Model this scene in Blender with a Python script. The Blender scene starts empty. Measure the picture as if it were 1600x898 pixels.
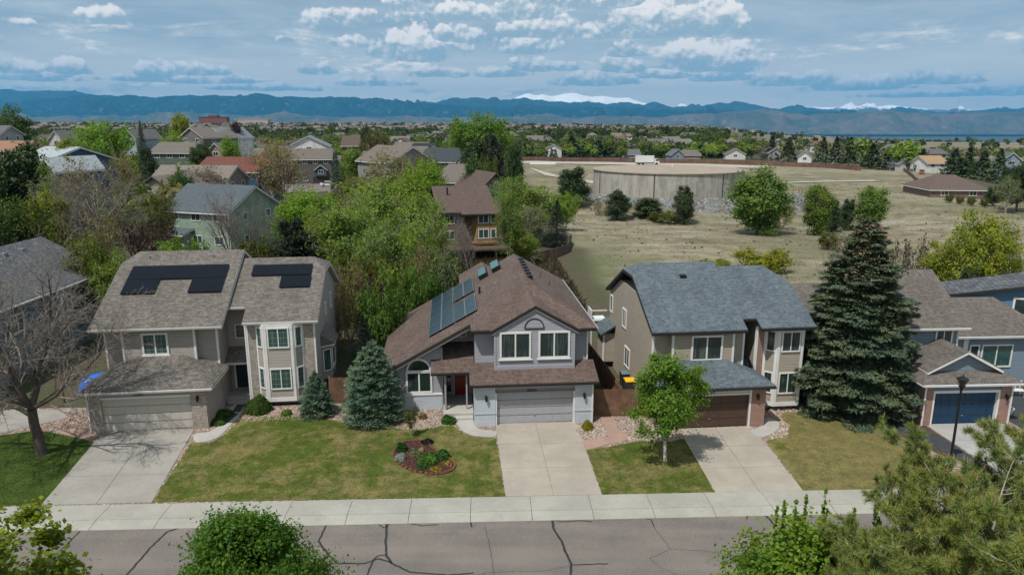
import bpy, math, random
import numpy as np
from mathutils import Vector, noise
C = bpy.context.scene.collection
SC = bpy.context.scene
R = math.radians
# ------------------------------------------------------------------ camera
F = 1100.0; PITCH = R(13); CAMH = 18.1
cd = bpy.data.cameras.new('camera'); cam = bpy.data.objects.new('camera', cd); C.objects.link(cam)
cam.location = (0, 0, CAMH); cam.rotation_euler = (R(90) - PITCH, 0, 0)
cd.sensor_width = 36; cd.lens = 36 * F / 1600; cd.clip_start = 0.5; cd.clip_end = 120000
SC.camera = cam
SC.render.resolution_x = 1024; SC.render.resolution_y = 574
SC.view_settings.view_transform = 'Standard'; SC.view_settings.look = 'None'
SC.view_settings.exposure = -0.13; SC.view_settings.gamma = 1.0
SC.view_settings.use_curve_mapping = False

def ray(px, py):
    a = (px - 800) / F; b = (449 - py) / F
    return (a, math.cos(PITCH) + b * math.sin(PITCH), -math.sin(PITCH) + b * math.cos(PITCH))
def G(px, py, z=0.0):
    d = ray(px, py); t = (z - CAMH) / d[2]; return (d[0] * t, d[1] * t)
def D(px, py, Y):
    d = ray(px, py); t = Y / d[1]; return (d[0] * t, CAMH + d[2] * t)

# ------------------------------------------------------------------ sun and sky
SUN_DIR = Vector((-0.62, -0.78, 0)).normalized(); SUN_EL = R(60)
sd = Vector((SUN_DIR.x * math.cos(SUN_EL), SUN_DIR.y * math.cos(SUN_EL), math.sin(SUN_EL)))
sl = bpy.data.lights.new('sun', 'SUN'); sl.energy = 4.5; sl.angle = R(0.53); sl.color = (1, 0.955, 0.88)
so = bpy.data.objects.new('sun', sl); C.objects.link(so); so.rotation_euler = sd.to_track_quat('Z', 'Y').to_euler()
so.location = (0, 0, 60)
W = bpy.data.worlds.new('World'); SC.world = W; W.use_nodes = True
wt = W.node_tree; wt.nodes.clear(); wn = wt.nodes; wl = wt.links
class NG:
    """small expression helper over a node tree"""
    def __init__(s, t): s.t = t; s.n = t.nodes; s.l = t.links
    def put(s, sock, v):
        if isinstance(v, bpy.types.NodeSocket): s.l.new(v, sock)
        elif v is not None:
            try: sock.default_value = v
            except Exception: sock.default_value = (v[0], v[1], v[2], 1) if len(v) == 3 else v
    def m(s, op, a, b=None, c=None, clamp=False):
        n = s.n.new('ShaderNodeMath'); n.operation = op; n.use_clamp = clamp
        s.put(n.inputs[0], a)
        if b is not None: s.put(n.inputs[1], b)
        if c is not None: s.put(n.inputs[2], c)
        return n.outputs[0]
    def mr(s, v, a, b, c=0.0, d=1.0, smooth=True):
        n = s.n.new('ShaderNodeMapRange'); n.interpolation_type = 'SMOOTHSTEP' if smooth else 'LINEAR'
        n.clamp = True if hasattr(n, 'clamp') else None
        for k, x in zip(('Value', 'From Min', 'From Max', 'To Min', 'To Max'), (v, a, b, c, d)): s.put(n.inputs[k], x)
        return n.outputs[0]
    def noise(s, vec, scale, detail=3, rough=0.5, dist=0.0, out='Fac'):
        n = s.n.new('ShaderNodeTexNoise'); 
        if vec is not None: s.put(n.inputs['Vector'], vec)
        n.inputs['Scale'].default_value = scale; n.inputs['Detail'].default_value = detail
        n.inputs['Roughness'].default_value = rough; n.inputs['Distortion'].default_value = dist
        return n.outputs[out]
    def mix(s, f, a, b, mode='MIX'):
        n = s.n.new('ShaderNodeMix'); n.data_type = 'RGBA'; n.blend_type = mode
        s.put(n.inputs[0], f); s.put(n.inputs[6], a); s.put(n.inputs[7], b); return n.outputs[2]
    def comb(s, x, y, z=0.0):
        n = s.n.new('ShaderNodeCombineXYZ'); s.put(n.inputs[0], x); s.put(n.inputs[1], y); s.put(n.inputs[2], z); return n.outputs[0]
    def sep(s, v):
        n = s.n.new('ShaderNodeSeparateXYZ'); s.put(n.inputs[0], v); return n.outputs
    def vm(s, op, a, b=None):
        n = s.n.new('ShaderNodeVectorMath'); n.operation = op; s.put(n.inputs[0], a)
        if b is not None: s.put(n.inputs[1], b)
        return n.outputs[0]
    def tc(s, o): return s.n.new('ShaderNodeTexCoord').outputs[o]

def build_world():
    g = NG(wt)
    sky = wn.new('ShaderNodeTexSky'); sky.sky_type = 'NISHITA'; sky.sun_disc = False
    sky.sun_elevation = SUN_EL; sky.sun_rotation = math.atan2(SUN_DIR.x, SUN_DIR.y) % (2 * math.pi)
    sky.altitude = 1800; sky.air_density = 1.0; sky.dust_density = 1.2; sky.ozone_density = 1.5
    d = g.tc('Generated'); s = g.sep(d)
    az = g.m('ARCTAN2', s[0], s[1]); el = g.m('ARCSINE', s[2])
    U = g.m('MULTIPLY', az, 57.2958); V = g.m('MULTIPLY', el, 57.2958)
    # thin high veil, plane-projected so that it shrinks to the horizon
    inv = g.m('DIVIDE', 1.0, g.m('ADD', g.m('MAXIMUM', s[2], 0.0), 0.06))
    pl = g.comb(g.m('MULTIPLY', s[0], inv), g.m('MULTIPLY', s[1], inv), 3.1)
    veil = g.mr(g.noise(pl, 0.9, 6, 0.62, 0.6), 0.34, 0.66)
    base = sky.outputs[0]
    grey = g.mix(1.0, (3.9, 4.9, 5.8, 1), (1, 1, 1, 1), 'MULTIPLY')
    veilc = g.mix(g.noise(pl, 2.3, 4, 0.6), (6.4, 7.9, 8.9, 1), (10.6, 11.6, 11.9, 1))
    col = g.mix(g.mr(veil, 0, 1, 0.55, 0.92, False), base, veilc)
    col = g.mix(g.mr(V, 7.0, 1.0, 0.0, 0.92), col, (20.5, 18.2, 15.2, 1))
    # soft grey rows of stratus low over the mountains
    uv = g.comb(g.m('MULTIPLY', U, 0.16), g.m('MULTIPLY', V, 0.95), 0.7)
    low = g.mr(g.noise(uv, 0.62, 6, 0.6, 0.4), 0.50, 0.66)
    lowm = g.m('MULTIPLY', low, g.m('MULTIPLY', g.mr(V, 0.8, 2.5), g.mr(V, 5.0, 8.5, 1.0, 0.0)))
    det = g.noise(g.comb(g.m('MULTIPLY', U, 0.5), g.m('MULTIPLY', V, 1.3), 5.0), 1.6, 5, 0.6)
    lowc = g.mix(g.mr(det, 0.4, 0.62), (10.5, 11.2, 11.0, 1), (22.5, 19.8, 16.8, 1))
    col = g.mix(g.m('MULTIPLY', lowm, 0.85), col, lowc)
    # cumulus: one flat-bottomed lobe each, broken up by noise
    def wa(px, py):
        x, y, z = ray(px, py); n = math.sqrt(x * x + y * y + z * z)
        return math.degrees(math.atan2(x, y)), math.degrees(math.asin(z / n))
    def nf(du_, dv_):
        v0 = g.comb(g.m('ADD', U, du_), g.m('MULTIPLY', g.m('ADD', V, dv_), 1.2), 0.0)
        wob = g.n.new('ShaderNodeTexVoronoi'); wob.feature = 'SMOOTH_F1'; wob.inputs['Smoothness'].default_value = 0.35; wob.inputs['Scale'].default_value = 0.62
        wr = g.vm('ADD', v0, g.vm('MULTIPLY', g.noise(v0, 1.4, 3, 0.6, out='Color'), (0.7, 0.7, 0.7))); g.put(wob.inputs['Vector'], wr)
        wb2 = g.n.new('ShaderNodeTexVoronoi'); wb2.feature = 'SMOOTH_F1'; wb2.inputs['Smoothness'].default_value = 0.3; wb2.inputs['Scale'].default_value = 1.7; g.put(wb2.inputs['Vector'], wr)
        f1 = g.m('MULTIPLY', g.m('SUBTRACT', 0.45, wob.outputs['Distance']), 1.0); f2 = g.m('MULTIPLY', g.m('SUBTRACT', 0.42, wb2.outputs['Distance']), 0.42)
        return g.m('ADD', g.m('ADD', f1, f2), g.m('MULTIPLY', g.m('SUBTRACT', g.noise(v0, 2.6, 5, 0.62), 0.5), 0.8))
    n0 = nf(0.0, 0.0); relief = g.m('SUBTRACT', n0, nf(-0.16, 0.34))
    wv = g.comb(U, g.m('MULTIPLY', V, 1.15), 0.0)
    w1 = g.m('MULTIPLY', g.m('SUBTRACT', g.noise(wv, 0.55, 6, 0.62), 0.5), 1.0)
    w2 = g.m('SUBTRACT', g.noise(g.comb(U, g.m('MULTIPLY', V, 1.3), 9.0), 1.5, 5, 0.6), 0.5)
    clouds = [(655, 88, 75, 44, 1.0), (690, 118, 55, 15, .7), (555, 30, 85, 20, .5), (520, 40, 65, 26, .35), (545, 70, 46, 16, .3), (715, 62, 60, 22, .35),
              (800, 22, 70, 34, .7), (735, 28, 120, 26, .75), (860, 55, 95, 26, .6), (640, 15, 60, 22, .5), (905, 10, 130, 30, .2), (500, 114, 34, 16, .7),
              (1015, 48, 100, 52, .85), (1115, 48, 60, 50, .7), (1090, 104, 85, 48, 1.0), (1150, 108, 50, 36, .4), (985, 86, 36, 20, .45),
              (820, 80, 60, 26, .8), (850, 108, 60, 20, .45), (975, 110, 40, 22, .4), (1130, 124, 60, 18, .5), (1040, 120, 50, 16, .6),
              (162, 34, 42, 24, .5), (28, 40, 26, 12, .25), (32, 112, 46, 22, .8), (105, 112, 36, 22, .6), (60, 124, 70, 14, .4), (300, 128, 120, 12, .4),
              (445, 64, 14, 8, .1), (250, 120, 40, 26, .35), (310, 115, 50, 20, .4), (1240, 130, 90, 20, .5), (1340, 138, 90, 18, .6), (1470, 128, 90, 18, .55), (1570, 146, 90, 18, .5),
              (1450, 150, 140, 10, .8), (930, 130, 80, 18, .45), (780, 118, 50, 14, .35), (580, 132, 60, 12, .55), (420, 140, 100, 10, .7),
              (-150, 60, 160, 50, .6), (1750, 70, 150, 50, .6)]
    dens = None; hh = None
    for (px, pb, w, h, b) in clouds:
        w *= 1.12; h *= 1.25; b = min(1.0, max(b * 1.1, .62))
        ub, vb = wa(px, pb); uw = abs(wa(px + w, pb)[0] - wa(px - w, pb)[0]) / 2; vh = abs(wa(px, pb - h)[1] - vb)
        du = g.m('DIVIDE', g.m('SUBTRACT', U, ub), uw)
        t = g.m('DIVIDE', g.m('SUBTRACT', V, vb), vh)            # 0 at the base, 1 at the top
        tn = g.m('MAXIMUM', t, g.m('MULTIPLY', t, -4.5))          # a hard flat bottom
        f = g.m('SUBTRACT', 1.0, g.m('ADD', g.m('POWER', g.m('ABSOLUTE', du), 2.0), g.m('POWER', tn, 2.0)))
        bb = g.m('MULTIPLY', g.mr(t, 0.02, 0.62), b)
        f = g.m('MAXIMUM', f, -2.0)
        if dens is None: dens, hh = f, bb
        else:
            sel = g.m('GREATER_THAN', f, dens)
            n = wn.new('ShaderNodeMix'); n.data_type = 'FLOAT'; g.put(n.inputs[0], sel); g.put(n.inputs[2], hh); g.put(n.inputs[3], bb)
            hh = n.outputs[0]; dens = g.m('SMOOTH_MAX', dens, f, 0.15)
    dn = g.m('ADD', dens, g.m('ADD', g.m('MULTIPLY', w1, 1.5), g.m('MULTIPLY', n0, 1.25)))
    a = g.mr(dn, -0.05, 0.38)
    # billows: brighter where the noise bulges toward the sun side
    bil = g.m('ADD', g.m('MULTIPLY', hh, 0.62), g.m('ADD', g.m('MULTIPLY', relief, 0.75), g.m('MULTIPLY', w1, 0.8)))
    cc = g.mix(g.mr(bil, -0.08, 0.66), (6.4, 8.1, 9.0, 1), (18.5, 17.0, 15.8, 1))
    col = g.mix(g.m('MULTIPLY', a, 0.92), col, cc)
    bg = wn.new('ShaderNodeBackground'); g.put(bg.inputs[0], col); bg.inputs[1].default_value = 0.072
    out = wn.new('ShaderNodeOutputWorld'); wl.new(bg.outputs[0], out.inputs[0])
W.cycles.sampling_method = 'MANUAL'; W.cycles.sample_map_resolution = 256
build_world()

# ------------------------------------------------------------------ helpers
class MB:
    def __init__(s): s.v = []; s.f = []
    def poly(s, pts):
        b = len(s.v); s.v += [tuple(p) for p in pts]; s.f.append(tuple(range(b, b + len(pts)))); return s
    def box(s, x0, x1, y0, y1, z0, z1):
        b = len(s.v)
        s.v += [(x0, y0, z0), (x1, y0, z0), (x1, y1, z0), (x0, y1, z0), (x0, y0, z1), (x1, y0, z1), (x1, y1, z1), (x0, y1, z1)]
        s.f += [tuple(b + i for i in q) for q in ((0, 3, 2, 1), (4, 5, 6, 7), (0, 1, 5, 4), (1, 2, 6, 5), (2, 3, 7, 6), (3, 0, 4, 7))]
        return s
    def obox(s, O, Rv, N, a0, a1, z0, z1, n0, n1):
        """box on a wall: O origin, Rv unit vector along it, N its outward normal"""
        b = len(s.v)
        for z in (z0, z1):
            for (a, n) in ((a0, n1), (a1, n1), (a1, n0), (a0, n0)):
                s.v.append((O[0] + Rv[0] * a + N[0] * n, O[1] + Rv[1] * a + N[1] * n, O[2] + z))
        s.f += [tuple(b + i for i in q) for q in ((0, 3, 2, 1), (4, 5, 6, 7), (0, 1, 5, 4), (1, 2, 6, 5), (2, 3, 7, 6), (3, 0, 4, 7))]
        return s
    def prism(s, pts, ext):
        """closed polygon extruded by the vector ext"""
        n = len(pts); b = len(s.v)
        s.v += [tuple(p) for p in pts] + [(p[0] + ext[0], p[1] + ext[1], p[2] + ext[2]) for p in pts]
        s.f.append(tuple(b + i for i in range(n - 1, -1, -1))); s.f.append(tuple(b + n + i for i in range(n)))
        for i in range(n):
            j = (i + 1) % n; s.f.append((b + i, b + j, b + n + j, b + n + i))
        return s
    def shell(s, polys, t, dz=0.0):
        """roof surfaces that share edges: thickened downward, rim only round the outside"""
        key = {}; idx = []; top = []
        for P in polys:
            q = []
            for p in P:
                k = tuple(round(c, 3) for c in p)
                if k not in key: key[k] = len(idx); idx.append(k)
                q.append(key[k])
            top.append(q)
        b = len(s.v); n = len(idx)
        s.v += [(p[0], p[1], p[2] + dz) for p in idx] + [(p[0], p[1], p[2] + dz - t) for p in idx]
        cnt = {}
        for q in top:
            s.f.append(tuple(b + i for i in q)); s.f.append(tuple(b + n + i for i in reversed(q)))
            for i in range(len(q)):
                e = (q[i], q[(i + 1) % len(q)]); cnt[tuple(sorted(e))] = cnt.get(tuple(sorted(e)), 0) + 1
        for q in top:
            for i in range(len(q)):
                e = (q[i], q[(i + 1) % len(q)])
                if cnt[tuple(sorted(e))] == 1: s.f.append((b + e[1], b + e[0], b + n + e[0], b + n + e[1]))
        return s
    def tube(s, pts, rad, sides=6, cap=True):
        b = len(s.v); n = len(pts)
        for i, p in enumerate(pts):
            p = Vector(p); a = Vector(pts[max(i - 1, 0)]); c = Vector(pts[min(i + 1, n - 1)])
            d = (c - a); d = d.normalized() if d.length > 1e-9 else Vector((0, 0, 1))
            u = d.cross(Vector((0, 0, 1))) if abs(d.z) < 0.95 else d.cross(Vector((1, 0, 0)))
            u.normalize(); w = d.cross(u); r = rad[i] if hasattr(rad, '__len__') else rad
            for k in range(sides):
                t = 2 * math.pi * k / sides; q = p + (u * math.cos(t) + w * math.sin(t)) * r
                s.v.append((q.x, q.y, q.z))
        for i in range(n - 1):
            for k in range(sides):
                k2 = (k + 1) % sides
                s.f.append((b + i * sides + k, b + i * sides + k2, b + (i + 1) * sides + k2, b + (i + 1) * sides + k))
        if cap:
            s.f.append(tuple(b + k for k in range(sides - 1, -1, -1))); s.f.append(tuple(b + (n - 1) * sides + k for k in range(sides)))
        return s
    def build(s, name, mat, parent=None, smooth=False):
        me = bpy.data.meshes.new(name); me.from_pydata(s.v, [], s.f); me.update()
        if smooth: me.polygons.foreach_set('use_smooth', [True] * len(me.polygons))
        if mat: me.materials.append(mat)
        o = bpy.data.objects.new(name, me); C.objects.link(o)
        if parent: o.parent = parent
        return o

def fixn(o):
    import bmesh
    b = bmesh.new(); b.from_mesh(o.data); bmesh.ops.recalc_face_normals(b, faces=b.faces); b.to_mesh(o.data); b.free(); return o
def tag(o, label=None, cat=None, group=None, kind=None):
    if label: o['label'] = label
    if cat: o['category'] = cat
    if group: o['group'] = group
    if kind: o['kind'] = kind
    return o
def thing(name, label, cat, loc=(0, 0, 0), rot=0, group=None):
    o = bpy.data.objects.new(name, None); C.objects.link(o); o.location = loc; o.rotation_euler = (0, 0, R(rot))
    o.empty_display_size = 0.3
    return tag(o, label, cat, group)
def copy_tree(o, parent=None):
    c = o.copy(); C.objects.link(c)
    if parent: c.parent = parent
    for ch in [x for x in o.children]: copy_tree(ch, c)
    return c
def np_mesh(name, verts, faces_n, mat, tint=None):
    """verts (n*k,3) with faces of k consecutive vertices each"""
    k = faces_n; n = len(verts) // k
    me = bpy.data.meshes.new(name); me.vertices.add(len(verts)); me.vertices.foreach_set('co', verts.astype(np.float32).ravel())
    me.loops.add(len(verts)); me.loops.foreach_set('vertex_index', np.arange(len(verts), dtype=np.int32))
    me.polygons.add(n); me.polygons.foreach_set('loop_start', np.arange(0, n * k, k, dtype=np.int32))
    me.polygons.foreach_set('loop_total', np.full(n, k, dtype=np.int32))
    if tint is not None:
        at = me.attributes.new('tint', 'FLOAT', 'POINT'); at.data.foreach_set('value', np.repeat(tint, k).astype(np.float32))
    me.update(calc_edges=True); me.validate()
    if mat: me.materials.append(mat)
    return me

# ------------------------------------------------------------------ materials
def newmat(name):
    m = bpy.data.materials.new(name); m.use_nodes = True; m.node_tree.nodes.clear(); g = NG(m.node_tree)
    b = g.n.new('ShaderNodeBsdfPrincipled'); o = g.n.new('ShaderNodeOutputMaterial'); g.l.new(b.outputs[0], o.inputs[0])
    b.inputs['Specular IOR Level'].default_value = 0.3
    return m, g, b
def bump(g, b, h, strength, dist):
    n = g.n.new('ShaderNodeBump'); g.put(n.inputs['Height'], h); n.inputs['Strength'].default_value = strength
    n.inputs['Distance'].default_value = dist; g.l.new(n.outputs[0], b.inputs['Normal'])
def c4(c): return (c[0], c[1], c[2], 1)
def mul(c, k): return (c[0] * k, c[1] * k, c[2] * k, 1)
def paint(name, c, rough=0.6, var=0.12, sc=1.5, metal=0.0, spec=0.3):
    m, g, b = newmat(name); p = g.tc('Object')
    n = g.m('ADD', g.m('MULTIPLY', g.noise(p, sc, 4, 0.6), 0.7), g.m('MULTIPLY', g.noise(p, sc * 9, 3, 0.6), 0.3))
    g.put(b.inputs['Base Color'], g.mix(g.mr(n, 0.3, 0.7), mul(c, 1 - var), mul(c, 1 + var)))
    b.inputs['Roughness'].default_value = rough; b.inputs['Metallic'].default_value = metal
    b.inputs['Specular IOR Level'].default_value = spec
    return m
def hcoord(g):
    """along-the-wall coordinate for any axis-aligned or sloping surface, and z"""
    p = g.sep(g.tc('Object')); n = g.sep(g.tc('Normal'))
    sel = g.m('GREATER_THAN', g.m('ABSOLUTE', n[0]), g.m('ABSOLUTE', n[1]))
    h = g.m('ADD', g.m('MULTIPLY', p[1], sel), g.m('MULTIPLY', p[0], g.m('SUBTRACT', 1.0, sel)))
    return h, p, n
def shingle(name, c1, c2, c3, course=0.155, slope=0.5):
    m, g, b = newmat(name); h, p, n = hcoord(g)
    k = math.sqrt(1 + slope * slope) / slope
    vz = g.m('MULTIPLY', p[2], k)
    t = g.n.new('ShaderNodeTexBrick'); t.offset = 0.5; t.offset_frequency = 2; t.squash_frequency = 3; t.squash = 1.5
    g.put(t.inputs['Vector'], g.comb(h, vz, 0.0)); t.inputs['Color1'].default_value = c4(c1); t.inputs['Color2'].default_value = c4(c2)
    t.inputs['Mortar'].default_value = mul(c1, 0.42); t.inputs['Scale'].default_value = 1.0; t.inputs['Mortar Size'].default_value = 0.011
    t.inputs['Brick Width'].default_value = 0.24; t.inputs['Row Height'].default_value = course; t.inputs['Mortar Smooth'].default_value = 0.5
    w = g.n.new('ShaderNodeTexWhiteNoise'); w.noise_dimensions = '2D'
    g.put(w.inputs['Vector'], g.comb(g.m('FLOOR', g.m('DIVIDE', h, 0.21)), g.m('FLOOR', g.m('DIVIDE', vz, course)), 0.0))
    col = g.mix(g.mr(w.outputs[0], 0.45, 1.0, 0.0, 0.8), t.outputs[0], c4(c3))
    big = g.noise(g.vm('MULTIPLY', g.tc('Object'), (1.0, 0.35, 0.35)), 0.9, 5, 0.65)
    col = g.mix(1.0, col, g.mix(g.mr(big, 0.3, 0.7), (0.86, 0.86, 0.86, 1), (1.12, 1.12, 1.12, 1)), 'MULTIPLY')
    g.put(b.inputs['Base Color'], col); b.inputs['Roughness'].default_value = 0.9
    saw = g.m('FRACT', g.m('DIVIDE', vz, course))
    bump(g, b, g.m('ADD', g.m('MULTIPLY', g.m('SUBTRACT', 1.0, saw), 0.8), g.m('MULTIPLY', w.outputs[0], 0.5)), 0.7, 0.015)
    return m
def siding(name, c, lap=0.2, var=0.06):
    m, g, b = newmat(name); p = g.sep(g.tc('Object'))
    fr = g.m('FRACT', g.m('DIVIDE', p[2], lap))
    nz = g.noise(g.vm('MULTIPLY', g.tc('Object'), (0.6, 0.6, 3.0)), 2.0, 4, 0.6)
    gap = g.mr(fr, 0.90, 0.99)  # no open joint: the shade line under each lap, put into the colour
    col = g.mix(g.mr(nz, 0.3, 0.7), mul(c, 1 - var), mul(c, 1 + var))
    col = g.mix(g.m('MULTIPLY', gap, 0.45), col, mul(c, 0.5))
    g.put(b.inputs['Base Color'], col); b.inputs['Roughness'].default_value = 0.65
    bump(g, b, g.m('MULTIPLY', fr, -1.0), 0.9, 0.03)
    return m
def brickm(name, c1, c2, mort, bw=0.22, rh=0.075, ms=0.012, mixn=0.0):
    m, g, b = newmat(name); h, p, n = hcoord(g)
    t = g.n.new('ShaderNodeTexBrick'); g.put(t.inputs['Vector'], g.comb(h, p[2], 0.0))
    t.inputs['Color1'].default_value = c4(c1); t.inputs['Color2'].default_value = c4(c2); t.inputs['Mortar'].default_value = c4(mort)
    t.inputs['Scale'].default_value = 1.0; t.inputs['Mortar Size'].default_value = ms
    t.inputs['Brick Width'].default_value = bw; t.inputs['Row Height'].default_value = rh
    col = t.outputs[0]
    if mixn: col = g.mix(g.mr(g.noise(g.tc('Object'), 5.0, 3, 0.6), 0.45, 0.62, 0.0, mixn), col, mul(c1, 0.55))
    g.put(b.inputs['Base Color'], col); b.inputs['Roughness'].default_value = 0.85
    bump(g, b, g.m('SUBTRACT', 1.0, t.outputs[1]), 0.6, 0.012)
    return m
def concrete(name, c, joint=None, crack=0.0):
    m, g, b = newmat(name); p = g.tc('Object')
    a = g.noise(p, 0.45, 5, 0.65); d = g.noise(p, 26.0, 3, 0.7); s = g.noise(p, 2.2, 5, 0.7, 1.0)
    col = g.mix(g.mr(a, 0.3, 0.7), mul(c, 0.87), mul(c, 1.1))
    col = g.mix(g.mr(s, 0.52, 0.72, 0.0, 0.55), col, mul((c[0] * 1.02, c[1] * 0.93, c[2] * 0.8), 0.78))
    v_ = g.noise(p, 0.9, 6, 0.75, 2.0); col = g.mix(g.mr(g.m('ABSOLUTE', g.m('SUBTRACT', v_, 0.5)), 0.006, 0.0, 0.0, 0.5), col, mul(c, 0.45))
    col = g.mix(g.mr(d, 0.3, 0.7, 0.0, 0.25), col, mul(c, 0.72))
    g.put(b.inputs['Base Color'], col); b.inputs['Roughness'].default_value = 0.85
    bump(g, b, d, 0.25, 0.01)
    return m
def leafmat(name, trans=0.3, rough=0.55):
    m, g, b = newmat(name)
    oi = g.n.new('ShaderNodeObjectInfo'); at = g.n.new('ShaderNodeAttribute'); at.attribute_name = 'tint'
    k = g.comb(at.outputs['Fac'], at.outputs['Fac'], at.outputs['Fac'])
    col = g.mix(1.0, oi.outputs['Color'], k, 'MULTIPLY')
    cl = g.noise(g.tc('Object'), 0.55, 3, 0.6)
    col = g.mix(1.0, col, g.mix(g.mr(cl, 0.35, 0.65), (0.80, 0.88, 0.9, 1), (1.22, 1.12, 0.95, 1)), 'MULTIPLY')
    g.put(b.inputs['Base Color'], col); b.inputs['Roughness'].default_value = rough; b.inputs['Specular IOR Level'].default_value = 0.25
    if trans:
        tr = g.n.new('ShaderNodeBsdfTranslucent'); g.put(tr.inputs[0], g.mix(1.0, col, (1.3, 1.25, 0.5, 1), 'MULTIPLY'))
        mx = g.n.new('ShaderNodeMixShader'); mx.inputs[0].default_value = trans
        g.l.new(b.outputs[0], mx.inputs[1]); g.l.new(tr.outputs[0], mx.inputs[2])
        g.l.new(mx.outputs[0], [x for x in g.n if x.type == 'OUTPUT_MATERIAL'][0].inputs[0])
    return m
def objcol(name, rough=0.8, sc=1.2, lap=0):
    m, g, b = newmat(name); oi = g.n.new('ShaderNodeObjectInfo'); n = g.noise(g.tc('Object'), sc, 5, 0.65)
    col = g.mix(1.0, oi.outputs['Color'], g.mix(g.mr(n, 0.3, 0.7), (0.8, 0.8, 0.8, 1), (1.15, 1.15, 1.15, 1)), 'MULTIPLY')
    if lap:
        fr = g.m('FRACT', g.m('DIVIDE', g.sep(g.tc('Object'))[2], lap)); bump(g, b, g.m('MULTIPLY', fr, -1.0), 0.9, 0.03)
        col = g.mix(g.mr(fr, 0.88, 1.0, 0.0, 0.35), col, g.mix(1.0, col, (0.4, 0.4, 0.4, 1), 'MULTIPLY'))  # shade line at every lap, painted as a darker band
    g.put(b.inputs['Base Color'], col); b.inputs['Roughness'].default_value = rough
    return m
def glassm(name, tintc=(0.012, 0.022, 0.024), curtain=0.5):
    m, g, b = newmat(name); h, p, n = hcoord(g)
    st = g.noise(g.comb(g.m('MULTIPLY', h, 9.0), g.m('MULTIPLY', p[2], 0.4), 0.0), 1.0, 3, 0.6)
    bl = g.noise(g.tc('Object'), 0.9, 2, 0.5)
    f = g.m('MULTIPLY', g.mr(st, 0.45, 0.65), g.m('MULTIPLY', g.mr(bl, 0.4, 0.6), curtain))
    g.put(b.inputs['Base Color'], g.mix(f, c4(tintc), (0.10, 0.13, 0.115, 1)))
    b.inputs['Roughness'].default_value = 0.06; b.inputs['Specular IOR Level'].default_value = 0.6
    bump(g, b, g.noise(g.tc('Object'), 1.1, 1, 0.5), 0.08, 0.05)
    return m
M = {}
M['white'] = paint('white_trim', (0.66, 0.66, 0.65), 0.5, 0.06)
M['cream'] = paint('cream_trim', (0.56, 0.55, 0.52), 0.5, 0.06)
M['greytrim'] = paint('grey_trim', (0.30, 0.295, 0.31), 0.5, 0.06)
M['darktrim'] = paint('dark_trim', (0.028, 0.025, 0.025), 0.5, 0.1)
M['black'] = paint('black_metal', (0.012, 0.012, 0.013), 0.4, 0.1)
M['metal'] = paint('grey_metal', (0.33, 0.34, 0.35), 0.4, 0.1, metal=0.6)
M['glass'] = glassm('window_glass', (0.014, 0.030, 0.030), 0.8); M['teal_glass'] = glassm('teal_window_glass', (0.022, 0.075, 0.070), 0.95)
M['sh1'] = shingle('taupe_shingles', (0.128, 0.116, 0.103), (0.188, 0.172, 0.155), (0.092, 0.082, 0.072))
M['sh2'] = shingle('brown_shingles', (0.112, 0.080, 0.068), (0.145, 0.108, 0.093), (0.085, 0.058, 0.050), slope=0.45)
M['sh3'] = shingle('slate_blue_shingles', (0.092, 0.118, 0.140), (0.128, 0.158, 0.180), (0.066, 0.086, 0.104))
M['sh0'] = shingle('grey_shingles', (0.085, 0.092, 0.102), (0.140, 0.148, 0.160), (0.045, 0.05, 0.058))
M['sh4'] = shingle('warm_grey_shingles', (0.122, 0.108, 0.098), (0.160, 0.143, 0.130), (0.092, 0.08, 0.071))
M['sid1'] = siding('beige_grey_siding', (0.32, 0.29, 0.265)); M['sid2'] = siding('lavender_grey_siding', (0.285, 0.290, 0.325))
M['sid3'] = siding('tan_siding', (0.30, 0.265, 0.215)); M['sid4'] = siding('blue_grey_siding', (0.155, 0.205, 0.255))
M['sid5'] = siding('blue_siding', (0.085, 0.18, 0.27)); M['sid0'] = siding('slate_siding', (0.11, 0.15, 0.19))
M['stone1'] = brickm('buff_stone_veneer', (0.36, 0.31, 0.265), (0.25, 0.205, 0.175), (0.42, 0.39, 0.36), 0.3, 0.1, 0.012, 0.5)
M['brick_w'] = brickm('painted_white_blue_brick', (0.50, 0.55, 0.60), (0.45, 0.50, 0.55), (0.37, 0.41, 0.46), 0.4, 0.1, 0.008)
M['rake'] = paint('weathered_rake', (0.15, 0.148, 0.155), 0.6, 0.08); M['hdr'] = paint('header_grey', (0.26, 0.255, 0.27), 0.6, 0.08)
M['brick_r'] = brickm('red_brick', (0.20, 0.078, 0.055), (0.29, 0.125, 0.09), (0.36, 0.30, 0.26))
M['brick_e'] = paint('old_red_brick', (0.16, 0.062, 0.042), 0.9, 0.3, 4)
M['door_t'] = paint('taupe_garage_paint', (0.46, 0.43, 0.395), 0.5, 0.05); M['door_g'] = paint('grey_garage_paint', (0.34, 0.345, 0.37), 0.5, 0.04)
M['door_b'] = paint('brown_garage_paint', (0.075, 0.045, 0.032), 0.5, 0.08); M['door_n'] = paint('navy_garage_paint', (0.010, 0.040, 0.085), 0.4, 0.06)
M['red'] = paint('red_door_paint', (0.20, 0.008, 0.010), 0.35, 0.08); M['dgreen'] = paint('dark_green_door', (0.012, 0.03, 0.03), 0.4, 0.1)
M['conc'] = concrete('pale_concrete', (0.345, 0.336, 0.298)); M['drive2'] = concrete('warm_concrete', (0.36, 0.325, 0.275)); M['drive1'] = concrete('grey_concrete', (0.305, 0.29, 0.262))
M['drive4'] = concrete('new_concrete', (0.36, 0.355, 0.345)); M['darkconc'] = paint('dark_pavers', (0.045, 0.05, 0.058), 0.8, 0.2, 2)
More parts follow.
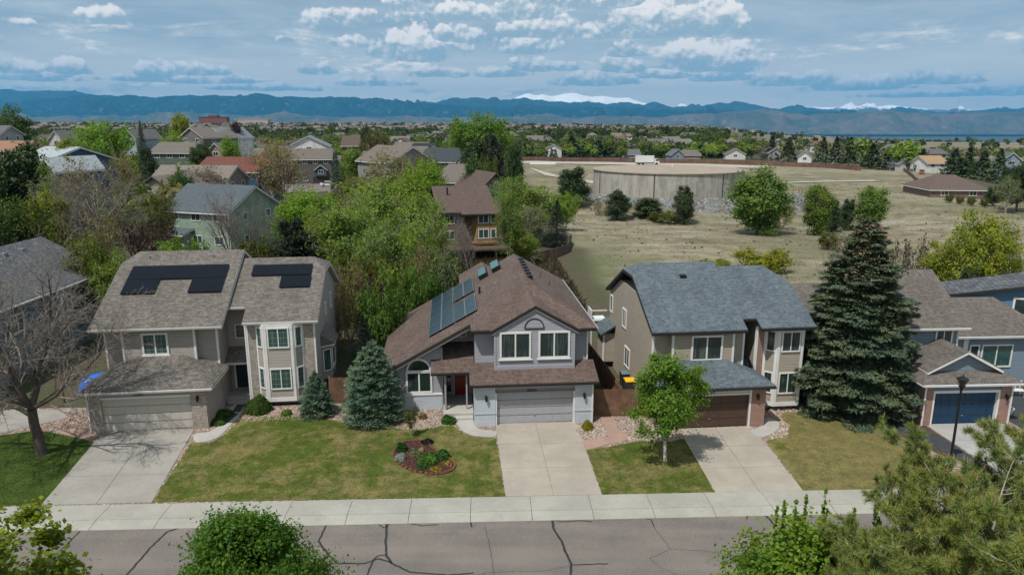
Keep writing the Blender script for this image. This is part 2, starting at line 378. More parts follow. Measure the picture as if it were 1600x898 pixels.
M['walk'] = concrete('walk_concrete', (0.40, 0.39, 0.365)); M['flag'] = concrete('sandstone_flags', (0.36, 0.245, 0.20))
M['wood'] = paint('fence_wood', (0.155, 0.088, 0.055), 0.8, 0.35, 1.6); M['wood_d'] = paint('weathered_wood', (0.11, 0.075, 0.055), 0.8, 0.3, 1.5)
M['bark'] = paint('bark', (0.085, 0.07, 0.06), 0.95, 0.35, 6); M['bark_p'] = paint('pale_bark', (0.30, 0.28, 0.245), 0.9, 0.3, 5)
M['bark_a'] = paint('aspen_bark', (0.50, 0.48, 0.43), 0.8, 0.25, 7); M['twig'] = paint('grey_twig', (0.20, 0.175, 0.155), 0.9, 0.25, 4)
M['leaf'] = leafmat('leaf', 0.52); M['needle'] = leafmat('needle', 0.08, 0.6); M['petal'] = leafmat('petal', 0.2)
M['oc_wall'] = objcol('painted_wall', 0.8, 1.2, 0.22); M['oc_roof'] = objcol('far_shingles', 0.95, 2.5, 0.16); M['oc'] = objcol('painted_surface', 0.6, 1.0)
def pvm():
    m, g, b = newmat('photovoltaic_glass'); p = g.sep(g.tc('Object'))
    b.inputs['Base Color'].default_value = (0.006, 0.008, 0.013, 1); b.inputs['Roughness'].default_value = 0.2; b.inputs['Specular IOR Level'].default_value = 0.2
    return m
M['pv'] = pvm(); M['pvb'] = paint('blue_photovoltaic_cells', (0.022, 0.045, 0.075), 0.22, 0.15, 3, 0.0, 0.6)
M['teal'] = paint('teal_collector_glass', (0.05, 0.13, 0.15), 0.2, 0.1)
# ------------------------------------------------------------------ terrain
def sst(a, b, x):
    t = max(0.0, min(1.0, (x - a) / (b - a))) if a != b else float(x > a)
    return t * t * (3 - 2 * t)
TKX, TKY = 38.5, 176.0
def hgt(x, y):
    r = math.hypot(x, y); az = math.atan2(x, y)
    z = -0.32 + 0.32 * sst(33, 36.5, y)
    dt = math.hypot(x - TKX, y - TKY)
    fld = sst(5, 20, x) * sst(60, 90, y)
    z += fld * sst(62, 100, y) * (0.25 * noise.noise(Vector((x * .05, y * .05, 0))) + 0.8 * noise.noise(Vector((x * .014, y * .014, 2))))
    z += -1.0 * math.exp(-((dt - 46) / 12.0) ** 2) * fld
    if dt < 60: z = z + (1.9 - z) * sst(37, 22.5, dt)
    # dark shoulder right of the tank
    z += 1.2 * math.exp(-(((x - 84) / 14) ** 2 + ((y - 178) / 22) ** 2))
    # the field falls away behind its right crest
    if x > 60 and y < 420:
        lim = 114 + (y - 157) * (163 - 114) / (283 - 157); k = x - lim
        z -= 7.0 * sst(0, 60, k) * sst(90, 150, y)
    if r > 260:
        left = sst(0.30, -0.05, az)
        z += (3.5 * sst(260, 800, r) + 13 * sst(800, 2600, r)) * left
        mid = sst(0.5, 0.25, az) * (1 - left)
        z += (4 * sst(350, 900, r) + 3 * sst(900, 2600, r)) * mid
        z -= 9 * sst(340, 900, r) * sst(0.25, 0.5, az)
        z -= 185 * sst(2600, 12500, r) + (45 * sst(1100, 3500, r)) * sst(0.22, 0.42, az)
        z += 2.5 * sst(300, 700, r) * noise.noise(Vector((x * .004, y * .004, 5)))
    return z
def build_terrain():
    radii = [4.0]
    while radii[-1] < 60000: radii.append(radii[-1] * (1.022 if 30 < radii[-1] < 500 else 1.05) + 0.12)
    azs = []
    a = -180.0
    while a < 180: azs.append(a); a += 0.6 if -46 < a < 46 else 4.0
    n = len(azs); vs = []; fs = []; at = []
    for r in radii:
        for a in azs:
            x = r * math.sin(R(a)); y = r * math.cos(R(a)); vs.append((x, y, hgt(x, y)))
            j = 3.0 * noise.noise(Vector((x * .08, y * .08, 1)))
            e = sst(9.5, 12.5, x + j * .5) if y < 105 else sst(4 - (y - 105) * .02, 10 - (y - 105) * .02, x + j)
            f = e * sst(56, 60, y) * sst(345, 335, y)
            if x > 60:
                lim = 114 + (y - 157) * (163 - 114) / (283 - 157); f *= sst(6, 0, x - lim)
            at.append(f)
    for i in range(len(radii) - 1):
        for k in range(n):
            k2 = (k + 1) % n; fs.append((i * n + k, (i + 1) * n + k, (i + 1) * n + k2, i * n + k2))
    me = bpy.data.meshes.new('ground'); me.from_pydata(vs, [], fs); me.update()
    A = me.attributes.new('field', 'FLOAT', 'POINT'); A.data.foreach_set('value', at)
    me.polygons.foreach_set('use_smooth', [True] * len(me.polygons))
    m, g, b = newmat('open_ground'); p = g.tc('Object')
    fa = g.n.new('ShaderNodeAttribute'); fa.attribute_name = 'field'; fa = fa.outputs['Fac']
    n1 = g.noise(p, 0.03, 6, 0.65); n2 = g.noise(p, 0.22, 5, 0.7, 0.5); n3 = g.noise(p, 3.0, 3, 0.7)
    stk = g.noise(g.vm('MULTIPLY', p, (0.05, 0.35, 1)), 1.0, 5, 0.7)
    dry = g.mix(g.mr(n2, 0.35, 0.65), (0.150, 0.128, 0.078, 1), (0.285, 0.250, 0.170, 1))
    dry = g.mix(g.mr(stk, 0.45, 0.65, 0, 0.7), dry, (0.31, 0.285, 0.23, 1))
    dry = g.mix(g.mr(n1, 0.45, 0.62, 0, 0.65), dry, (0.12, 0.122, 0.06, 1)); dry = g.mix(g.mr(g.noise(p, 0.11, 5, 0.75, 1.0), 0.52, 0.66, 0, 0.55), dry, (0.115, 0.095, 0.06, 1))
    dry = g.mix(g.mr(n3, 0.55, 0.8, 0, 0.5), dry, (0.09, 0.085, 0.05, 1))
    s = g.sep(p)
    nearg = g.m('MULTIPLY', g.mr(g.m('ADD', s[0], g.m('MULTIPLY', n2, 14.0)), 34.0, 10.0), g.mr(s[1], 135.0, 80.0))
    dry = g.mix(g.m('MULTIPLY', nearg, g.mr(n2, 0.35, 0.6, 0.15, 0.9)), dry, (0.075, 0.115, 0.035, 1))
    soil = g.mix(g.mr(n2, 0.4, 0.6), (0.085, 0.062, 0.045, 1), (0.055, 0.072, 0.026, 1))
    soil = g.mix(g.mr(n3, 0.5, 0.7, 0, 0.6), soil, (0.14, 0.11, 0.08, 1))
    near = g.mix(fa, soil, dry)
    n4 = g.noise(p, 0.0042, 6, 0.68); n5 = g.noise(p, 0.02, 5, 0.7)
    far = g.mix(g.mr(n5, 0.4, 0.6), (0.030, 0.044, 0.024, 1), (0.075, 0.080, 0.055, 1))
    far = g.mix(g.mr(n4, 0.56, 0.66, 0, 0.6), far, (0.24, 0.20, 0.14, 1))
    rr = g.n.new('ShaderNodeVectorMath'); rr.operation = 'LENGTH'; g.put(rr.inputs[0], p); rr = rr.outputs[1]
    # the open tan mesa on the right skyline
    azr = g.m('DIVIDE', s[0], g.m('MAXIMUM', s[1], 1.0))
    mesa = g.m('MULTIPLY', g.m('MULTIPLY', g.mr(azr, 0.26, 0.4), g.mr(rr, 480.0, 620.0)), g.mr(rr, 2500.0, 1700.0))
    tan = g.mix(g.mr(n5, 0.35, 0.65), (0.24, 0.20, 0.135, 1), (0.14, 0.13, 0.085, 1))
    far = g.mix(mesa, far, tan)
    g.put(b.inputs['Base Color'], g.mix(g.mr(rr, 380.0, 520.0), near, far)); b.inputs['Roughness'].default_value = 0.95
    bump(g, b, g.m('ADD', n3, g.m('MULTIPLY', n2, 2.0)), 0.6, 0.25)
    me.materials.append(m)
    o = bpy.data.objects.new('ground', me); C.objects.link(o); tag(o, kind='structure')
build_terrain()

# ------------------------------------------------------------------ mountains
def mountains(name, prof, Y0, depth, base, mat, amp, seed, xpad=500):
    prof = ([(-1100, prof[0][1] + 3), (-700, prof[0][1] - 2)] if prof[0][0] < 0 else []) + prof + ([(2100, prof[-1][1] + 3), (2700, prof[-1][1])] if prof[-1][0] > 1600 else [])
    xs = [p[0] for p in prof]
    def py(x):
        for (a, b), (c, d) in zip(prof, prof[1:]):
            if a <= x <= c: return b + (d - b) * (x - a) / (c - a)
        return prof[0][1] if x < xs[0] else prof[-1][1]
    vs = []; fs = []; cols = np.arange(xs[0], xs[-1] + 1, 3.0); rows = 44
    for x in cols:
        for i in range(rows):
            t = i / (rows - 1); Y = Y0 - depth + depth * 1.6 * t; tc = 1 / 1.6
            f = sst(0, tc, t) if t < tc else 1 - 0.9 * sst(tc, 1, t)
            X0, Z = D(x, py(x), Y0); X = (x - 800) / F * (Y0 * math.cos(PITCH)) * (Y / Y0)
            q = Vector((X / 2600.0, Y / 2600.0, seed))
            rd = noise.ridged_multi_fractal(q, 0.9, 2.1, 6, 1.0, 2.0) - 0.9
            sm = noise.fractal(q * 3.5, 0.8, 2.0, 5)
            jag = (75 if amp < 650 else 14) * noise.fractal(Vector((X / 700.0, seed, 0)), 0.75, 2.0, 5) * (Y0 / 24000)
            f2 = f ** 1.25
            z = base + (Z - base + jag) * f2 + amp * (rd * 0.9 + sm * 0.5) * f * (1 - f) * 3.4
            if t >= tc - 0.02 and t <= tc + .02: z = Z + jag
            elif f > 0.75: z = min(z, base + (Z - base + jag) * (0.25 + 0.75 * f))
            vs.append((X, Y, z))
    n = len(cols)
    for a in range(n - 1):
        for i in range(rows - 1):
            fs.append((a * rows + i, (a + 1) * rows + i, (a + 1) * rows + i + 1, a * rows + i + 1))
    me = bpy.data.meshes.new(name); me.from_pydata(vs, [], fs); me.update(); me.materials.append(mat)
    me.polygons.foreach_set('use_smooth', [True] * len(me.polygons))
    o = bpy.data.objects.new(name, me); C.objects.link(o); tag(o, kind='structure')
def mtmat(name, ca, cb, cc, snow=None, sc=1.0):
    m, g, b = newmat(name); p = g.tc('Object'); n1 = g.noise(p, 0.0009 * sc, 7, 0.7, 0.4); n2 = g.noise(p, 0.006 * sc, 5, 0.7)
    col = g.mix(g.mr(n1, 0.42, 0.58), c4(ca), c4(cb)); col = g.mix(g.mr(n2, 0.56, 0.68, 0, 0.75), col, c4(cc))
    if snow is not None:
        s = g.sep(p); z = g.m('ADD', s[2], g.m('MULTIPLY', g.m('SUBTRACT', g.noise(p, 0.0016, 6, 0.7), 0.5), 900.0))
        col = g.mix(g.mr(z, snow - 60, snow + 60), col, (0.95, 0.95, 0.95, 1))
    g.put(b.inputs['Base Color'], col); b.inputs['Roughness'].default_value = 1.0; b.inputs['Specular IOR Level'].default_value = 0
    return m
mtA = mtmat('forested_slope', (0.006, 0.026, 0.034), (0.012, 0.040, 0.048), (0.15, 0.15, 0.15))  # forest colour with some of the haze's blue put into it
mtB = mtmat('far_forest', (0.016, 0.03, 0.03), (0.03, 0.045, 0.04), (0.08, 0.09, 0.085))
mtD = mtmat('brown_foothill', (0.13, 0.105, 0.085), (0.065, 0.075, 0.055), (0.22, 0.18, 0.15))
mtC = mtmat('snow_peak', (0.10, 0.10, 0.11), (0.06, 0.07, 0.08), (0.2, 0.2, 0.2), 720)
mountains('snowy_mountains', [(560, 172), (700, 168), (795, 157), (812, 150), (825, 146), (838, 149), (848, 147), (862, 151), (880, 147), (895, 145), (910, 149), (922, 151), (940, 150), (960, 153), (980, 153), (1000, 160), (1060, 170), (1200, 172), (1255, 167), (1290, 168), (1310, 167), (1325, 163), (1338, 166), (1352, 163), (1370, 166), (1390, 164), (1410, 167), (1425, 168), (1480, 173), (1600, 178), (1700, 180)], 34000, 3500, -150, mtC, 700, 3)
mountains('far_mountains', [(-250, 148), (-60, 140), (0, 141), (60, 143), (125, 142), (150, 149), (300, 156), (500, 156), (540, 152), (600, 158), (650, 161), (700, 156), (750, 152), (775, 156), (800, 155), (820, 154), (855, 158), (900, 160), (950, 161), (1025, 162), (1050, 167), (1100, 165), (1120, 161), (1145, 159), (1175, 164), (1210, 171), (1235, 166), (1265, 170), (1320, 175), (1450, 177), (1500, 176), (1530, 172), (1555, 170), (1600, 171), (1850, 168)], 30000, 5000, -180, mtB, 600, 7)
mountains('front_range', [(-250, 160), (0, 162), (40, 159), (75, 155), (112, 152), (150, 149), (180, 151), (215, 150), (240, 152), (270, 151), (300, 149), (350, 151), (400, 148), (430, 150), (465, 151), (500, 153), (540, 152), (575, 155), (600, 154), (622, 158), (650, 161), (680, 163), (720, 166), (780, 168), (830, 164), (870, 167), (950, 168), (1020, 170), (1060, 173), (1110, 171), (1160, 175), (1220, 180), (1400, 186), (1700, 192)], 23500, 4200, -180, mtA, 520, 11)
mountains('brown_foothills', [(-250, 185), (60, 184), (150, 181), (250, 184), (330, 178), (400, 182), (450, 176), (480, 182), (560, 184), (640, 181), (700, 184), (800, 183), (840, 178), (880, 184), (950, 181), (1010, 184), (1080, 179), (1120, 177), (1150, 173), (1185, 171), (1215, 176), (1260, 179), (1310, 177), (1375, 173), (1420, 176), (1480, 178), (1540, 175), (1600, 177), (1700, 174), (1850, 176)], 18500, 2600, -190, mtD, 330, 17)

# ------------------------------------------------------------------ haze: real air round everything
hz = MB().box(-42000, 42000, -300, 52000, -420, 2500).build('haze', None); tag(hz, kind='stuff')
hm = bpy.data.materials.new('haze_air'); hm.use_nodes = True; ht = hm.node_tree; ht.nodes.clear()
hv = ht.nodes.new('ShaderNodeVolumePrincipled'); ho = ht.nodes.new('ShaderNodeOutputMaterial')
hv.inputs['Color'].default_value = (0.12, 0.54, 1.0, 1); hv.inputs['Density'].default_value = 3.0e-5; hv.inputs['Anisotropy'].default_value = 0.0
ht.links.new(hv.outputs[0], ho.inputs['Volume']); hz.data.materials.append(hm)

# ------------------------------------------------------------------ street, pavement, drives and lots
TH = R(2.26)
def S(u, v, z=0.0): return (u * math.cos(TH) - v * math.sin(TH), 31.93 + u * math.sin(TH) + v * math.cos(TH), z)
def slab(name, pts, z1, z0, mat, kind='structure', n=0):
    """a ground sheet with a little thickness; pts are (x, y)"""
    if 'lawn' in name:                      # turf never ends in a ruled line
        rr = random.Random(len(pts)); q = []
        for a, b_ in zip(pts, pts[1:] + pts[:1]):
            a = Vector((a[0], a[1])); b_ = Vector((b_[0], b_[1])); d = b_ - a; m_ = max(1, min(260, int(d.length / .12))); nn = Vector((-d.y, d.x)).normalized() if d.length > 0 else Vector((0, 0))
            for i in range(m_): c = a + d * (i / m_) + nn * (rr.uniform(-.028, .028) + .05 * noise.noise(Vector((i * .25, a.x, a.y)))); q.append((c.x, c.y))
        pts = q
    o = fixn(MB().prism([(p[0], p[1], z0) for p in pts], (0, 0, z1 - z0)).build(name, mat)); tag(o, kind=kind); return o
def px(*q): return [G(a, b) for a, b in q]
def smoothpoly(pts, k=2):
    for _ in range(k):
        o = []
        for i in range(len(pts)):
            a = pts[i]; b = pts[(i + 1) % len(pts)]
            o += [(a[0] * .75 + b[0] * .25, a[1] * .75 + b[1] * .25), (a[0] * .25 + b[0] * .75, a[1] * .25 + b[1] * .75)]
        pts = o
    return pts
m, g, b = newmat('old_asphalt'); p = g.tc('Object')
n1 = g.noise(p, 0.35, 5, 0.6); n2 = g.noise(p, 28.0, 2, 0.8); n3 = g.noise(g.vm('MULTIPLY', p, (0.08, 0.9, 1)), 1.0, 4, 0.6)
col = g.mix(g.mr(n2, 0.3, 0.72), (0.100, 0.089, 0.080, 1), (0.258, 0.234, 0.214, 1))
col = g.mix(1.0, col, g.mix(g.mr(n1, 0.3, 0.7), (0.86, 0.86, 0.88, 1), (1.1, 1.08, 1.06, 1)), 'MULTIPLY')
col = g.mix(1.0, col, g.mix(g.mr(n3, 0.35, 0.65), (0.90, 0.90, 0.91, 1), (1.07, 1.05, 1.03, 1)), 'MULTIPLY')
n5 = g.noise(p, 1.3, 6, 0.8, 1.5); col = g.mix(g.mr(g.m('ABSOLUTE', g.m('SUBTRACT', n5, 0.5)), 0.005, 0.0, 0.0, 0.45), col, (0.06, 0.055, 0.05, 1))
col = g.mix(g.mr(g.noise(p, 2.1, 3, 0.6), 0.70, 0.78, 0, 0.5), col, (0.07, 0.065, 0.062, 1))
g.put(b.inputs['Base Color'], col); b.inputs['Roughness'].default_value = 0.9; bump(g, b, n2, 0.5, 0.01); M['asphalt'] = m
rd = MB()
for i in range(-16, 16): rd.poly([S(i * 8, -13.2, -.13), S(i * 8 + 8, -13.2, -.13), S(i * 8 + 8, -2.06, -.10), S(i * 8, -2.06, -.10)])
road = rd.build('road', M['asphalt']); tag(road, kind='structure')
sw = MB(); cv = MB(); cg = MB()
for i in range(-40, 40):
    a, b_ = i * 2.93 + 0.9, (i + 1) * 2.93 + 0.9 - 0.022
    sw.prism([S(a, -1.36, -.3), S(b_, -1.36, -.3), S(b_, 0, -.3), S(a, 0, -.3)], (0, 0, .325))
    for (v0, z0, v1, z1) in ((-1.375, .022, -1.62, -.02), (-1.62, -.02, -2.06, -.085)):
        cg.poly([S(a, v1, z1), S(b_, v1, z1), S(b_, v0, z0), S(a, v0, z0)])
    cg.poly([S(a, -2.06, -.3), S(b_, -2.06, -.3), S(b_, -2.06, -.085), S(a, -2.06, -.085)])
tag(fixn(sw.build('sidewalk', M['conc'])), kind='structure'); tag(cg.build('kerb_and_gutter', M['conc']), kind='structure')
cv.poly([S(-120, -2.05, -.11), S(120, -2.05, -.11), S(120, 0.0, -.012), S(-120, 0, -.012)])
tag(cv.build('sidewalk_bed', M['darkconc']), kind='structure')
nearyard = MB().poly([S(-120, -60, -.05), S(120, -60, -.05), S(120, -15.2, -.02), S(-120, -15.2, -.02)])
M['tar'] = paint('crack_tar', (0.030, 0.028, 0.028), 0.7, 0.2)
def ribbon(mb, pts, w, z):
    P = [Vector((q[0], q[1], 0)) for q in pts]; Q = []
    for i in range(len(P) - 1):
        n = max(2, int((P[i + 1] - P[i]).length / 0.18))
        for k in range(n): Q.append(P[i].lerp(P[i + 1], k / n))
    Q.append(P[-1]); rr = random.Random(len(Q)); off = [rr.uniform(-.02, .02) for _ in Q]
    for i in range(len(Q) - 1):
        d = (Q[i + 1] - Q[i]).normalized(); n = Vector((-d.y, d.x, 0))
        w0 = w * (0.8 + 10 * abs(off[i])); w1 = w * (0.8 + 10 * abs(off[i + 1]))
        a = Q[i] + n * off[i]; c = Q[i + 1] + n * off[i + 1]
        q = [a - n * w0, c - n * w1, c + n * w1, a + n * w0]
        mb.poly([(t.x, t.y, -.10 - (31.93 - t.y + t.x * .039 - 2.06) / 11.1 * .03 + z) for t in q])
tar = MB()
for w, pts in ((.055, [(290, 822), (262, 830), (235, 855), (198, 898)]), (.04, [(128, 826), (105, 850), (85, 868)]), (.05, [(510, 820), (498, 845), (512, 865), (527, 880), (570, 880), (592, 872), (607, 877), (640, 893), (700, 898), (740, 895)]),
               (.06, [(604, 818), (603, 850), (604, 868), (612, 880)]), (.045, [(604, 866), (590, 868), (582, 876), (574, 898)]), (.03, [(500, 884), (527, 879)]), (.06, [(862, 812), (866, 828), (878, 845), (884, 862), (893, 882), (891, 900)]),
               (.04, [(893, 882), (920, 881), (950, 880)]), (.035, [(862, 812), (880, 815), (905, 813), (925, 815)]), (.035, [(637, 817), (660, 821), (685, 819)]), (.03, [(590, 818), (600, 825), (610, 818)]),
               (.05, [(1194, 802), (1215, 825), (1242, 852), (1260, 880)]), (.03, [(1002, 808), (1018, 812), (1022, 822)]), (.05, [(736, 816), (737, 823)]),
               (.012, [(757, 822), (765, 850), (770, 880), (772, 898)]), (.010, [(1020, 822), (1035, 840), (1048, 857), (1015, 872), (1030, 885), (1060, 898)]), (.010, [(1048, 857), (1100, 860), (1150, 868), (1200, 880)]), (.009, [(893, 882), (850, 892), (790, 892), (740, 897)])):
    ribbon(tar, [G(a, b_, -.11) for a, b_ in pts], w, .006)
o = tar.build('tar_seams', M['tar'], road)

def lawnm(name, straw):
    m, g, b = newmat(name); p = g.tc('Object'); 
    n1 = g.noise(p, 0.35, 5, 0.65, 0.5); n2 = g.noise(p, 1.7, 5, 0.7); n3 = g.noise(g.vm('MULTIPLY', p, (1.0, 2.2, 1)), 9.0, 4, 0.75); n4 = g.noise(p, 40.0, 2, 0.7)
    mow = g.noise(g.vm('MULTIPLY', p, (1.6, 0.1, 1)), 1.0, 3, 0.6)
    gr = g.mix(g.mr(n3, 0.3, 0.7), (0.042, 0.072, 0.010, 1), (0.108, 0.138, 0.026, 1))
    st = g.mix(g.mr(n3, 0.3, 0.7), (0.118, 0.108, 0.034, 1), (0.250, 0.215, 0.094, 1))
    f = g.m('ADD', g.m('MULTIPLY', n1, 0.5), g.m('ADD', g.m('MULTIPLY', n2, 0.38), g.m('MULTIPLY', mow, 0.12)))
    col = g.mix(g.mr(f, 0.585 - straw * .22, 0.715 - straw * .22), gr, st)
    col = g.mix(g.mr(g.noise(g.vm('ADD', p, (7, 3, 0)), 0.8, 5, 0.75), 0.57, 0.70, 0, 0.75), col, g.mix(g.mr(n3, 0.3, 0.7), (0.022, 0.052, 0.008, 1), (0.06, 0.10, 0.02, 1)))
    if straw < .3: col = g.mix(0.6, col, g.mix(g.mr(n3, 0.3, 0.7), (0.028, 0.058, 0.012, 1), (0.06, 0.10, 0.025, 1)))
    col = g.mix(1.0, col, g.mix(g.mr(n4, 0.3, 0.7), (0.72, 0.72, 0.72, 1), (1.25, 1.25, 1.25, 1)), 'MULTIPLY')
    m5 = g.noise(g.vm('ADD', p, (3, 9, 0)), 1.1, 6, 0.8); col = g.mix(1.0, col, g.mix(g.mr(m5, 0.32, 0.68), (0.70, 0.74, 0.70, 1), (1.30, 1.25, 1.25, 1)), 'MULTIPLY')
    g.put(b.inputs['Base Color'], col); b.inputs['Roughness'].default_value = 0.9; b.inputs['Specular IOR Level'].default_value = 0.1
    bump(g, b, g.m('ADD', n3, g.m('MULTIPLY', n4, 0.6)), 0.8, 0.05); return m
M['lawn_g'] = lawnm('green_lawn', 0.15); M['lawn'] = lawnm('patchy_lawn', 0.62); M['lawn_s'] = lawnm('straw_lawn', 1.05)
def gravelm(name, a, b2, c, sc=9.0):
    m, g, b = newmat(name); v = g.n.new('ShaderNodeTexVoronoi'); v.inputs['Scale'].default_value = sc; g.put(v.inputs['Vector'], g.tc('Object'))
    s = g.n.new('ShaderNodeSeparateColor'); g.l.new(v.outputs['Color'], s.inputs[0])
    col = g.mix(g.mr(s.outputs[0], 0.1, 0.9, 0, 1, False), c4(a), c4(b2)); col = g.mix(g.mr(s.outputs[1], 0.6, 0.9), col, c4(c))
    col = g.mix(g.mr(v.outputs['Distance'], 0.35, 0.7, 0, 0.6), col, mul(a, 0.3))
    g.put(b.inputs['Base Color'], col); b.inputs['Roughness'].default_value = 0.95
    bump(g, b, g.m('MULTIPLY', v.outputs['Distance'], -1.0), 0.9, 0.05); return m
M['gravel'] = gravelm('pink_gravel', (0.26, 0.17, 0.13), (0.38, 0.29, 0.24), (0.48, 0.42, 0.36)); M['mulch'] = gravelm('red_mulch', (0.075, 0.030, 0.024), (0.13, 0.06, 0.045), (0.03, 0.016, 0.014), 16)
M['bark_mulch'] = gravelm('brown_mulch', (0.085, 0.055, 0.045), (0.16, 0.11, 0.09), (0.05, 0.035, 0.03), 14)
tag(nearyard.build('near_verge', M['lawn_g']), kind='structure')
BZ = -.34
slab('front_yard_gravel', [S(-70, 0.0)[:2], S(62, 0.0)[:2], S(62, 12.5)[:2], S(-70, 12.5)[:2]], 0.004, BZ, M['gravel'])
slab('side_yard_lawn', [G(-420, 792), G(66, 789.5), G(150, 692), G(124, 684), G(60, 672), G(-10, 682), G(-420, 700)], 0.022, -.2, M['lawn_g'])
slab('neighbour_drive', [G(-420, 696), G(-10, 679), G(95, 655), G(140, 640), G(60, 640), G(-420, 660)], 0.018, -.2, M['drive1'])
slab('sandstone_patch', px((92, 676), (140, 690), (160, 676), (150, 655), (132, 640)), 0.016, -.2, M['flag'])
slab('front_lawn', smoothpoly(px((238, 784.5), (400, 782), (600, 779), (789, 775.8), (775, 684), (738, 682), (718, 672), (705, 664), (640, 672), (600, 666), (560, 662), (500, 654), (440, 650), (400, 652), (375, 656), (352, 678), (330, 692), (299, 692)), 0), 0.024, -.2, M['lawn'])
slab('middle_lawn', px((941, 773), (1117, 769.5), (1092, 722), (1072, 684), (1050, 690), (1000, 688), (975, 694), (917, 703)), 0.024, -.2, M['lawn'])
slab('right_lawn', smoothpoly(px((1256, 767), (1330, 765), (1470, 762), (1480, 730), (1436, 700), (1420, 690), (1396, 668), (1380, 655), (1290, 645), (1225, 643), (1219, 650), (1232, 664), (1230, 680), (1196, 688)), 0), 0.024, -.2, M['lawn_s'])
def drive(name, a, b_, c, d, mat, label=None):
    """quad near-left, near-right, far-right, far-left, cut into four panels with open joints"""
    mb = MB(); g2 = .012
    P = [Vector((q[0], q[1], 0)) for q in (a, b_, c, d)]
    def at(s, t): return P[0].lerp(P[1], s).lerp(P[3].lerp(P[2], s), t)
    L = (P[3] - P[0]).length; Wd = (P[1] - P[0]).length; ev = g2 / L; eu = g2 / Wd
    for i in range(2):
        for j in range(3):
            s0, s1 = i / 2 + (eu if i else 0), (i + 1) / 2 - (eu if not i else 0); t0, t1 = j / 3 + (ev if j else 0), (j + 1) / 3 - (ev if j < 2 else 0)
            q = [at(s0, t0), at(s1, t0), at(s1, t1), at(s0, t1)]
            mb.prism([(v.x, v.y, -.2) for v in q], (0, 0, .232))
    o = fixn(mb.build(name, mat)); tag(o, kind='structure')
drive('driveway', G(64, 789.6), G(237, 784.8), G(304, 670), G(163, 673), M['drive1'])
drive('driveway', G(790, 775.6), G(940, 772.8), G(899, 659), G(774, 662), M['drive2'])
drive('driveway', G(1118, 769.4), G(1255, 767), G(1174, 666), G(1060, 670), M['drive2'])
drive('driveway', (26.1, 33.05), (32.3, 33.3), (30.4, 41.3), (25.6, 40.9), M['drive4'])
slab('garden_walk', smoothpoly(px((302, 692), (325, 690), (345, 682), (358, 666), (377, 648), (384, 630), (364, 630), (352, 655), (340, 668), (325, 676), (302, 677)), 1), 0.036, -.2, M['walk'])
for q in ([(338, 664), (352, 664), (374, 646), (364, 646)], [(362, 644), (375, 644), (384, 632), (371, 632)]): slab('dark_paver', px(*q), 0.042, 0, M['darkconc'])
slab('garden_walk', smoothpoly(px((776, 684), (740, 682), (722, 674), (712, 660), (716, 650), (738, 650), (740, 663), (748, 672), (776, 673)), 2), 0.040, -.2, M['walk'])
slab('garden_walk', smoothpoly(px((1185, 685), (1206, 679), (1219, 668), (1216, 658), (1196, 650), (1190, 668), (1168, 672)), 2), 0.036, -.2, M['walk'])
slab('stone_path', px((917, 703), (984, 686), (965, 668), (958, 650), (938, 652), (946, 672), (950, 682), (908, 690)), 0.03, -.2, M['flag'])
slab('brick_path', px((541, 658), (560, 661), (575, 640), (552, 636)), 0.03, -.2, M['flag'])
slab('mulch_strip', [(24.2, 36.4), (25.9, 34.2), (25.55, 40.7), (22.9, 42.2), (22.0, 42.0)], 0.028, -.2, M['bark_mulch'])
slab('paver_walk', [(22.6, 41.2), (23.6, 42.0), (25.3, 38.9), (24.2, 38.6)], 0.034, -.2, M['darkconc'])
slab('paver_strip', [(24.2, 38.6), (25.45, 38.9), (26.0, 34.3), (25.2, 34.6)], 0.034, -.2, M['darkconc'])
slab('right_patio', [(31.2, 37.0), (40, 37.4), (40, 47), (31.2, 46)], 0.02, -.2, M['darkconc'])
# distant roads
M['dirt'] = concrete('pale_dirt_road', (0.42, 0.38, 0.33)); 
def sheet(name, pts, mat, dz=.06, n=14):
    """strip that follows the terrain: pts pairs of (x,y) left/right edge"""
    mb = MB()
    for (a, b_), (c, d) in zip(pts, pts[1:]):
        for i in range(n):
            s, t = i / n, (i + 1) / n
            q = [tuple(a[k] + (c[k] - a[k]) * s for k in (0, 1)), tuple(a[k] + (c[k] - a[k]) * t for k in (0, 1)), tuple(b_[k] + (d[k] - b_[k]) * t for k in (0, 1)), tuple(b_[k] + (d[k] - b_[k]) * s for k in (0, 1))]
            mb.poly([(x, y, hgt(x, y) + dz) for x, y in q])
    tag(fixn(mb.build(name, mat)), kind='structure')
def TERR(px_, py_):
    z = 0.0
    for _ in range(30):
        x, y = G(px_, py_, z); z += (hgt(x, y) - z) * .6
    return x, y
FENCE = [(812, 251), (950, 252.5), (1090, 255.5), (1200, 259), (1290, 262.5), (1345, 267)]
def towards(p, d): r = math.hypot(*p); return (p[0] * (1 - d / r), p[1] * (1 - d / r))
fp = [TERR(*q) for q in FENCE]
sheet('far_road', [(towards(p, 7), towards(p, 28)) for p in [TERR(700, 250)] + fp[:4]], M['dirt'], .25, 30)
sheet('dirt_track', [((8, 305), (8, 299)), ((16, 260), (12, 257)), ((30, 232), (26, 230)), ((90, 232), (90, 228)), ((120, 236), (120, 232))], M['dirt'], .2, 26)
sheet('rear_street', [((-92, 222), (-90, 196)), ((-70, 232), (-62, 192)), ((-52, 226), (-46, 196)), ((-36, 214), (-34, 204))], M['asphalt'], .15, 16)
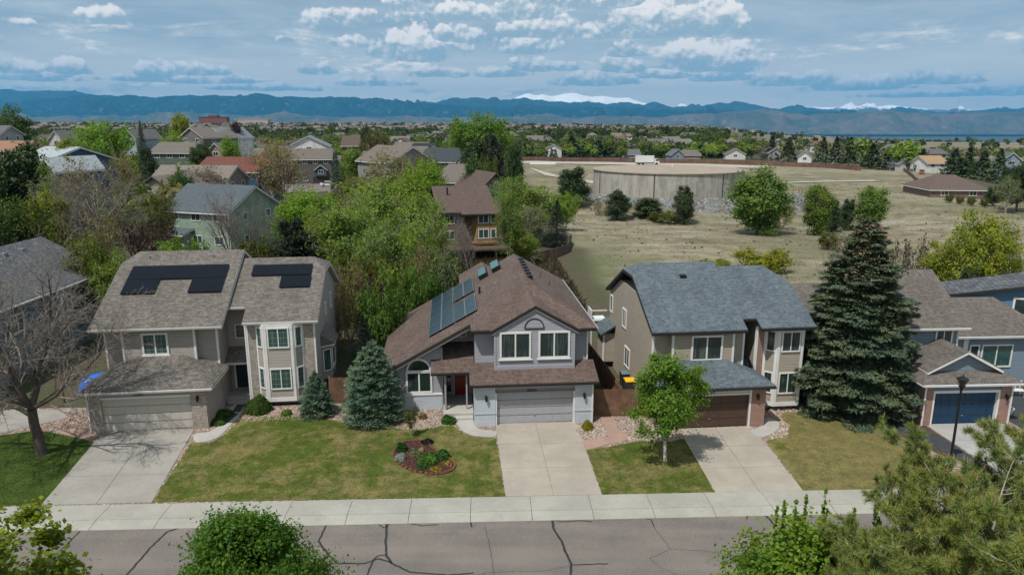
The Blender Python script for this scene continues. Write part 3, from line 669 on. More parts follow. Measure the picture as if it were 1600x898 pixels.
# ------------------------------------------------------------------ house parts
FX, FN = (1, 0, 0), (0, -1, 0)
def window(root, O, Rv, N, w, h, nv=1, nh=0, frame='white', glass='glass', fw=.09, name='window', sill=False):
    f = MB()
    f.obox(O, Rv, N, 0, w, 0, fw, -.02, .07).obox(O, Rv, N, 0, w, h - fw, h, -.02, .07)
    f.obox(O, Rv, N, 0, fw, fw, h - fw, -.02, .07).obox(O, Rv, N, w - fw, w, fw, h - fw, -.02, .07)
    for i in range(nv):
        c = w * (i + 1) / (nv + 1); f.obox(O, Rv, N, c - fw * .38, c + fw * .38, fw, h - fw, -.02, .055)
    gm = MB() if nh else None
    if nh:
        f0 = f; f = gm
        for i in range(nh):
            c = h * (i + 1) / (nh + 1); f.obox(O, Rv, N, fw, w - fw, c - .006, c + .006, 0, .026)
        k = 2 * (nv + 1)
        for i in range(1, k):
            if i % 2: c = w * i / k; f.obox(O, Rv, N, c - .006, c + .006, fw, h - fw, 0, .023)
        f = f0
    if sill: f.obox(O, Rv, N, -.08, w + .08, -.07, -.002, -.02, .11)
    wo = fixn(f.build(name, M[frame] if isinstance(frame, str) else frame, root))
    p = MB().obox(O, Rv, N, fw * .6, w - fw * .6, fw * .6, h - fw * .6, -.01, .022)
    fixn(p.build('pane', M[glass], wo))
    if gm: fixn(gm.build('grid', M['greytrim'], wo))
    return wo
def garage_door(root, u0, u1, v, zt, mat, rows=4, cols=8):
    d = MB().box(u0, u1, v, v + .05, .035, zt); W_ = (u1 - u0) / cols; H_ = (zt - .035) / rows
    o = d.build('garage_door', mat, root)
    q = MB()
    for i in range(cols):
        for j in range(rows):
            q.box(u0 + i * W_ + .06, u0 + (i + 1) * W_ - .06, v - .016, v - .001, .035 + j * H_ + .07, .035 + (j + 1) * H_ - .06)
    q.build('door_panel', mat, o)
    s = MB()
    for j in range(1, rows): s.box(u0, u1, v - .004, v - .001, .035 + j * H_ - .012, .035 + j * H_ + .008)
    s.build('door_seam', M['darktrim'], o)
    MB().box((u0 + u1) / 2 - .06, (u0 + u1) / 2 + .06, v - .05, v - .017, .55, .60).build('handle', M['metal'], o)
    return o
def roof(root, polys, mat, trim, t=.06, tt=.17, name='roof'):
    r = MB().shell(polys, t).build(name, mat, root); fixn(r)
    f = MB().shell(polys, tt, -t - .004).build('fascia', trim, r); fixn(f); return r
def gutter(r, pts, mat):
    mb = MB()
    for a, b in zip(pts, pts[1:]):
        a = Vector(a); b = Vector(b); d = (b - a).normalized(); n = Vector((d.y, -d.x, 0))
        q = [a + n * .005 + Vector((0, 0, -.05)), a + n * .12 + Vector((0, 0, -.05)), a + n * .10 + Vector((0, 0, -.17)), a + n * .005 + Vector((0, 0, -.17))]
        mb.prism([tuple(x) for x in q], tuple(b - a))
    fixn(mb.build('gutter', mat, r))
def downspout(root, u, v, z0, z1, mat): MB().box(u - .045, u + .045, v - .06, v, z0, z1).build('downspout', mat, root)
def vents(r, pts, mat, s=.14, name='roof_vent'):
    for p in pts:
        fixn(MB().box(p[0] - s, p[0] + s, p[1] - s, p[1] + s, p[2] - .1, p[2] + .13).build(name, mat, r))
def pipe(r, p, mat, h=.4, rad=.05): MB().tube([(p[0], p[1], p[2] - .2), (p[0], p[1], p[2] + h)], rad, 8).build('vent_pipe', mat, r)
def sconce(root, u, v, z):
    s = MB().box(u - .05, u + .05, v - .03, v, z - .02, z + .2).tube([(u, v - .03, z + .17), (u, v - .14, z + .2)], .015, 5)
    s.tube([(u, v - .14, z + .19), (u, v - .14, z + .15), (u, v - .14, z - .13), (u, v - .14, z - .17)], [.02, .09, .065, .015], 8)
    s.build('wall_lantern', M['black'], root)
def number(root, txt, u, v, z, size, mat):
    cu = bpy.data.curves.new('digits', 'FONT'); cu.body = txt; cu.size = size; cu.extrude = .012; cu.align_x = 'CENTER'; cu.space_character = 1.15
    o = bpy.data.objects.new('digits', cu); C.objects.link(o)
    bpy.context.view_layer.update()
    me = bpy.data.meshes.new_from_object(o.evaluated_get(bpy.context.evaluated_depsgraph_get()))
    bpy.data.objects.remove(o); me.materials.clear(); me.materials.append(mat)
    h = bpy.data.objects.new('house_number', me); C.objects.link(h); h.parent = root; h.location = (u, v, z); h.rotation_euler = (R(90), 0, 0)
def solar(parent, u0, u1, nu, P, e1, e2, nvv, cell, mat, frame, lift=.14, gap=.008, lab=None):
    """panels on a roof plane: P origin, e1/e2 unit vectors in the plane"""
    P = Vector(P); e1 = Vector(e1).normalized(); e2 = Vector(e2).normalized(); n = e1.cross(e2)
    if n.z < 0: n = -n
    w, h = cell
    for i in range(nu):
        for j in range(nvv):
            o = P + e1 * (i * (w + gap)) + e2 * (j * (h + gap)) + n * lift
            a = [o, o + e1 * w, o + e1 * w + e2 * h, o + e2 * h]
            pn = fixn(MB().prism([tuple(x - n * .05) for x in a], tuple(n * .035)).build('solar_panel', frame, parent))
            k = .012 if mat is M['pv'] else .03; b = [o + e1 * k + e2 * k, o + e1 * (w - k) + e2 * k, o + e1 * (w - k) + e2 * (h - k), o + e1 * k + e2 * (h - k)]
            fixn(MB().prism([tuple(x - n * .018) for x in b], tuple(n * .012)).build('cell_glass', mat, pn))
            if lab: pn['label'] = lab
def slopes(u0, u1, ve, ze, s, vr, jl=0.0, jr=0.0, extra_front=None):
    """side-gabled roof with clipped ends; returns polygons (front, back, clips)"""
    zr = ze + s * (vr - ve); vb = 2 * vr - ve
    F_ = list(extra_front) if extra_front else [(u0, ve, ze), (u1, ve, ze)]
    Bk = [(u1, vb, ze), (u0, vb, ze)]
    out = []
    if jr:
        a = (u1, vr - jr, zr - s * jr); b = (u1, vr + jr, zr - s * jr); c = (u1 - jr * .7, vr, zr); F_ += [a, c]; Bk = [c, b] + Bk; out.append([a, b, c])
    else: F_ += [(u1, vr, zr)]; Bk = [(u1, vr, zr)] + Bk
    if jl:
        a = (u0, vr - jl, zr - s * jl); b = (u0, vr + jl, zr - s * jl); c = (u0 + jl * .7, vr, zr); F_ += [c, a]; Bk += [b, c]; out.append([a, c, b])
    else: F_ += [(u0, vr, zr)]; Bk += [(u0, vr, zr)]
    return [F_, Bk] + out
def body(root, u0, u1, v0, v1, ze, s, vr, cut, mat, name='wall'):
    zc = ze + s * (vr - v0) - cut; k = (zc - ze) / s
    pts = [(u0, v0, 0), (u0, v0, ze), (u0, v0 + k, zc), (u0, v1 - k, zc), (u0, v1, ze), (u0, v1, 0)]
    return fixn(MB().prism(pts, (u1 - u0, 0, 0)).build(name, mat, root))
def vtrim(root, pts, z0, z1, mat, w=.13):
    for (u, v) in pts: MB().box(u - w / 2, u + w / 2, v - .035, v + .10, z0, z1).build('corner_trim', mat, root)

def twin(q):
    root = thing(q['name'], q['label'], 'house', (q['X'], q['Y'], 0), q['rot'])
    sid, trim, shg, stone, white = q['sid'], q['trim'], q['sh'], q['stone'], q['white']
    g0, d0, d1, g1, vF = q['g0'], q['d0'], q['d1'], q['g1'], q['vF']
    ze, s, ve, vr = q['ze'], q['s'], q['ve'], q['vr']; vW = q['vW']; vb = 2 * vr - ve
    w0, jA, jB, w1 = q['w0'], q['jA'], q['jB'], q['w1']
    # garage block
    body(root, w0, w1, vW + .45, vb - .45, ze - .15, s, vr, 1.2, sid)
    MB().box(jA, jB, vW, vW + .5, 2.4, ze - .12).build('wall', sid, root)
    MB().box(g0, d0, vF, vF + .6, 0, 2.62).build('pillar', stone, root); MB().box(d1, g1 - .006, vF, vF + .6, 0, 2.62).build('pillar', stone, root)
    MB().box(d0, d1, vF + .02, vF + .3, 2.13, 2.60).build('header', q['head'], root)
    MB().box(d0 - .0, d1, vF - .015, vF + .02, 2.13, 2.24).build('header_trim', white, root)
    if q.get('jamb'): [MB().box(a, a + .13, vF - .02, vF + .1, 0, 2.5).build('door_jamb', white, root) for a in (d1, d0 - .13)]
    MB().box(g1 - .25, g1, vF + .6, vW + 2.6, 0, 2.62).build('wall', sid, root); MB().box(g0, g0 + .25, vF + .6, vW + .7, 0, 2.62).build('wall', sid, root)
    garage_door(root, d0, d1, vF + .16, 2.13, q['door'])
    number(root, q['num'], q['nu'], vF - .035 if not q.get('nz') else vF - .0, q.get('nz', 2.30), .27, q['nmat'])
    sconce(root, (d1 + g1) / 2 - .02, vF, 1.95)
    # hipped garage roof
    p0, p1, r0, r1 = q['p0'], q['p1'], q['pr0'], q['pr1']; zp = 2.78; vp = vF - .35; zt = 3.86; vt = vW + .02
    pr = roof(root, [[(p0, vp, zp), (p1, vp, zp), (r1, vt, zt), (r0, vt, zt)], [(p1, vp, zp), (p1, vt + .5, zp), (r1, vt + .5, zt), (r1, vt, zt)],
                     [(p0, vt + .5, zp), (p0, vp, zp), (r0, vt, zt), (r0, vt + .5, zt)]], shg, trim, tt=.12)
    gutter(pr, [(p0, vp, zp - .02), (p1, vp, zp - .02)], trim)
    # main roof, left part
    rp = roof(root, slopes(q['r0'], q['r1'], ve, ze, s, vr, q['jl'], 0), shg, trim)
    gutter(rp, [(q['r0'], ve, ze), (q['r1'], ve, ze)], trim)
    # main roof, right part
    st = q['step']; ve2 = q['ve2']; vr2 = q['vr2']; u2 = q['r2']; vn = q['vn']
    zf = ze + s * (vn - ve2)
    ex = [(q['r1'] - .12, vn, zf), (q['un'], vn, zf), (q['un'], ve2, ze), (u2, ve2, ze)]
    rq = roof(root, slopes(q['r1'] - .12, u2, ve2, ze, s, vr2, 0, q['jr'], ex), shg, trim)
    gutter(rq, [(q['un'], ve2, ze), (u2, ve2, ze)], trim); gutter(rq, [(q['r1'] + .02, vn, zf), (q['un'] - .1, vn, zf)], trim)
    b0, b1, b2, b3, b4, b5, vB, vf = [q[k] for k in ('b0', 'b1', 'b2', 'b3', 'b4', 'b5', 'vB', 'vf')]
    body(root, b0, b5, vB, 2 * vr2 - ve2 - .45, ze - .12, s, vr2, .9, sid)
    MB().box(w1 - .05, b0 + .05, q['vE'], q['vE'] + 2, 0, zf - .22).build('wall', sid, root)
    # stone or brick beside the bay
    MB().box(b0 - .02, b1, vB - .04, vB + .05, 0, ze - .16).build('brick_panel', stone, root)
    if b5 - b4 > .2: MB().box(b4, b5 - .1, vB - .04, vB + .05, 0, ze - .16).build('brick_panel', stone, root)
    bay = fixn(MB().prism([(b1, vB - .01, .42), (b2, vf, .42), (b3, vf, .42), (b4, vB - .01, .42)], (0, 0, ze - .6)).build('bay', sid, root))
    bt = MB()
    def facing(a, b): 
        d = Vector((b[0] - a[0], b[1] - a[1], 0)); L = d.length; d.normalize(); return (a[0], a[1], 0), tuple(d), (d.y, -d.x, 0), L
    cor = [(b1, vB - .01), (b2, vf), (b3, vf), (b4, vB - .01)]
    for a, b in zip(cor, cor[1:]):
        O, Rv, N, L = facing(a, b)
        bt.obox(O, Rv, N, -.012, L + .012, .36, .62, -.02, .04); bt.obox(O, Rv, N, -.012, L + .012, ze - .5, ze - .17, -.02, .035)
        bt.obox(O, Rv, N, 0, .16, .62, ze - .5, -.02, .03); bt.obox(O, Rv, N, L - .16, L, .62, ze - .5, -.02, .03)
    fixn(bt.build('bay_trim', white, bay))
    for i, (a, b) in enumerate(zip(cor, cor[1:])):
        O, Rv, N, L = facing(a, b)
        if i != 1 and L < .6: continue
        m_ = .22 if i == 1 else .14; nv = 1 if i == 1 else 0
        for z0, hh in ((1.2, 1.45), (4.02, 1.38)):
            window(root, (O[0] + Rv[0] * m_, O[1] + Rv[1] * m_, z0), Rv, N, L - 2 * m_, hh, nv, q.get('grid', 0), 'white', q.get('gl', 'glass'), .08)
    vtrim(root, [(b0, vB - .03), (b5 - .06, vB)], 0, ze - .16, white)
    vtrim(root, [(jA + .06, vW), (jB - .06, vW)], 2.9, ze - .14, white); vtrim(root, [(w1 - .06, vW + .45), (w0 + .06, vW + .45)], 2.7, ze - .16, white)
    # main upper window
    window(root, (q['wu0'], vW, q['wz0']), FX, FN, q['wu1'] - q['wu0'], q['wz1'] - q['wz0'], 1, q.get('grid', 0), 'white', q.get('gl', 'glass'), .12, sill=True)
    # entry: door, small roof, steps
    vE = q['vE']; e0, e1 = q['e0'], q['e1']
    dr = MB().box(e0, e0 + .95, vE - .06, vE - .005, .5, 2.55).build('front_door', q['edoor'], root)
    MB().box(e0 + .82, e0 + .88, vE - .12, vE - .062, 1.4, 1.5).build('handle', M['metal'], dr)
    MB().box(e0 - .12, e0, vE - .09, vE - .004, .5, 2.67).box(e0 + .95, e0 + 1.07, vE - .09, vE - .004, .5, 2.67).box(e0, e0 + .95, vE - .09, vE - .004, 2.55, 2.67).build('door_frame', white, root)
    er = roof(root, [[(w1 - .0, vE - 1.3, 2.75), (b0 - .05, vE - 1.3, 2.75), (b0 - .05, vE + .02, 3.45), (w1 - .0, vE + .02, 3.45)]], shg, trim, tt=.14, name='entry_roof')
    MB().box(w1, b0 - .03, vE - 1.4, vE - .1, -.1, .36).box(w1 + .1, b0 - .2, vE - 1.9, vE - 1.4, -.1, .2).build('entry_step', M['walk'], root)
    if q.get('ewin'): window(root, q['ewin'][:3], FX, FN, q['ewin'][3], q['ewin'][4], 0, 2, 'white', 'glass', .07)
    downspout(root, b0 - .1, vB - .02, .1, ze - .2, white); downspout(root, g0 + .1, vF - .0, 0.05, 2.6, white)
    return root, rp, rq, pr

# ---- house with taupe shingles on the left
h1, r1, r1b, r1p = twin(dict(name='house', label='beige house with taupe shingle roof and two black solar arrays, behind the bare tree', X=-24.58, Y=39.52, rot=7,
    sid=M['sid1'], trim=M['cream'], white=M['white'], sh=M['sh1'], stone=M['stone1'], head=M['sid1'], door=M['door_t'], edoor=M['dgreen'],
    g0=-.83, d0=0, d1=5.14, g1=6.03, vF=-.15, num='9043', nu=2.2, nmat=M['bark'], ze=5.8, s=.5, ve=2.4, vr=9.6, vW=2.85, w0=-.85, jA=.35, jB=4.8, w1=6.05,
    p0=-1.0, p1=6.55, pr0=.9, pr1=3.9, r0=-1.35, r1=6.62, jl=1.25, step=.35, ve2=3.0, vr2=9.1, r2=12.45, jr=1.3, vn=4.4, un=7.7,
    b0=7.85, b1=8.4, b2=9.0, b3=10.8, b4=11.4, b5=12.15, vB=3.4, vf=2.85, vE=5.5, e0=6.4, e1=7.4, wu0=1.55, wu1=3.15, wz0=3.85, wz1=5.32, grid=3, gl='teal_glass', ewin=(6.55, 5.5, 4.0, 1.15, 1.0)))
def onroof(u, v, q_ve, ze=5.8, s=.5): return (u, v, ze + s * (v - q_ve))
e2 = (0, 1, .5)
# left array: upper row of six, lower pairs at both ends ; right array: four above, two below
solar(r1, 0, 0, 6, onroof(-.38, 6.62, 2.4), (1, 0, 0), e2, 1, (1.045, 1.47), M['pv'], M['black'])
solar(r1, 0, 0, 2, onroof(-.38, 5.28, 2.4), (1, 0, 0), e2, 1, (1.045, 1.47), M['pv'], M['black']); solar(r1, 0, 0, 2, onroof(3.82, 5.28, 2.4), (1, 0, 0), e2, 1, (1.045, 1.47), M['pv'], M['black'])
solar(r1b, 0, 0, 4, onroof(7.5, 7.15, 3.0), (1, 0, 0), e2, 1, (1.0, 1.2), M['pv'], M['black']); solar(r1b, 0, 0, 2, onroof(9.56, 5.95, 3.0), (1, 0, 0), e2, 1, (1.0, 1.25), M['pv'], M['black'])
vents(r1, [onroof(.3, 8.9, 2.4), onroof(4.6, 8.9, 2.4)], M['metal'], .09)
RU, RN = (0, 1, 0), (1, 0, 0)
window(h1, (12.15, 8.2, 4.7), RU, RN, .6, .9, 0, 0); window(h1, (12.15, 11.0, 4.5), RU, RN, .7, 1.2, 0, 0); window(h1, (12.15, 11.4, 1.2), RU, RN, .8, 1.3, 0, 0)
sb = fixn(MB().prism([(12.14, 5.6, .75), (12.75, 6.1, .75), (12.75, 7.9, .75), (12.14, 8.4, .75)], (0, 0, 2.6)).build('side_bay', M['sid1'], h1))
window(h1, (12.75, 6.25, 1.3), RU, RN, 1.5, 1.6, 0, 0, 'white', 'teal_glass'); window(h1, (12.2, 5.66, 1.3), (.772, .636, 0), (.636, -.772, 0), .65, 1.6, 0, 0, 'white', 'teal_glass', .07)
roof(h1, [[(12.1, 5.3, 4.15), (13.0, 5.9, 3.3), (13.0, 8.1, 3.3), (12.1, 8.7, 4.15)], [(12.1, 5.3, 4.15), (12.1, 5.29, 3.3), (13.0, 5.9, 3.3)], [(12.1, 8.7, 4.15), (13.0, 8.1, 3.3), (12.1, 8.71, 3.3)]], M['sh1'], M['cream'], tt=.1, name='bay_roof')

# ---- slate-roofed house
h3, r3, r3b, r3p = twin(dict(name='house', label='tan house with slate blue shingle roof and brown garage door, behind the young white-barked tree', X=10.97, Y=40.07, rot=6,
    sid=M['sid3'], trim=M['darktrim'], white=M['white'], sh=M['sh3'], stone=M['brick_r'], head=M['cream'], door=M['door_b'], edoor=M['dgreen'],
    g0=-2.2, d0=-1.3, d1=3.5, g1=4.55, vF=-.15, num='9023', nu=1.0, nmat=M['black'], ze=5.8, s=.51, ve=1.3, vr=7.4, vW=1.65, w0=-2.02, jA=-.9, jB=3.1, w1=3.95,
    p0=-2.6, p1=4.95, pr0=-.75, pr1=2.45, r0=-2.3, r1=3.75, jl=1.2, step=.1, ve2=1.55, vr2=7.1, r2=8.35, jr=1.7, vn=2.35, un=4.75,
    b0=5.0, b1=5.5, b2=6.15, b3=7.85, b4=8.04, b5=8.1, vB=2.6, vf=2.0, vE=4.4, e0=4.0, e1=5.0, wu0=.32, wu1=2.35, wz0=3.75, wz1=5.4, jamb=1))
vents(r3, [onroof(1.1, 6.0, 1.3, s=.51)], M['black'], .2); pipe(r3, onroof(-1.2, 6.4, 1.3, s=.51), M['metal'], .25)
LU, LN = (0, -1, 0), (-1, 0, 0)
window(h3, (-2.02, 12.9, 4.1), LU, LN, .75, 1.35, 0, 0); window(h3, (-2.02, 9.2, 3.95), LU, LN, 1.0, 1.4, 1, 0); window(h3, (-2.02, 8.3, 1.35), LU, LN, 1.3, 1.45, 1, 0)
MB().box(-2.85, -1.98, 11.4, 13.4, .5, 2.7).build('side_bump', M['sid3'], h3)
roof(h3, [[(-3.15, 11.1, 2.75), (-3.15, 13.7, 2.75), (-2.0, 13.7, 3.45), (-2.0, 11.1, 3.45)]], M['sh3'], M['darktrim'], tt=.1, name='bump_roof')
MB().box(-2.92, -2.78, 11.34, 11.46, .5, 2.66).build('corner_trim', M['white'], h3)
MB().box(-3.3, -2.03, 13.9, 15.2, 3.0, 3.1).box(-3.3, -3.22, 13.9, 15.2, 3.1, 3.9).box(-3.22, -2.03, 13.9, 13.97, 3.8, 3.9).box(-3.3, -3.2, 13.9, 14.0, 0, 3.0).build('rear_deck', M['white'], h3)

# ---- the middle house
h2 = thing('house', 'grey house with brown roof, red front door and blue solar panels, middle of the row', 'house', (-1.03, 40.54, 0), 5)
ES = .55; EZ = 5.844
sid = M['sid2']; DT = M['darktrim']; GT = M['greytrim']; WH = M['white']
def lz(u): return 8 - ES * (2.5 - u)
# bodies
fixn(MB().prism([(-1.15, 1.6, 0), (6.02, 1.6, 0), (6.02, 14.9, 0), (-1.15, 14.9, 0)], (0, 0, 5.62)).build('wall', sid, h2))
fixn(MB().prism([(-1.2, 14.6, 5.6), (6.0, 14.6, 5.6), (2.5, 14.6, 7.6)], (0, .28, 0)).build('wall', sid, h2))
fixn(MB().prism([(-6.45, 2.95, 0), (-3.3, 2.95, 0), (-3.3, 2.95, lz(-3.3) - .24), (-6.45, 2.95, lz(-6.45) - .24)], (0, 11.95, 0)).build('wall', sid, h2))
fixn(MB().prism([(-3.31, 4.6, 0), (-1.1, 4.6, 0), (-1.1, 4.6, lz(-1.1) - .3), (-3.31, 4.6, lz(-3.3) - .3)], (0, 10.2, 0)).build('wall', sid, h2))
MB().box(-6.5, -3.26, 2.87, 3.2, 0, 1.0).build('wainscot', M['brick_w'], h2); MB().box(-6.52, -3.22, 2.82, 3.2, 1.0, 1.09).build('wainscot_sill', WH, h2)
# garage front
MB().box(-1.28, 0, -.12, .5, 0, 2.66).build('pillar', M['brick_w'], h2); MB().box(4.93, 6.07, -.12, .5, 0, 2.66).build('pillar', M['brick_w'], h2)
MB().box(-1.32, .02, -.16, -.121, .82, .90).build('pillar_ledge', M['brick_w'], h2); MB().box(4.91, 6.11, -.16, -.121, .82, .90).build('pillar_ledge', M['brick_w'], h2)
MB().box(-1.28, -1.05, .5, 1.7, 0, 2.66).build('wall', sid, h2); MB().box(5.8, 6.07, .5, 1.7, 0, 2.66).build('wall', sid, h2)
MB().box(0, 4.93, -.08, .3, 2.36, 2.66).build('header', GT, h2); MB().box(0, 4.93, .04, .3, 2.13, 2.36).build('header_board', M['hdr'], h2)
MB().box(0, 4.93, -.1, -.0, 2.13, 2.17).build('header_trim', GT, h2)
MB().box(0, .1, -.09, .1, 0, 2.13).build('door_jamb', WH, h2); MB().box(4.83, 4.93, -.09, .1, 0, 2.13).build('door_jamb', WH, h2)
garage_door(h2, .1, 4.83, .12, 2.12, M['door_g']); number(h2, '9033', 2.25, -.09, 2.16, .27, M['black'])
sconce(h2, -.55, -.12, 1.8); sconce(h2, 5.5, -.12, 1.8)
# pent roof over the garage and the porch roof
pr2 = roof(h2, [[(-1.55, -.42, 2.84), (6.36, -.42, 2.84), (6.36, 1.62, 3.55), (-1.55, 1.62, 3.55)]], M['sh2'], DT, tt=.14, name='pent_roof'); gutter(pr2, [(-1.55, -.42, 2.85), (6.36, -.42, 2.85)], DT)
fixn(MB().prism([(-1.5, -.3, 2.66), (-1.5, 1.6, 2.66), (-1.5, 1.6, 3.28), (-1.5, -.3, 2.68)], (.2, 0, 0)).build('pent_end', GT, h2)); fixn(MB().prism([(6.1, -.3, 2.66), (6.1, 1.6, 2.66), (6.1, 1.6, 3.28), (6.1, -.3, 2.68)], (.2, 0, 0)).build('pent_end', GT, h2))
pr3 = roof(h2, [[(-3.95, 1.75, 2.9), (-1.56, 1.75, 2.9), (-1.2, 1.75, 2.9), (-1.2, 4.62, 4.05), (-3.95, 4.62, 4.05)]], M['sh2'], DT, tt=.14, name='porch_roof'); gutter(pr3, [(-3.95, 1.75, 2.9), (-1.6, 1.75, 2.9)], DT)
# main roof
rf2 = roof(h2, [[(-1.42, 1.0, EZ), (6.42, 1.0, EZ), (2.5, 5.1, 8)], [(6.42, 1.0, EZ), (6.42, 15.2, EZ), (2.5, 15.2, 8), (2.5, 5.1, 8)],
                [(-1.42, 1.0, EZ), (2.5, 5.1, 8), (2.5, 15.2, 8), (-7.4, 15.2, lz(-7.4)), (-7.4, 2.45, lz(-7.4)), (-1.42, 2.45, EZ)]], M['sh2'], DT)
fixn(MB().prism([(-7.3, 2.47, lz(-7.3) - .24), (-1.45, 2.47, lz(-1.45) - .24), (-1.45, 2.47, lz(-1.45) - .38), (-7.3, 2.47, lz(-7.3) - .38)], (0, .05, 0)).build('rake_board', M['rake'], rf2))
gutter(rf2, [(-1.42, 1.0, EZ), (-.25, 1.0, EZ)], DT); gutter(rf2, [(5.3, 1.0, EZ), (6.42, 1.0, EZ)], DT); gutter(rf2, [(6.42, 1.0, EZ), (6.42, 15.2, EZ)], GT)
# front gable
fixn(MB().prism([(.02, .93, 3.2), (5.03, .93, 3.2), (5.03, .93, 5.70), (2.55, .93, 7.12), (.02, .93, 5.70)], (0, .9, 0)).build('front_gable', sid, h2))
fixn(MB().prism([(0, .89, 3.3), (5.05, .89, 3.3), (5.05, .89, 3.5), (0, .89, 3.5)], (0, .039, 0)).build('gable_base_trim', sid, h2))
MB().box(0, .12, 0.895, 0.929, 3.5, 5.6).build('corner_trim', sid, h2); MB().box(4.93, 5.05, 0.895, 0.929, 3.5, 5.6).build('corner_trim', sid, h2)
gr2 = roof(h2, [[(-.22, .78, 5.83), (2.55, .78, 7.40), (2.55, 4.2, 7.40), (-.22, 1.2, 5.83)], [(2.55, .78, 7.40), (5.32, .78, 5.83), (5.32, 1.2, 5.83), (2.55, 4.2, 7.40)]], M['sh2'], DT, tt=.10, name='gable_roof')
fixn(MB().prism([(-.15, .83, 5.64), (2.55, .83, 7.19), (5.25, .83, 5.64), (5.25, .83, 5.48), (2.55, .83, 7.03), (-.15, .83, 5.48)], (0, .04, 0)).build('rake_board', M['rake'], gr2))
window(h2, (.35, .93, 3.95), FX, FN, 1.95, 1.75, 1, 0, 'white', 'glass', .12, sill=True); window(h2, (2.75, .93, 3.95), FX, FN, 1.98, 1.75, 1, 0, 'white', 'glass', .12, sill=True)
def arch(root, c, r, z, v, mat, name, ring=.08, thick=.06, fill=None):
    mb = MB(); n = 14
    for i in range(n):
        a, b = math.pi * i / n, math.pi * (i + 1) / n
        mb.prism([(c + r * math.cos(a), v, z + r * math.sin(a)), (c + r * math.cos(b), v, z + r * math.sin(b)), (c + (r - ring) * math.cos(b), v, z + (r - ring) * math.sin(b)), (c + (r - ring) * math.cos(a), v, z + (r - ring) * math.sin(a))], (0, thick, 0))
    mb.box(c - r, c + r, v, v + thick, z - ring, z - .001); o = fixn(mb.build(name, mat, root))
    if fill: fixn(MB().prism([(c + (r - .02) * math.cos(math.pi * i / n), v + .02, z + (r - .02) * math.sin(math.pi * i / n)) for i in range(n + 1)], (0, .03, 0)).build('pane', fill, o))
    return o
arch(h2, 2.5, .62, 5.93, .88, DT, 'arch_ornament', .07, .06, sid)
# living room window with arch
window(h2, (-5.6, 2.95, 1.12), FX, FN, 1.7, 1.5, 1, 0, 'white', 'glass', .13); arch(h2, -4.75, .80, 2.70, 2.86, WH, 'arch_window', .13, .12, M['glass'])
# porch: slab, steps, posts, rail, red door
MB().box(-3.2, -1.3, 1.3, 4.6, -.1, .3).box(-2.5, -1.33, .85, 1.3, -.1, .16).build('porch_floor', M['walk'], h2)
MB().box(-3.12, -3.0, 1.95, 2.07, .3, 2.86).build('porch_post', GT, h2); MB().box(-1.75, -1.65, 1.95, 2.05, .3, 2.86).build('porch_post', GT, h2)
rl = MB().box(-3.1, -3.02, 2.07, 4.5, 1.15, 1.22).box(-3.1, -3.02, 2.07, 4.5, .42, .48)
for i in range(12): rl.box(-3.08, -3.04, 2.2 + i * .2, 2.24 + i * .2, .48, 1.15)
rl.build('railing', WH, h2)
dr = MB().box(-2.45, -1.5, 4.5, 4.59, .32, 2.5).build('front_door', M['red'], h2)
for j in range(3):
    for k in (0, 1): MB().box(-2.38 + k * .43, -2.02 + k * .43, 4.48, 4.499, .45 + j * .68, .98 + j * .68).build('door_panel', M['red'], dr)
MB().box(-1.63, -1.57, 4.42, 4.479, 1.3, 1.42).build('handle', M['metal'], dr)
MB().box(-2.57, -2.45, 4.47, 4.6, .3, 2.62).box(-1.5, -1.38, 4.47, 4.6, .3, 2.62).box(-2.45, -1.5, 4.47, 4.6, 2.5, 2.62).build('door_frame', GT, h2)
window(h2, (-3.05, 4.6, .45), FX, FN, .42, 2.0, 0, 0, 'greytrim', 'glass', .06, 'sidelight'); window(h2, (-2.7, 4.6, 4.35), FX, FN, 1.1, .5, 0, 0, 'white', 'glass', .06)
# rear wing
roof(h2, [[(-1.9, 15.1, 5.35), (.1, 15.1, 6.5), (.1, 19.7, 6.5), (-1.9, 19.7, 5.35)], [(.1, 15.1, 6.5), (2.1, 15.1, 5.35), (2.1, 19.7, 5.35), (.1, 19.7, 6.5)]], M['sh2'], DT, name='rear_roof')
MB().box(-1.5, 1.7, 14.9, 19.3, 0, 5.25).build('wall', sid, h2)
downspout(h2, 6.02, -.13, .05, 2.7, WH); downspout(h2, -3.25, 2.9, .1, 4.2, GT); downspout(h2, 5.95, 1.6, 3.6, 5.6, WH)
# panels on the left slope: e1 up the slope (towards the ridge), e2 back along it
def lp(u, v): return (u, v, lz(u))
LE = (1, 0, ES)
solar(rf2, 0, 0, 2, lp(-4.05, 4.35), LE, (0, 1, 0), 5, (.95, 2.02), M['pvb'], M['metal'], .18, .015)
solar(rf2, 0, 0, 2, lp(-2.32, 4.35), LE, (0, 1, 0), 2, (.84, 2.2), M['pvb'], M['metal'], .18, .015)
solar(rf2, 0, 0, 2, lp(-2.32, 9.85), LE, (0, 1, 0), 2, (.84, 2.2), M['pvb'], M['metal'], .18, .015)
for uu in (-.35, .65): 
    o = Vector(lp(uu, 12.4)); e1 = Vector(LE).normalized(); n = Vector((-ES, 0, 1)).normalized(); a = [o, o + e1 * .75, o + e1 * .75 + Vector((0, 2.5, 0)), o + Vector((0, 2.5, 0))]
    c = fixn(MB().prism([tuple(x - n * .02) for x in a], tuple(n * .34)).build('heat_collector', M['black'], rf2))
    b = [o + e1 * .05 + Vector((0, .05, 0)), o + e1 * .7 + Vector((0, .05, 0)), o + e1 * .7 + Vector((0, 2.45, 0)), o + e1 * .05 + Vector((0, 2.45, 0))]
    fixn(MB().prism([tuple(x + n * .322) for x in b], tuple(n * .02)).build('collector_glass', M['teal'], c))
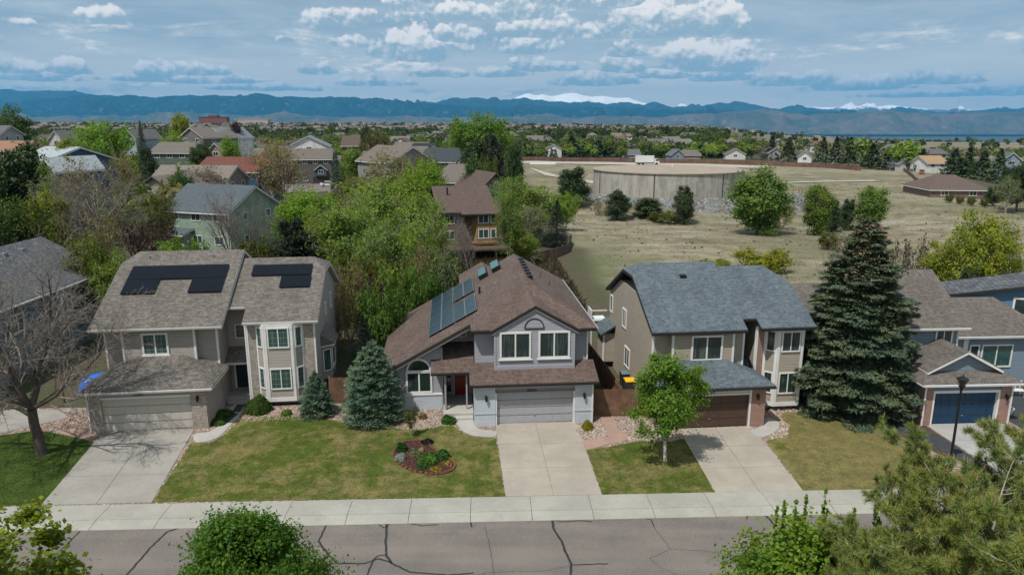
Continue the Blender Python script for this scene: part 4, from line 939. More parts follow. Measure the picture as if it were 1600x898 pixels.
for i in range(7):
    v = 6.6 + i * 1.05; fixn(MB().box(2.72, 3.05, v, v + .45, 7.60, 8.0).build('ridge_vent', M['black'], rf2))
pipe(rf2, lp(-.55, 8.6), M['black'], .5, .07); pipe(rf2, (4.4, 8.0, 8 - ES * 1.9), M['sh2'], .35); pipe(rf2, (4.0, 10, 8 - ES * 1.5), M['sh2'], .3); vents(rf2, [(.6, 8.8, lz(.6) - .05)], M['metal'], .12)

# ---- blue-grey house with the navy garage door, right
h4 = thing('house', 'blue-grey house with navy garage door and brick pillars, behind the black street lamp', 'house', (25.75, 40.54, 0), 3)
b4 = M['sid4']
MB().box(-.55, 0, -.12, .5, 0, 2.62).build('pillar', M['brick_r'], h4); MB().box(4.25, 4.95, -.12, .5, 0, 2.62).build('pillar', M['brick_r'], h4)
MB().box(0, 4.25, -.06, .3, 2.28, 2.62).build('header', b4, h4); MB().box(-.52, -.3, .5, 6, 0, 2.62).build('wall', b4, h4); MB().box(4.7, 4.92, .5, 6, 0, 2.62).build('wall', b4, h4); MB().box(-.4, 4.8, 5, 6, 0, 3.2).build('wall', b4, h4)
MB().box(.0, 4.25, -.1, .1, 2.12, 2.28).box(0, .12, -.11, .1, 0, 2.12).box(4.13, 4.25, -.11, .1, 0, 2.12).build('door_jamb', WH, h4)
garage_door(h4, .12, 4.13, .1, 2.12, M['door_n']); sconce(h4, 4.62, -.12, 1.8)
pz = 2.86
g4 = roof(h4, [[(-.95, -.45, pz), (5.3, -.45, pz), (4.3, .8, 3.5), (-.1, .8, 3.5)], [(-.95, -.45, pz), (-.1, .8, 3.5), (2.1, 3.0, 4.75), (2.1, 6.2, 4.75), (-.95, 6.2, pz)], [(5.3, -.45, pz), (5.3, 6.2, pz), (2.1, 6.2, 4.75), (2.1, 3.0, 4.75), (4.3, .8, 3.5)]], M['sh4'], WH, tt=.12, name='garage_roof')
gutter(g4, [(-.95, -.45, pz), (5.3, -.45, pz)], WH)
roof(h4, [[(-.35, .15, 3.45), (2.05, .15, 4.72), (2.05, 3.2, 4.72), (-.35, 1.2, 3.45)], [(2.05, .15, 4.72), (4.45, .15, 3.45), (4.45, 1.2, 3.45), (2.05, 3.2, 4.72)]], M['sh4'], WH, tt=.15, name='gable_roof')
fixn(MB().prism([(-.1, .5, 3.15), (4.2, .5, 3.15), (4.2, .5, 3.38), (2.05, .5, 4.5), (-.1, .5, 3.38)], (0, .5, 0)).build('gable_wall', b4, h4))
MB().box(-.9, 3.35, 3.0, 11, 0, 5.35).build('wall', b4, h4)
window(h4, (1.75, 3.0, 4.15), FX, FN, 1.15, 1.15, 1, 0, 'white', 'glass', .1); vtrim(h4, [(3.27, 3.0)], 3.4, 5.35, WH)
r4 = roof(h4, [[(-1.3, 2.6, 5.5), (3.75, 2.6, 5.5), (3.75, 7.1, 8.35), (-1.3, 7.1, 8.35)], [(3.75, 7.1, 8.35), (3.75, 11.6, 5.5), (-1.3, 11.6, 5.5), (-1.3, 7.1, 8.35)]], M['sh4'], WH); gutter(r4, [(-1.3, 2.6, 5.5), (3.75, 2.6, 5.5)], WH)
for vv in (3.01, ): fixn(MB().prism([(3.3, 3.0, 5.3), (3.3, 11.2, 5.3), (3.3, 7.1, 8.0)], (.04, 0, 0)).build('gable_wall', b4, h4))
# left rear part seen past the spruce
MB().box(-4.2, -1.0, 8.0, 15, 0, 4.65).build('wall', b4, h4); window(h4, (-4.0, 8.0, 3.0), FX, FN, .9, 1.2, 1, 0, 'white')
rl4 = roof(h4, [[(-4.6, 7.6, 4.75), (-.9, 7.6, 4.75), (-.9, 11.4, 6.5), (-4.6, 11.4, 6.5)], [(-4.6, 11.4, 6.5), (-.9, 11.4, 6.5), (-.9, 15.3, 4.75), (-4.6, 15.3, 4.75)]], M['sh4'], WH)
# right low wing with the big roof
MB().box(3.35, 12.5, 6.6, 14, 0, 3.7).build('wall', b4, h4)
rw4 = roof(h4, [[(3.38, 6.2, 3.75), (12.9, 6.2, 3.75), (10.4, 9.6, 5.7), (4.2, 9.6, 5.7), (3.38, 8.6, 5.13)], [(12.9, 6.2, 3.75), (12.9, 14.2, 3.75), (10.4, 9.6, 5.7)], [(3.38, 8.6, 5.13), (4.2, 9.6, 5.7), (10.4, 9.6, 5.7), (12.9, 14.2, 3.75), (3.38, 14.2, 3.75)]], M['sh4'], WH, name='wing_roof'); gutter(rw4, [(5.6, 6.2, 3.76), (12.9, 6.2, 3.76)], WH)
window(h4, (6.9, 6.6, 1.3), FX, FN, .75, 1.7, 0, 0, 'white', 'glass', .1); window(h4, (7.8, 6.6, 1.3), FX, FN, 2.3, 1.7, 1, 0, 'white', 'teal_glass', .1); vtrim(h4, [(6.6, 6.6)], 0, 3.7, WH, .35)
downspout(h4, -.55, -.13, .05, 2.7, WH); downspout(h4, 4.95, -.13, .05, 2.7, WH)

# ---- blue house cut by the right edge
h5 = thing('house', 'blue house with white window trim, cut by the right edge of the photo', 'house', (32.4, 53.5, 0), -22)
fixn(MB().prism([(0, 0, 0), (11, 0, 0), (11, 0, 6.4), (9, 0, 6.9), (0, 0, 4.9)], (0, 3.6, 0)).build('wall', M['sid5'], h5))
fixn(MB().box(6, 14, .5, 3.4, 0, 5.9).build('wall', M['sid5'], h5))
roof(h5, [[(-.5, -.5, 5.05), (10, -.5, 7.35), (10, 4.1, 7.35), (-.5, 4.1, 5.05)], [(10, -.5, 7.35), (20, -.5, 5.2), (20, 4.1, 5.2), (10, 4.1, 7.35)]], M['sh0'], DT)
window(h5, (.7, 0, 3.55), FX, FN, 1.3, 1.35, 0, 0, 'white', 'teal_glass', .14); window(h5, (5.7, 0, 4.1), FX, FN, 2.2, 1.4, 1, 0, 'white', 'glass', .14)

# ---- slate-grey house cut by the left edge
h0 = thing('house', 'slate-blue house with dark grey gable roof, cut by the left edge behind the bare tree', 'house', (-41.2, 40.0, 0), 1)
fixn(MB().prism([(-5.2, 0, 0), (5.0, 0, 0), (5.0, 0, 5.3), (0, 0, 8.1), (-5.2, 0, 5.3)], (0, 21.0, 0)).build('wall', M['sid0'], h0))
r0 = roof(h0, [[(-6.0, -.6, 5.2), (0, -.6, 8.5), (0, 21.6, 8.5), (-6.0, 21.6, 5.2)], [(0, -.6, 8.5), (5.6, -.6, 5.5), (5.6, 21.6, 5.5), (0, 21.6, 8.5)]], M['sh0'], WH)
gutter(r0, [(5.6, -.6, 5.5), (5.6, 21.6, 5.5)], WH)
vents(r0, [(.9, 17.5, 8.0), (.9, 15.3, 8.0), (.9, 13.0, 8.0), (.9, 10.6, 8.0)], M['metal'], .22); pipe(r0, (1.6, 12.0, 7.6), M['metal'], .3)
window(h0, (5.0, 15.0, 3.2), RU, RN, 1.5, 1.4, 1, 0, 'white', 'teal_glass', .12); window(h0, (5.0, 9.0, 3.2), RU, RN, 1.5, 1.4, 1, 0, 'white', 'glass', .12); vtrim(h0, [(4.94, 0)], 0, 5.2, WH)
# ------------------------------------------------------------------ vegetation
def grow(rng, p, d, L, r, lvl, maxl, out, spec):
    """recursive limb: appends (points, radii, level)"""
    n = spec['seg'][min(lvl, len(spec['seg']) - 1)]; pts = [p.copy()]; rad = [r]; st = L / n
    for i in range(n):
        j = spec['jit'][min(lvl, len(spec['jit']) - 1)]
        d = (d + Vector((rng.gauss(0, j), rng.gauss(0, j), rng.gauss(0, j))) + Vector((0, 0, spec['up'][min(lvl, len(spec['up']) - 1)]))).normalized()
        p = p + d * st; pts.append(p.copy()); rad.append(max(r * (1 - (i + 1) / n * spec.get('taper', .7)), spec.get('minr', .008)))
    out.append((pts, rad, lvl))
    if lvl >= maxl: return
    k = spec['kids'][min(lvl, len(spec['kids']) - 1)]
    for c in range(k):
        t = spec['start'][min(lvl, len(spec['start']) - 1)] + (1 - spec['start'][min(lvl, len(spec['start']) - 1)]) * (c + rng.random()) / k
        f = t * n; i = min(int(f), n - 1); q = pts[i].lerp(pts[i + 1], f - i); ax = (pts[i + 1] - pts[i]).normalized()
        u = ax.orthogonal().normalized(); w = ax.cross(u); a = rng.random() * 6.283 + c * 2.4
        ang = math.radians(rng.uniform(*spec['ang'][min(lvl, len(spec['ang']) - 1)]))
        nd = ax * math.cos(ang) + (u * math.cos(a) + w * math.sin(a)) * math.sin(ang)
        ln = L * rng.uniform(*spec['len'][min(lvl, len(spec['len']) - 1)]) * (1.0 - spec.get('tipshort', .45) * t)
        grow(rng, q, nd, ln, (rad[i]) * spec.get('rk', .62), lvl + 1, maxl, out, spec)
def limbs_mesh(paths, name, mat, sides=(8, 5, 4, 3, 3, 3), minlvl=0, maxlvl=9):
    mb = MB()
    for pts, rad, l in paths:
        if minlvl <= l <= maxlvl: mb.tube(pts, rad, sides[min(l, len(sides) - 1)], cap=False)
    me = bpy.data.meshes.new(name); me.from_pydata(mb.v, [], mb.f); me.update()
    me.polygons.foreach_set('use_smooth', [True] * len(me.polygons)); me.materials.append(mat); return me
def leaf_cards(P, size, rs, flat=0.0, up=0.55, lo=.6, hi=1.4, asp=.62, center=None, name='crown', mat=None):
    """one bent leaf-shaped card per point"""
    n = len(P); rn = rs
    nrm = rn.normal(0, 1, (n, 3)); nrm[:, 2] += up
    if center is not None: o = P - center; o /= (np.linalg.norm(o, axis=1, keepdims=True) + 1e-6); nrm += o * 1.35
    nrm /= np.linalg.norm(nrm, axis=1, keepdims=True)
    t = rn.normal(0, 1, (n, 3)); t -= nrm * (t * nrm).sum(1, keepdims=True); t /= np.linalg.norm(t, axis=1, keepdims=True); b = np.cross(nrm, t)
    s = size * rn.uniform(.65, 1.35, (n, 1)); a = asp
    V = np.empty((n, 4, 3)); V[:, 0] = P - t * s; V[:, 1] = P - b * s * a + nrm * s * .12; V[:, 2] = P + t * s; V[:, 3] = P + b * s * a + nrm * s * .12
    return np_mesh(name, V.reshape(-1, 3), 4, mat, rn.uniform(lo, hi, n))
def leaf_points(paths, rs, per, lvls, spread, total=None):
    pts = []
    for p, r, l in paths:
        if l in lvls:
            for q in range(per):
                f = rs.uniform(.15, 1) * (len(p) - 1); i = min(int(f), len(p) - 2); v = p[i].lerp(p[i + 1], f - i); pts.append((v.x, v.y, v.z))
    P = np.array(pts); P += rs.normal(0, spread, P.shape); 
    if total and len(P) > total: P = P[rs.permutation(len(P))[:total]]
    return P
def env_points(rs, n, K, zc, a, b, sig, zmin=.8, lob=.28, cx=0.0, cy=0.0):
    """leaves gathered in clumps through an uneven egg-shaped volume"""
    d = rs.normal(0, 1, (K, 3)); d /= np.linalg.norm(d, axis=1, keepdims=True)
    ph = rs.uniform(0, 6.28, 6); az = np.arctan2(d[:, 1], d[:, 0])
    lobe = 1 + lob * (np.sin(az * 2 + ph[0]) * .4 + np.sin(az * 3 + ph[1] + d[:, 2] * 3) * .5 + np.sin(d[:, 2] * 5 + ph[2]) * .4)
    rad = rs.uniform(.30, 1, K) ** .5 * lobe
    c = d * rad[:, None] * np.array([a, a, b]); c[:, 2] += zc; c[:, 0] += cx; c[:, 1] += cy
    w = rs.uniform(.5, 1.6, K); idx = rs.choice(K, n, p=w / w.sum()); sg = sig * rs.uniform(.6, 1.3, K)
    P = c[idx] + rs.normal(0, 1, (n, 3)) * sg[idx][:, None] * np.array([1.15, 1.15, .75])
    k = P[:, 2] < zmin; P[k, 2] = zmin + rs.uniform(0, 1.2, k.sum()); return P
BROAD = dict(seg=(6, 5, 4, 3), jit=(.10, .16, .22, .25), up=(.12, .10, .05, .02), kids=(11, 7, 5), start=(.22, .25, .2), ang=((32, 62), (30, 60), (30, 65)), len=((.55, .85), (.45, .7), (.4, .6)), taper=.8, minr=.012)
PROTO = {}
def proto(kind, variant):
    """meshes for a tree of nominal height 10: (trunk mesh, crown mesh or None, half width)"""
    key = (kind, variant)
    if key in PROTO: return PROTO[key]
    rng = random.Random(hash(kind) % 1 + variant * 17 + len(kind) * 101); rs = np.random.RandomState(variant * 31 + len(kind) * 7)
    paths = []; crown = None
    if kind == 'bushy':
        grow(rng, Vector((0, 0, -.3)), Vector((0, 0, 1)), 7.5, .2, 0, 2, paths, dict(BROAD, start=(.1, .2, .2))); tm = limbs_mesh(paths, 'trunk', M['bark'])
        crown = leaf_cards(env_points(rs, 15000, 150, 4.9, 2.9, 4.6, .46, .25, .2), .16, rs, center=np.array([0, 0, 4.5]), mat=M['leaf'])
    elif kind in ('broad', 'broadlight', 'sparse', 'bare'):
        sp = dict(BROAD)
        if kind == 'bare': sp.update(kids=(9, 7, 6, 4), jit=(.08, .14, .2, .25), ang=((25, 50), (25, 50), (30, 60), (30, 60)))
        nt = 1 if kind == 'broad' else 2 + variant % 2
        for k in range(nt):
            d0 = Vector((rng.gauss(0, .05 + .22 * (nt > 1)), rng.gauss(0, .05 + .22 * (nt > 1)), 1)).normalized()
            grow(rng, Vector((rng.gauss(0, .1) * (nt > 1), rng.gauss(0, .1) * (nt > 1), -.3)), d0, 7.6, .24 if nt == 1 else .17, 0, 3, paths, sp)
        if kind == 'bare': tm = limbs_mesh(paths, 'trunk', M['twig'])
        else: tm = limbs_mesh(paths, 'trunk', M['bark'] if kind == 'broad' else M['bark_p'], maxlvl=2)
        if kind != 'bare':
            nl = {'broad': 12500, 'broadlight': 10500, 'sparse': 3800}[kind]
            P = np.concatenate([leaf_points(paths, rs, 4, (2, 3), .2, nl // 4), env_points(rs, nl * 3 // 4, 95 if kind == 'broad' else 80, 5.7, 3.1, 3.6, .46 if kind == 'broad' else .40)])
            crown = leaf_cards(P, .165 if kind == 'broad' else .14, rs, center=np.array([0, 0, 5.5]), mat=M['leaf'])
    elif kind == 'spruce':
        tm, crown = spruce_meshes(rng, rs, 10.0, 3.0, 8500, .30)
    elif kind == 'pine':
        sp = dict(BROAD); sp.update(up=(.14, .02, .04, .02), kids=(26, 7, 4), start=(.10, .3, .2), ang=((55, 85), (30, 60), (30, 60)), len=((.32, .46), (.4, .6), (.4, .5)), tipshort=.62)
        grow(rng, Vector((0, 0, -.3)), Vector((0, 0, 1)), 9.6, .22, 0, 3, paths, sp); tm = limbs_mesh(paths, 'trunk', M['bark'], maxlvl=1)
        P = np.concatenate([leaf_points(paths, rs, 13, (1, 2, 3), .30, 9000), env_points(rs, 7000, 60, 4.9, 2.1, 4.2, .5, .5, .3)]); crown = leaf_cards(P, .22, rs, asp=.35, up=.6, lo=.5, hi=1.35, mat=M['needle'])
    elif kind == 'shrub':
        sp = dict(BROAD); sp.update(kids=(5, 5), start=(.15, .2), ang=((20, 50), (25, 60)), up=(.05, .05, 0))
        for k in range(9):
            a = k * .7 + rng.random(); d = Vector((math.cos(a) * .8, math.sin(a) * .8, 1)).normalized(); grow(rng, Vector((math.cos(a) * .8, math.sin(a) * .8, 0)), d, 8.0, .10, 0, 2, paths, sp)
        tm = limbs_mesh(paths, 'stem', M['bark'], maxlvl=1); P = leaf_points(paths, rs, 26, (0, 1, 2), .55, 5200); P[:, 2] = np.abs(P[:, 2]); crown = leaf_cards(P, .36, rs, center=np.array([0, 0, 3.0]), mat=M['leaf'])
    elif kind == 'twiggy':
        sp = dict(BROAD); sp.update(kids=(6, 5, 4), start=(.1, .2, .2), ang=((20, 45), (25, 55), (25, 60)), up=(.06, .05, 0), minr=.02)
        for k in range(10):
            a = k * .63 + rng.random(); d = Vector((math.cos(a) * .9, math.sin(a) * .9, 1)).normalized(); grow(rng, Vector((math.cos(a) * .7, math.sin(a) * .7, 0)), d, 8.5, .10, 0, 2, paths, sp)
        tm = limbs_mesh(paths, 'stem', M['twig']); P = leaf_points(paths, rs, 6, (1, 2), .5, 1900); P[:, 2] = np.abs(P[:, 2]); crown = leaf_cards(P, .3, rs, mat=M['leaf'])
    elif kind in ('farleaf', 'farcone'):
        tm = MB(); tm.tube([(0, 0, 0), (0, 0, 5)], [.25, .12], 5); me = bpy.data.meshes.new('trunk'); me.from_pydata(tm.v, [], tm.f); me.materials.append(M['bark']); tm = me
        n = 520
        if kind == 'farleaf':
            c = rs.normal(0, 1, (26, 3)); c /= np.linalg.norm(c, axis=1, keepdims=True); c *= rs.uniform(.3, 1, (26, 1)) * np.array([3.4, 3.4, 3.1]); c[:, 2] += 6.0
            P = c[rs.randint(0, 26, n)] + rs.normal(0, .85, (n, 3)); P[:, 2] = np.clip(P[:, 2], 1.2, 10)
            crown = leaf_cards(P, .62, rs, center=np.array([0, 0, 5.5]), mat=M['leaf'])
        else:
            z = rs.uniform(0, 1, n) ** 1.3 * 9.3 + .7; rr = 3.0 * (1 - z / 10.2) * np.sqrt(rs.uniform(.25, 1, n)) * rs.uniform(.75, 1.15, n); a = rs.uniform(0, 6.283, n)
            P = np.stack([rr * np.cos(a), rr * np.sin(a), z], 1); crown = leaf_cards(P, .52, rs, asp=.45, lo=.5, hi=1.3, mat=M['needle'])
    allv = crown if crown is not None else tm
    co = np.empty(len(allv.vertices) * 3); allv.vertices.foreach_get('co', co); co = co.reshape(-1, 3)
    hw = np.percentile(np.hypot(co[:, 0], co[:, 1]), 96); ht = np.percentile(co[:, 2], 99.7)
    PROTO[key] = (tm, crown, float(hw), float(ht)); return PROTO[key]
def spruce_meshes(rng, rs, H, Rm, ncards, size, prof=None, core=True, trunk_r=.16, brown=0.0):
    """whorled boughs carrying flat sprays of needles"""
    if prof is None: prof = lambda t: (1 - t) ** .85 * min(1, .55 + t * 6)
    mb = MB(); mb.tube([(0, 0, -.2), (0, 0, H * .5), (0, 0, H * .97)], [trunk_r, trunk_r * .6, .02], 7)
    boughs = []; z = .04 * H; 
    while z < H * .985:
        t = z / H; r = Rm * prof(t); nb = max(5, int(9 + 9 * (r / Rm)))
        for k in range(nb):
            a = rng.random() * 6.283; rr = r * rng.uniform(.74, 1.12); lift = rng.uniform(-.05, .10) + .35 * t
            boughs.append((z + rng.uniform(-.022, .022) * H, a, max(rr, .12), lift + rng.uniform(-.06, .08)))
        z += H * .018 * (1 + .5 * (1 - t))
    for (z, a, rr, lift) in boughs[::2]:
        mb.tube([(0, 0, z), (rr * .5 * math.cos(a), rr * .5 * math.sin(a), z + rr * .5 * lift - .02 * rr), (rr * .9 * math.cos(a), rr * .9 * math.sin(a), z + rr * .9 * lift - .12 * rr)], [.03, .02, .008], 3, cap=False)
    me = bpy.data.meshes.new('trunk'); me.from_pydata(mb.v, [], mb.f); me.update(); me.materials.append(M['bark'])
    w = np.array([b[2] ** 1.25 + .05 for b in boughs]); w /= w.sum(); idx = rs.choice(len(boughs), ncards, p=w)
    B = np.array(boughs)[idx]; n = ncards
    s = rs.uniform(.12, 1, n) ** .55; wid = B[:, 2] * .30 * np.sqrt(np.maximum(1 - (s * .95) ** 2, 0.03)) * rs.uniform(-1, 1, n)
    rad = B[:, 2] * s; ca, sa = np.cos(B[:, 1]), np.sin(B[:, 1])
    P = np.stack([rad * ca - wid * sa, rad * sa + wid * ca, B[:, 0] + rad * B[:, 3] - .16 * B[:, 2] * s ** 2 + rs.normal(0, .03, n)], 1)
    fz = rs.uniform(.05, .96, n); fill = rs.rand(n) < .22; fa = rs.uniform(0, 6.283, n); fr = Rm * np.array([prof(q) for q in fz]) * rs.uniform(.35, .86, n)
    P[fill] = np.stack([fr * np.cos(fa), fr * np.sin(fa), fz * H], 1)[fill]
    # spray card: long axis outward and a little down, fanned sideways
    fan = rs.normal(0, .55, n); da = B[:, 1] + fan
    t = np.stack([np.cos(da), np.sin(da), rs.normal(.02, .30, n)], 1); t /= np.linalg.norm(t, axis=1, keepdims=True)
    nr = np.stack([rs.normal(0, .45, n), rs.normal(0, .45, n), np.ones(n)], 1); nr -= t * (nr * t).sum(1, keepdims=True); nr /= np.linalg.norm(nr, axis=1, keepdims=True)
    b = np.cross(nr, t); L = size * rs.uniform(.6, 1.3, (n, 1)); wd = L * .30
    V = np.empty((n, 4, 3)); V[:, 0] = P - t * L * .5; V[:, 1] = P + b * wd * .5; V[:, 2] = P + t * L * .6 - nr * L * .05; V[:, 3] = P - b * wd * .5
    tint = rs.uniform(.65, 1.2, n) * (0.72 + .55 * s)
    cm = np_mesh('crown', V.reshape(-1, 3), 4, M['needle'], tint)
    return me, cm
TREES = []
def jitter(c, rng, k=.12): f = 1 + rng.uniform(-k, k); return (c[0] * f * (1 + rng.uniform(-k, k) * .6), c[1] * f, c[2] * f * (1 + rng.uniform(-k, k)), 1)
def plant(kind, x, y, h, hw, color, name, label, cat, group=None, variant=0, rng=random.Random(1), parts=True):
    tm, cm, phw, pht = proto(kind, variant); z = hgt(x, y) if y > 33 else 0
    root = bpy.data.objects.new(name, None); C.objects.link(root); root.location = (x, y, z - .03); root.rotation_euler = (0, 0, rng.uniform(0, 6.28)); root.empty_display_size = .3
    tag(root, label, cat, group); sx = hw / phw; sz = h / pht; root.scale = (sx, sx, sz)
    nm = {'shrub': 'stem', 'twiggy': 'stem'}.get(kind, 'trunk')
    t = bpy.data.objects.new(nm, tm); C.objects.link(t); t.parent = root
    if cm is not None:
        c = bpy.data.objects.new({'shrub': 'foliage', 'twiggy': 'foliage'}.get(kind, 'crown'), cm); C.objects.link(c); c.parent = root; c.color = color
    TREES.append(root); return root
GREEN = (.180, .262, .058); BRIGHT = (.175, .290, .036); YG = (.250, .285, .034); OLIVE = (.125, .145, .038); DKG = (.050, .085, .034); PINE = (.060, .092, .045); BLUE = (.06, .10, .085); SAGE = (.17, .205, .105); LIME = (.20, .285, .04); BUD = (.22, .19, .11); REDB = (.06, .032, .028)
def T(kind, cx, top, Y, w, color, label, name=None, cat='tree', variant=0, seed=0, group=None):
    """tree seen at column cx with its top at row top, standing Y metres out, w photo pixels wide"""
    x, zt = D(cx, top, Y); dep = Y * math.cos(PITCH) + (CAMH - 3) * math.sin(PITCH); x = (cx - 800) / F * dep
    h = max(zt - (hgt(x, Y) if Y > 33 else 0), .6); rng = random.Random(seed + cx * 7 + int(Y)); nm = name or {'bushy': 'leafy_tree', 'broad': 'leafy_tree', 'broadlight': 'leafy_tree', 'sparse': 'budding_tree', 'bare': 'bare_tree', 'spruce': 'spruce_tree', 'pine': 'pine_tree', 'shrub': 'shrub', 'twiggy': 'shrub'}[kind]
    return plant(kind, x, Y, h, w / F * dep / 2, jitter(color, rng), nm, label, cat if nm != 'shrub' else 'shrub', group, variant, rng)
# --- behind the row, left to right
T('pine', 40, 228, 92, 95, DKG, 'wide dark pine at the left edge beside the pale-roofed blue house', seed=1)
T('pine', -20, 260, 84, 90, DKG, 'dark pine half cut by the left edge above the slate-blue house', variant=1)
T('broad', 30, 312, 72, 105, (.075, .12, .03), 'dark green broad tree behind the slate-blue house at the left edge')
T('broad', 85, 300, 80, 62, YG, 'yellow-green tree beside the dark pine at far left', variant=1)
T('broad', -30, 320, 66, 100, DKG, 'dark leafy tree cut by the left edge behind the slate-blue house', variant=2)
T('sparse', 88, 262, 88, 60, SAGE, 'pale grey-green budding tree in front of the wide dark pine', variant=0)
T('broad', 145, 368, 60, 92, (.11, .15, .03), 'rounded olive tree just behind the slate-blue gable roof')
T('broad', 185, 392, 58, 60, GREEN, 'low green tree touching the left end of the taupe roof', variant=2)
T('bare', 165, 252, 82, 150, BUD, 'wide bare grey tree thicket left of the beige gable house', variant=0)
T('bare', 215, 270, 88, 100, BUD, 'tall bare tree in front of the beige gable wall', variant=1)
T('bare', 120, 270, 86, 90, BUD, 'bare grey tree leaning beside the wide dark pine', variant=2)
T('twiggy', 240, 342, 84, 90, REDB, 'dark reddish bush left of the green house', variant=1)
T('twiggy', 150, 330, 78, 100, BUD, 'tangled bare bush under the bare tree thicket', variant=0)
T('shrub', 288, 371, 80, 74, BRIGHT, 'bright green mounded shrub in front of the green house')
T('bare', 368, 292, 88, 105, BUD, 'bare tree in front of the right end of the green house', variant=1)
T('bare', 400, 310, 90, 80, BUD, 'thin bare tree by the shaded wall of the green house', variant=2)
T('broad', 478, 297, 98, 88, BRIGHT, 'bright green tree right of the green house, topped above the street')
T('broad', 452, 318, 100, 50, GREEN, 'green tree pressed against the shaded wall of the green house', variant=1)
T('pine', 470, 342, 86, 74, (.03, .042, .026), 'dark low pine below the bright green tree right of the green house', variant=1)
T('shrub', 400, 372, 88, 60, OLIVE, 'olive shrub at the foot of the green house')
T('sparse', 560, 288, 88, 100, SAGE, 'pale-limbed cottonwood at the left of the central grove', variant=0)
T('broadlight', 615, 278, 80, 130, GREEN, 'tall light green cottonwood at the middle of the central grove', variant=0)
T('broadlight', 660, 300, 76, 100, GREEN, 'light green cottonwood right of the tallest one in the central grove', variant=1)
T('broadlight', 555, 318, 76, 110, GREEN, 'light green cottonwood left of the tallest one in the central grove', variant=2)
T('sparse', 645, 325, 70, 110, LIME, 'half-leafed cottonwood in front of the central grove with pale limbs', variant=1)
T('broadlight', 600, 345, 68, 110, GREEN, 'low cottonwood at the front of the central grove', variant=0, seed=4)
T('broad', 672, 250, 118, 62, BRIGHT, 'bright green tree just left of the brown hip roof')
T('broad', 640, 268, 112, 60, LIME, 'lime green tree behind the central grove', variant=2)
T('sparse', 610, 230, 138, 110, (.20, .17, .10), 'brown budding tree before the taupe-roofed house at mid left', variant=0)
T('sparse', 560, 300, 96, 60, BUD, 'thin brown tree between the street and the central grove', variant=2)
T('shrub', 570, 395, 62, 70, OLIVE, 'olive shrub in the thicket right of the taupe roof')
T('twiggy', 545, 405, 58, 60, BUD, 'brown thicket shrub beside the right gable of the beige house')
T('twiggy', 530, 430, 55, 44, BUD, 'brown shrub close to the right gable of the beige house', variant=1)
T('shrub', 620, 402, 60, 80, GREEN, 'green shrub in the thicket behind the big spruce')
T('shrub', 660, 415, 57, 64, (.09, .16, .034), 'green shrub at the back corner of the brown roof')
T('shrub', 600, 442, 53, 80, (.09, .165, .034), 'dark green shrub above the round spruce')
T('shrub', 690, 390, 66, 60, SAGE, 'grey-green shrub behind the brown roof with solar panels', variant=1)
T('twiggy', 640, 380, 66, 90, BUD, 'brown undergrowth at the foot of the central grove', variant=0, seed=9)
T('twiggy', 585, 425, 56, 60, REDB, 'reddish brown undergrowth behind the round spruce', variant=1, seed=3)
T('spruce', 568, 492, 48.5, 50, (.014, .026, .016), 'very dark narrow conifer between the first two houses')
T('broadlight', 800, 275, 116, 74, GREEN, 'light green aspen right of the yellow house', variant=1)
T('broadlight', 845, 288, 112, 78, GREEN, 'light green aspen left of the dark blue spruce', variant=2)
T('broadlight', 882, 300, 122, 44, BRIGHT, 'bright green aspen behind the dark blue spruce', variant=0)
T('sparse', 825, 315, 106, 70, SAGE, 'grey-green aspen in front of the aspen clump by the yellow house', variant=0)
T('broadlight', 818, 358, 92, 58, LIME, 'small lime green tree behind the brown ridge')
T('spruce', 870, 313, 106, 44, (.022, .040, .034), 'dark blue spruce at the edge of the dry field')
T('bare', 712, 330, 92, 46, REDB, 'bare dark tree beside the deck of the yellow house', variant=2)
T('bare', 735, 345, 84, 60, REDB, 'bare dark tree in front of the deck of the yellow house', variant=1)
T('pine', 740, 248, 132, 40, (.07, .13, .04), 'green conifer in front of the grey gable behind the yellow house')
T('broadlight', 505, 330, 90, 70, GREEN, 'light green tree between the bright green tree and the central grove', variant=1)
T('sparse', 590, 225, 190, 70, (.19, .16, .10), 'brown budding tree left of the taupe-roofed house at mid left', variant=1)
T('sparse', 665, 232, 150, 60, (.16, .15, .08), 'olive budding tree right of the taupe-roofed house at mid left', variant=0)
T('broad', 60, 240, 112, 60, GREEN, 'green tree in front of the pale-roofed blue house', variant=2)
T('sparse', 130, 245, 104, 80, BUD, 'brown budding tree right of the tall blue gabled wing', variant=1)
T('broadlight', 250, 300, 96, 50, OLIVE, 'olive tree before the beige gable wall', variant=0)
# --- by the tank and the field
T('pine', 893, 262, 155, 52, PINE, 'dark round pine left of the concrete water tank', variant=0)
T('pine', 966, 297, 142, 42, (.07, .11, .05), 'pine on the rubble bank at the left front of the tank', variant=1)
T('pine', 1014, 308, 143, 46, (.09, .13, .055), 'low spreading pine at the middle of the rubble bank', variant=2)
T('pine', 1071, 292, 136, 36, (.08, .105, .055), 'narrow pine in front of the tank joint', variant=1)
T('twiggy', 940, 310, 146, 30, BUD, 'brown bush on the left end of the rubble bank', variant=0)
T('shrub', 1040, 330, 139, 60, OLIVE, 'low olive brush at the foot of the rubble bank')
T('bushy', 1185, 261, 124, 92, (.150, .235, .055), 'large light green tree right of the concrete water tank', variant=1)
T('twiggy', 1222, 308, 132, 40, BUD, 'brown bush at the right foot of the large light green tree', variant=1)
T('bushy', 1277, 288, 122, 46, (.150, .225, .055), 'narrow light green tree standing in the dry field', variant=2)
T('pine', 1302, 311, 128, 26, PINE, 'first of the two small dark pines between the field trees', variant=0)
T('pine', 1322, 311, 131, 26, PINE, 'second of the two small dark pines, next to the round field tree', variant=1)
T('bushy', 1361, 292, 130, 50, (.150, .235, .06), 'round light green tree at the middle of the dry field', variant=0)
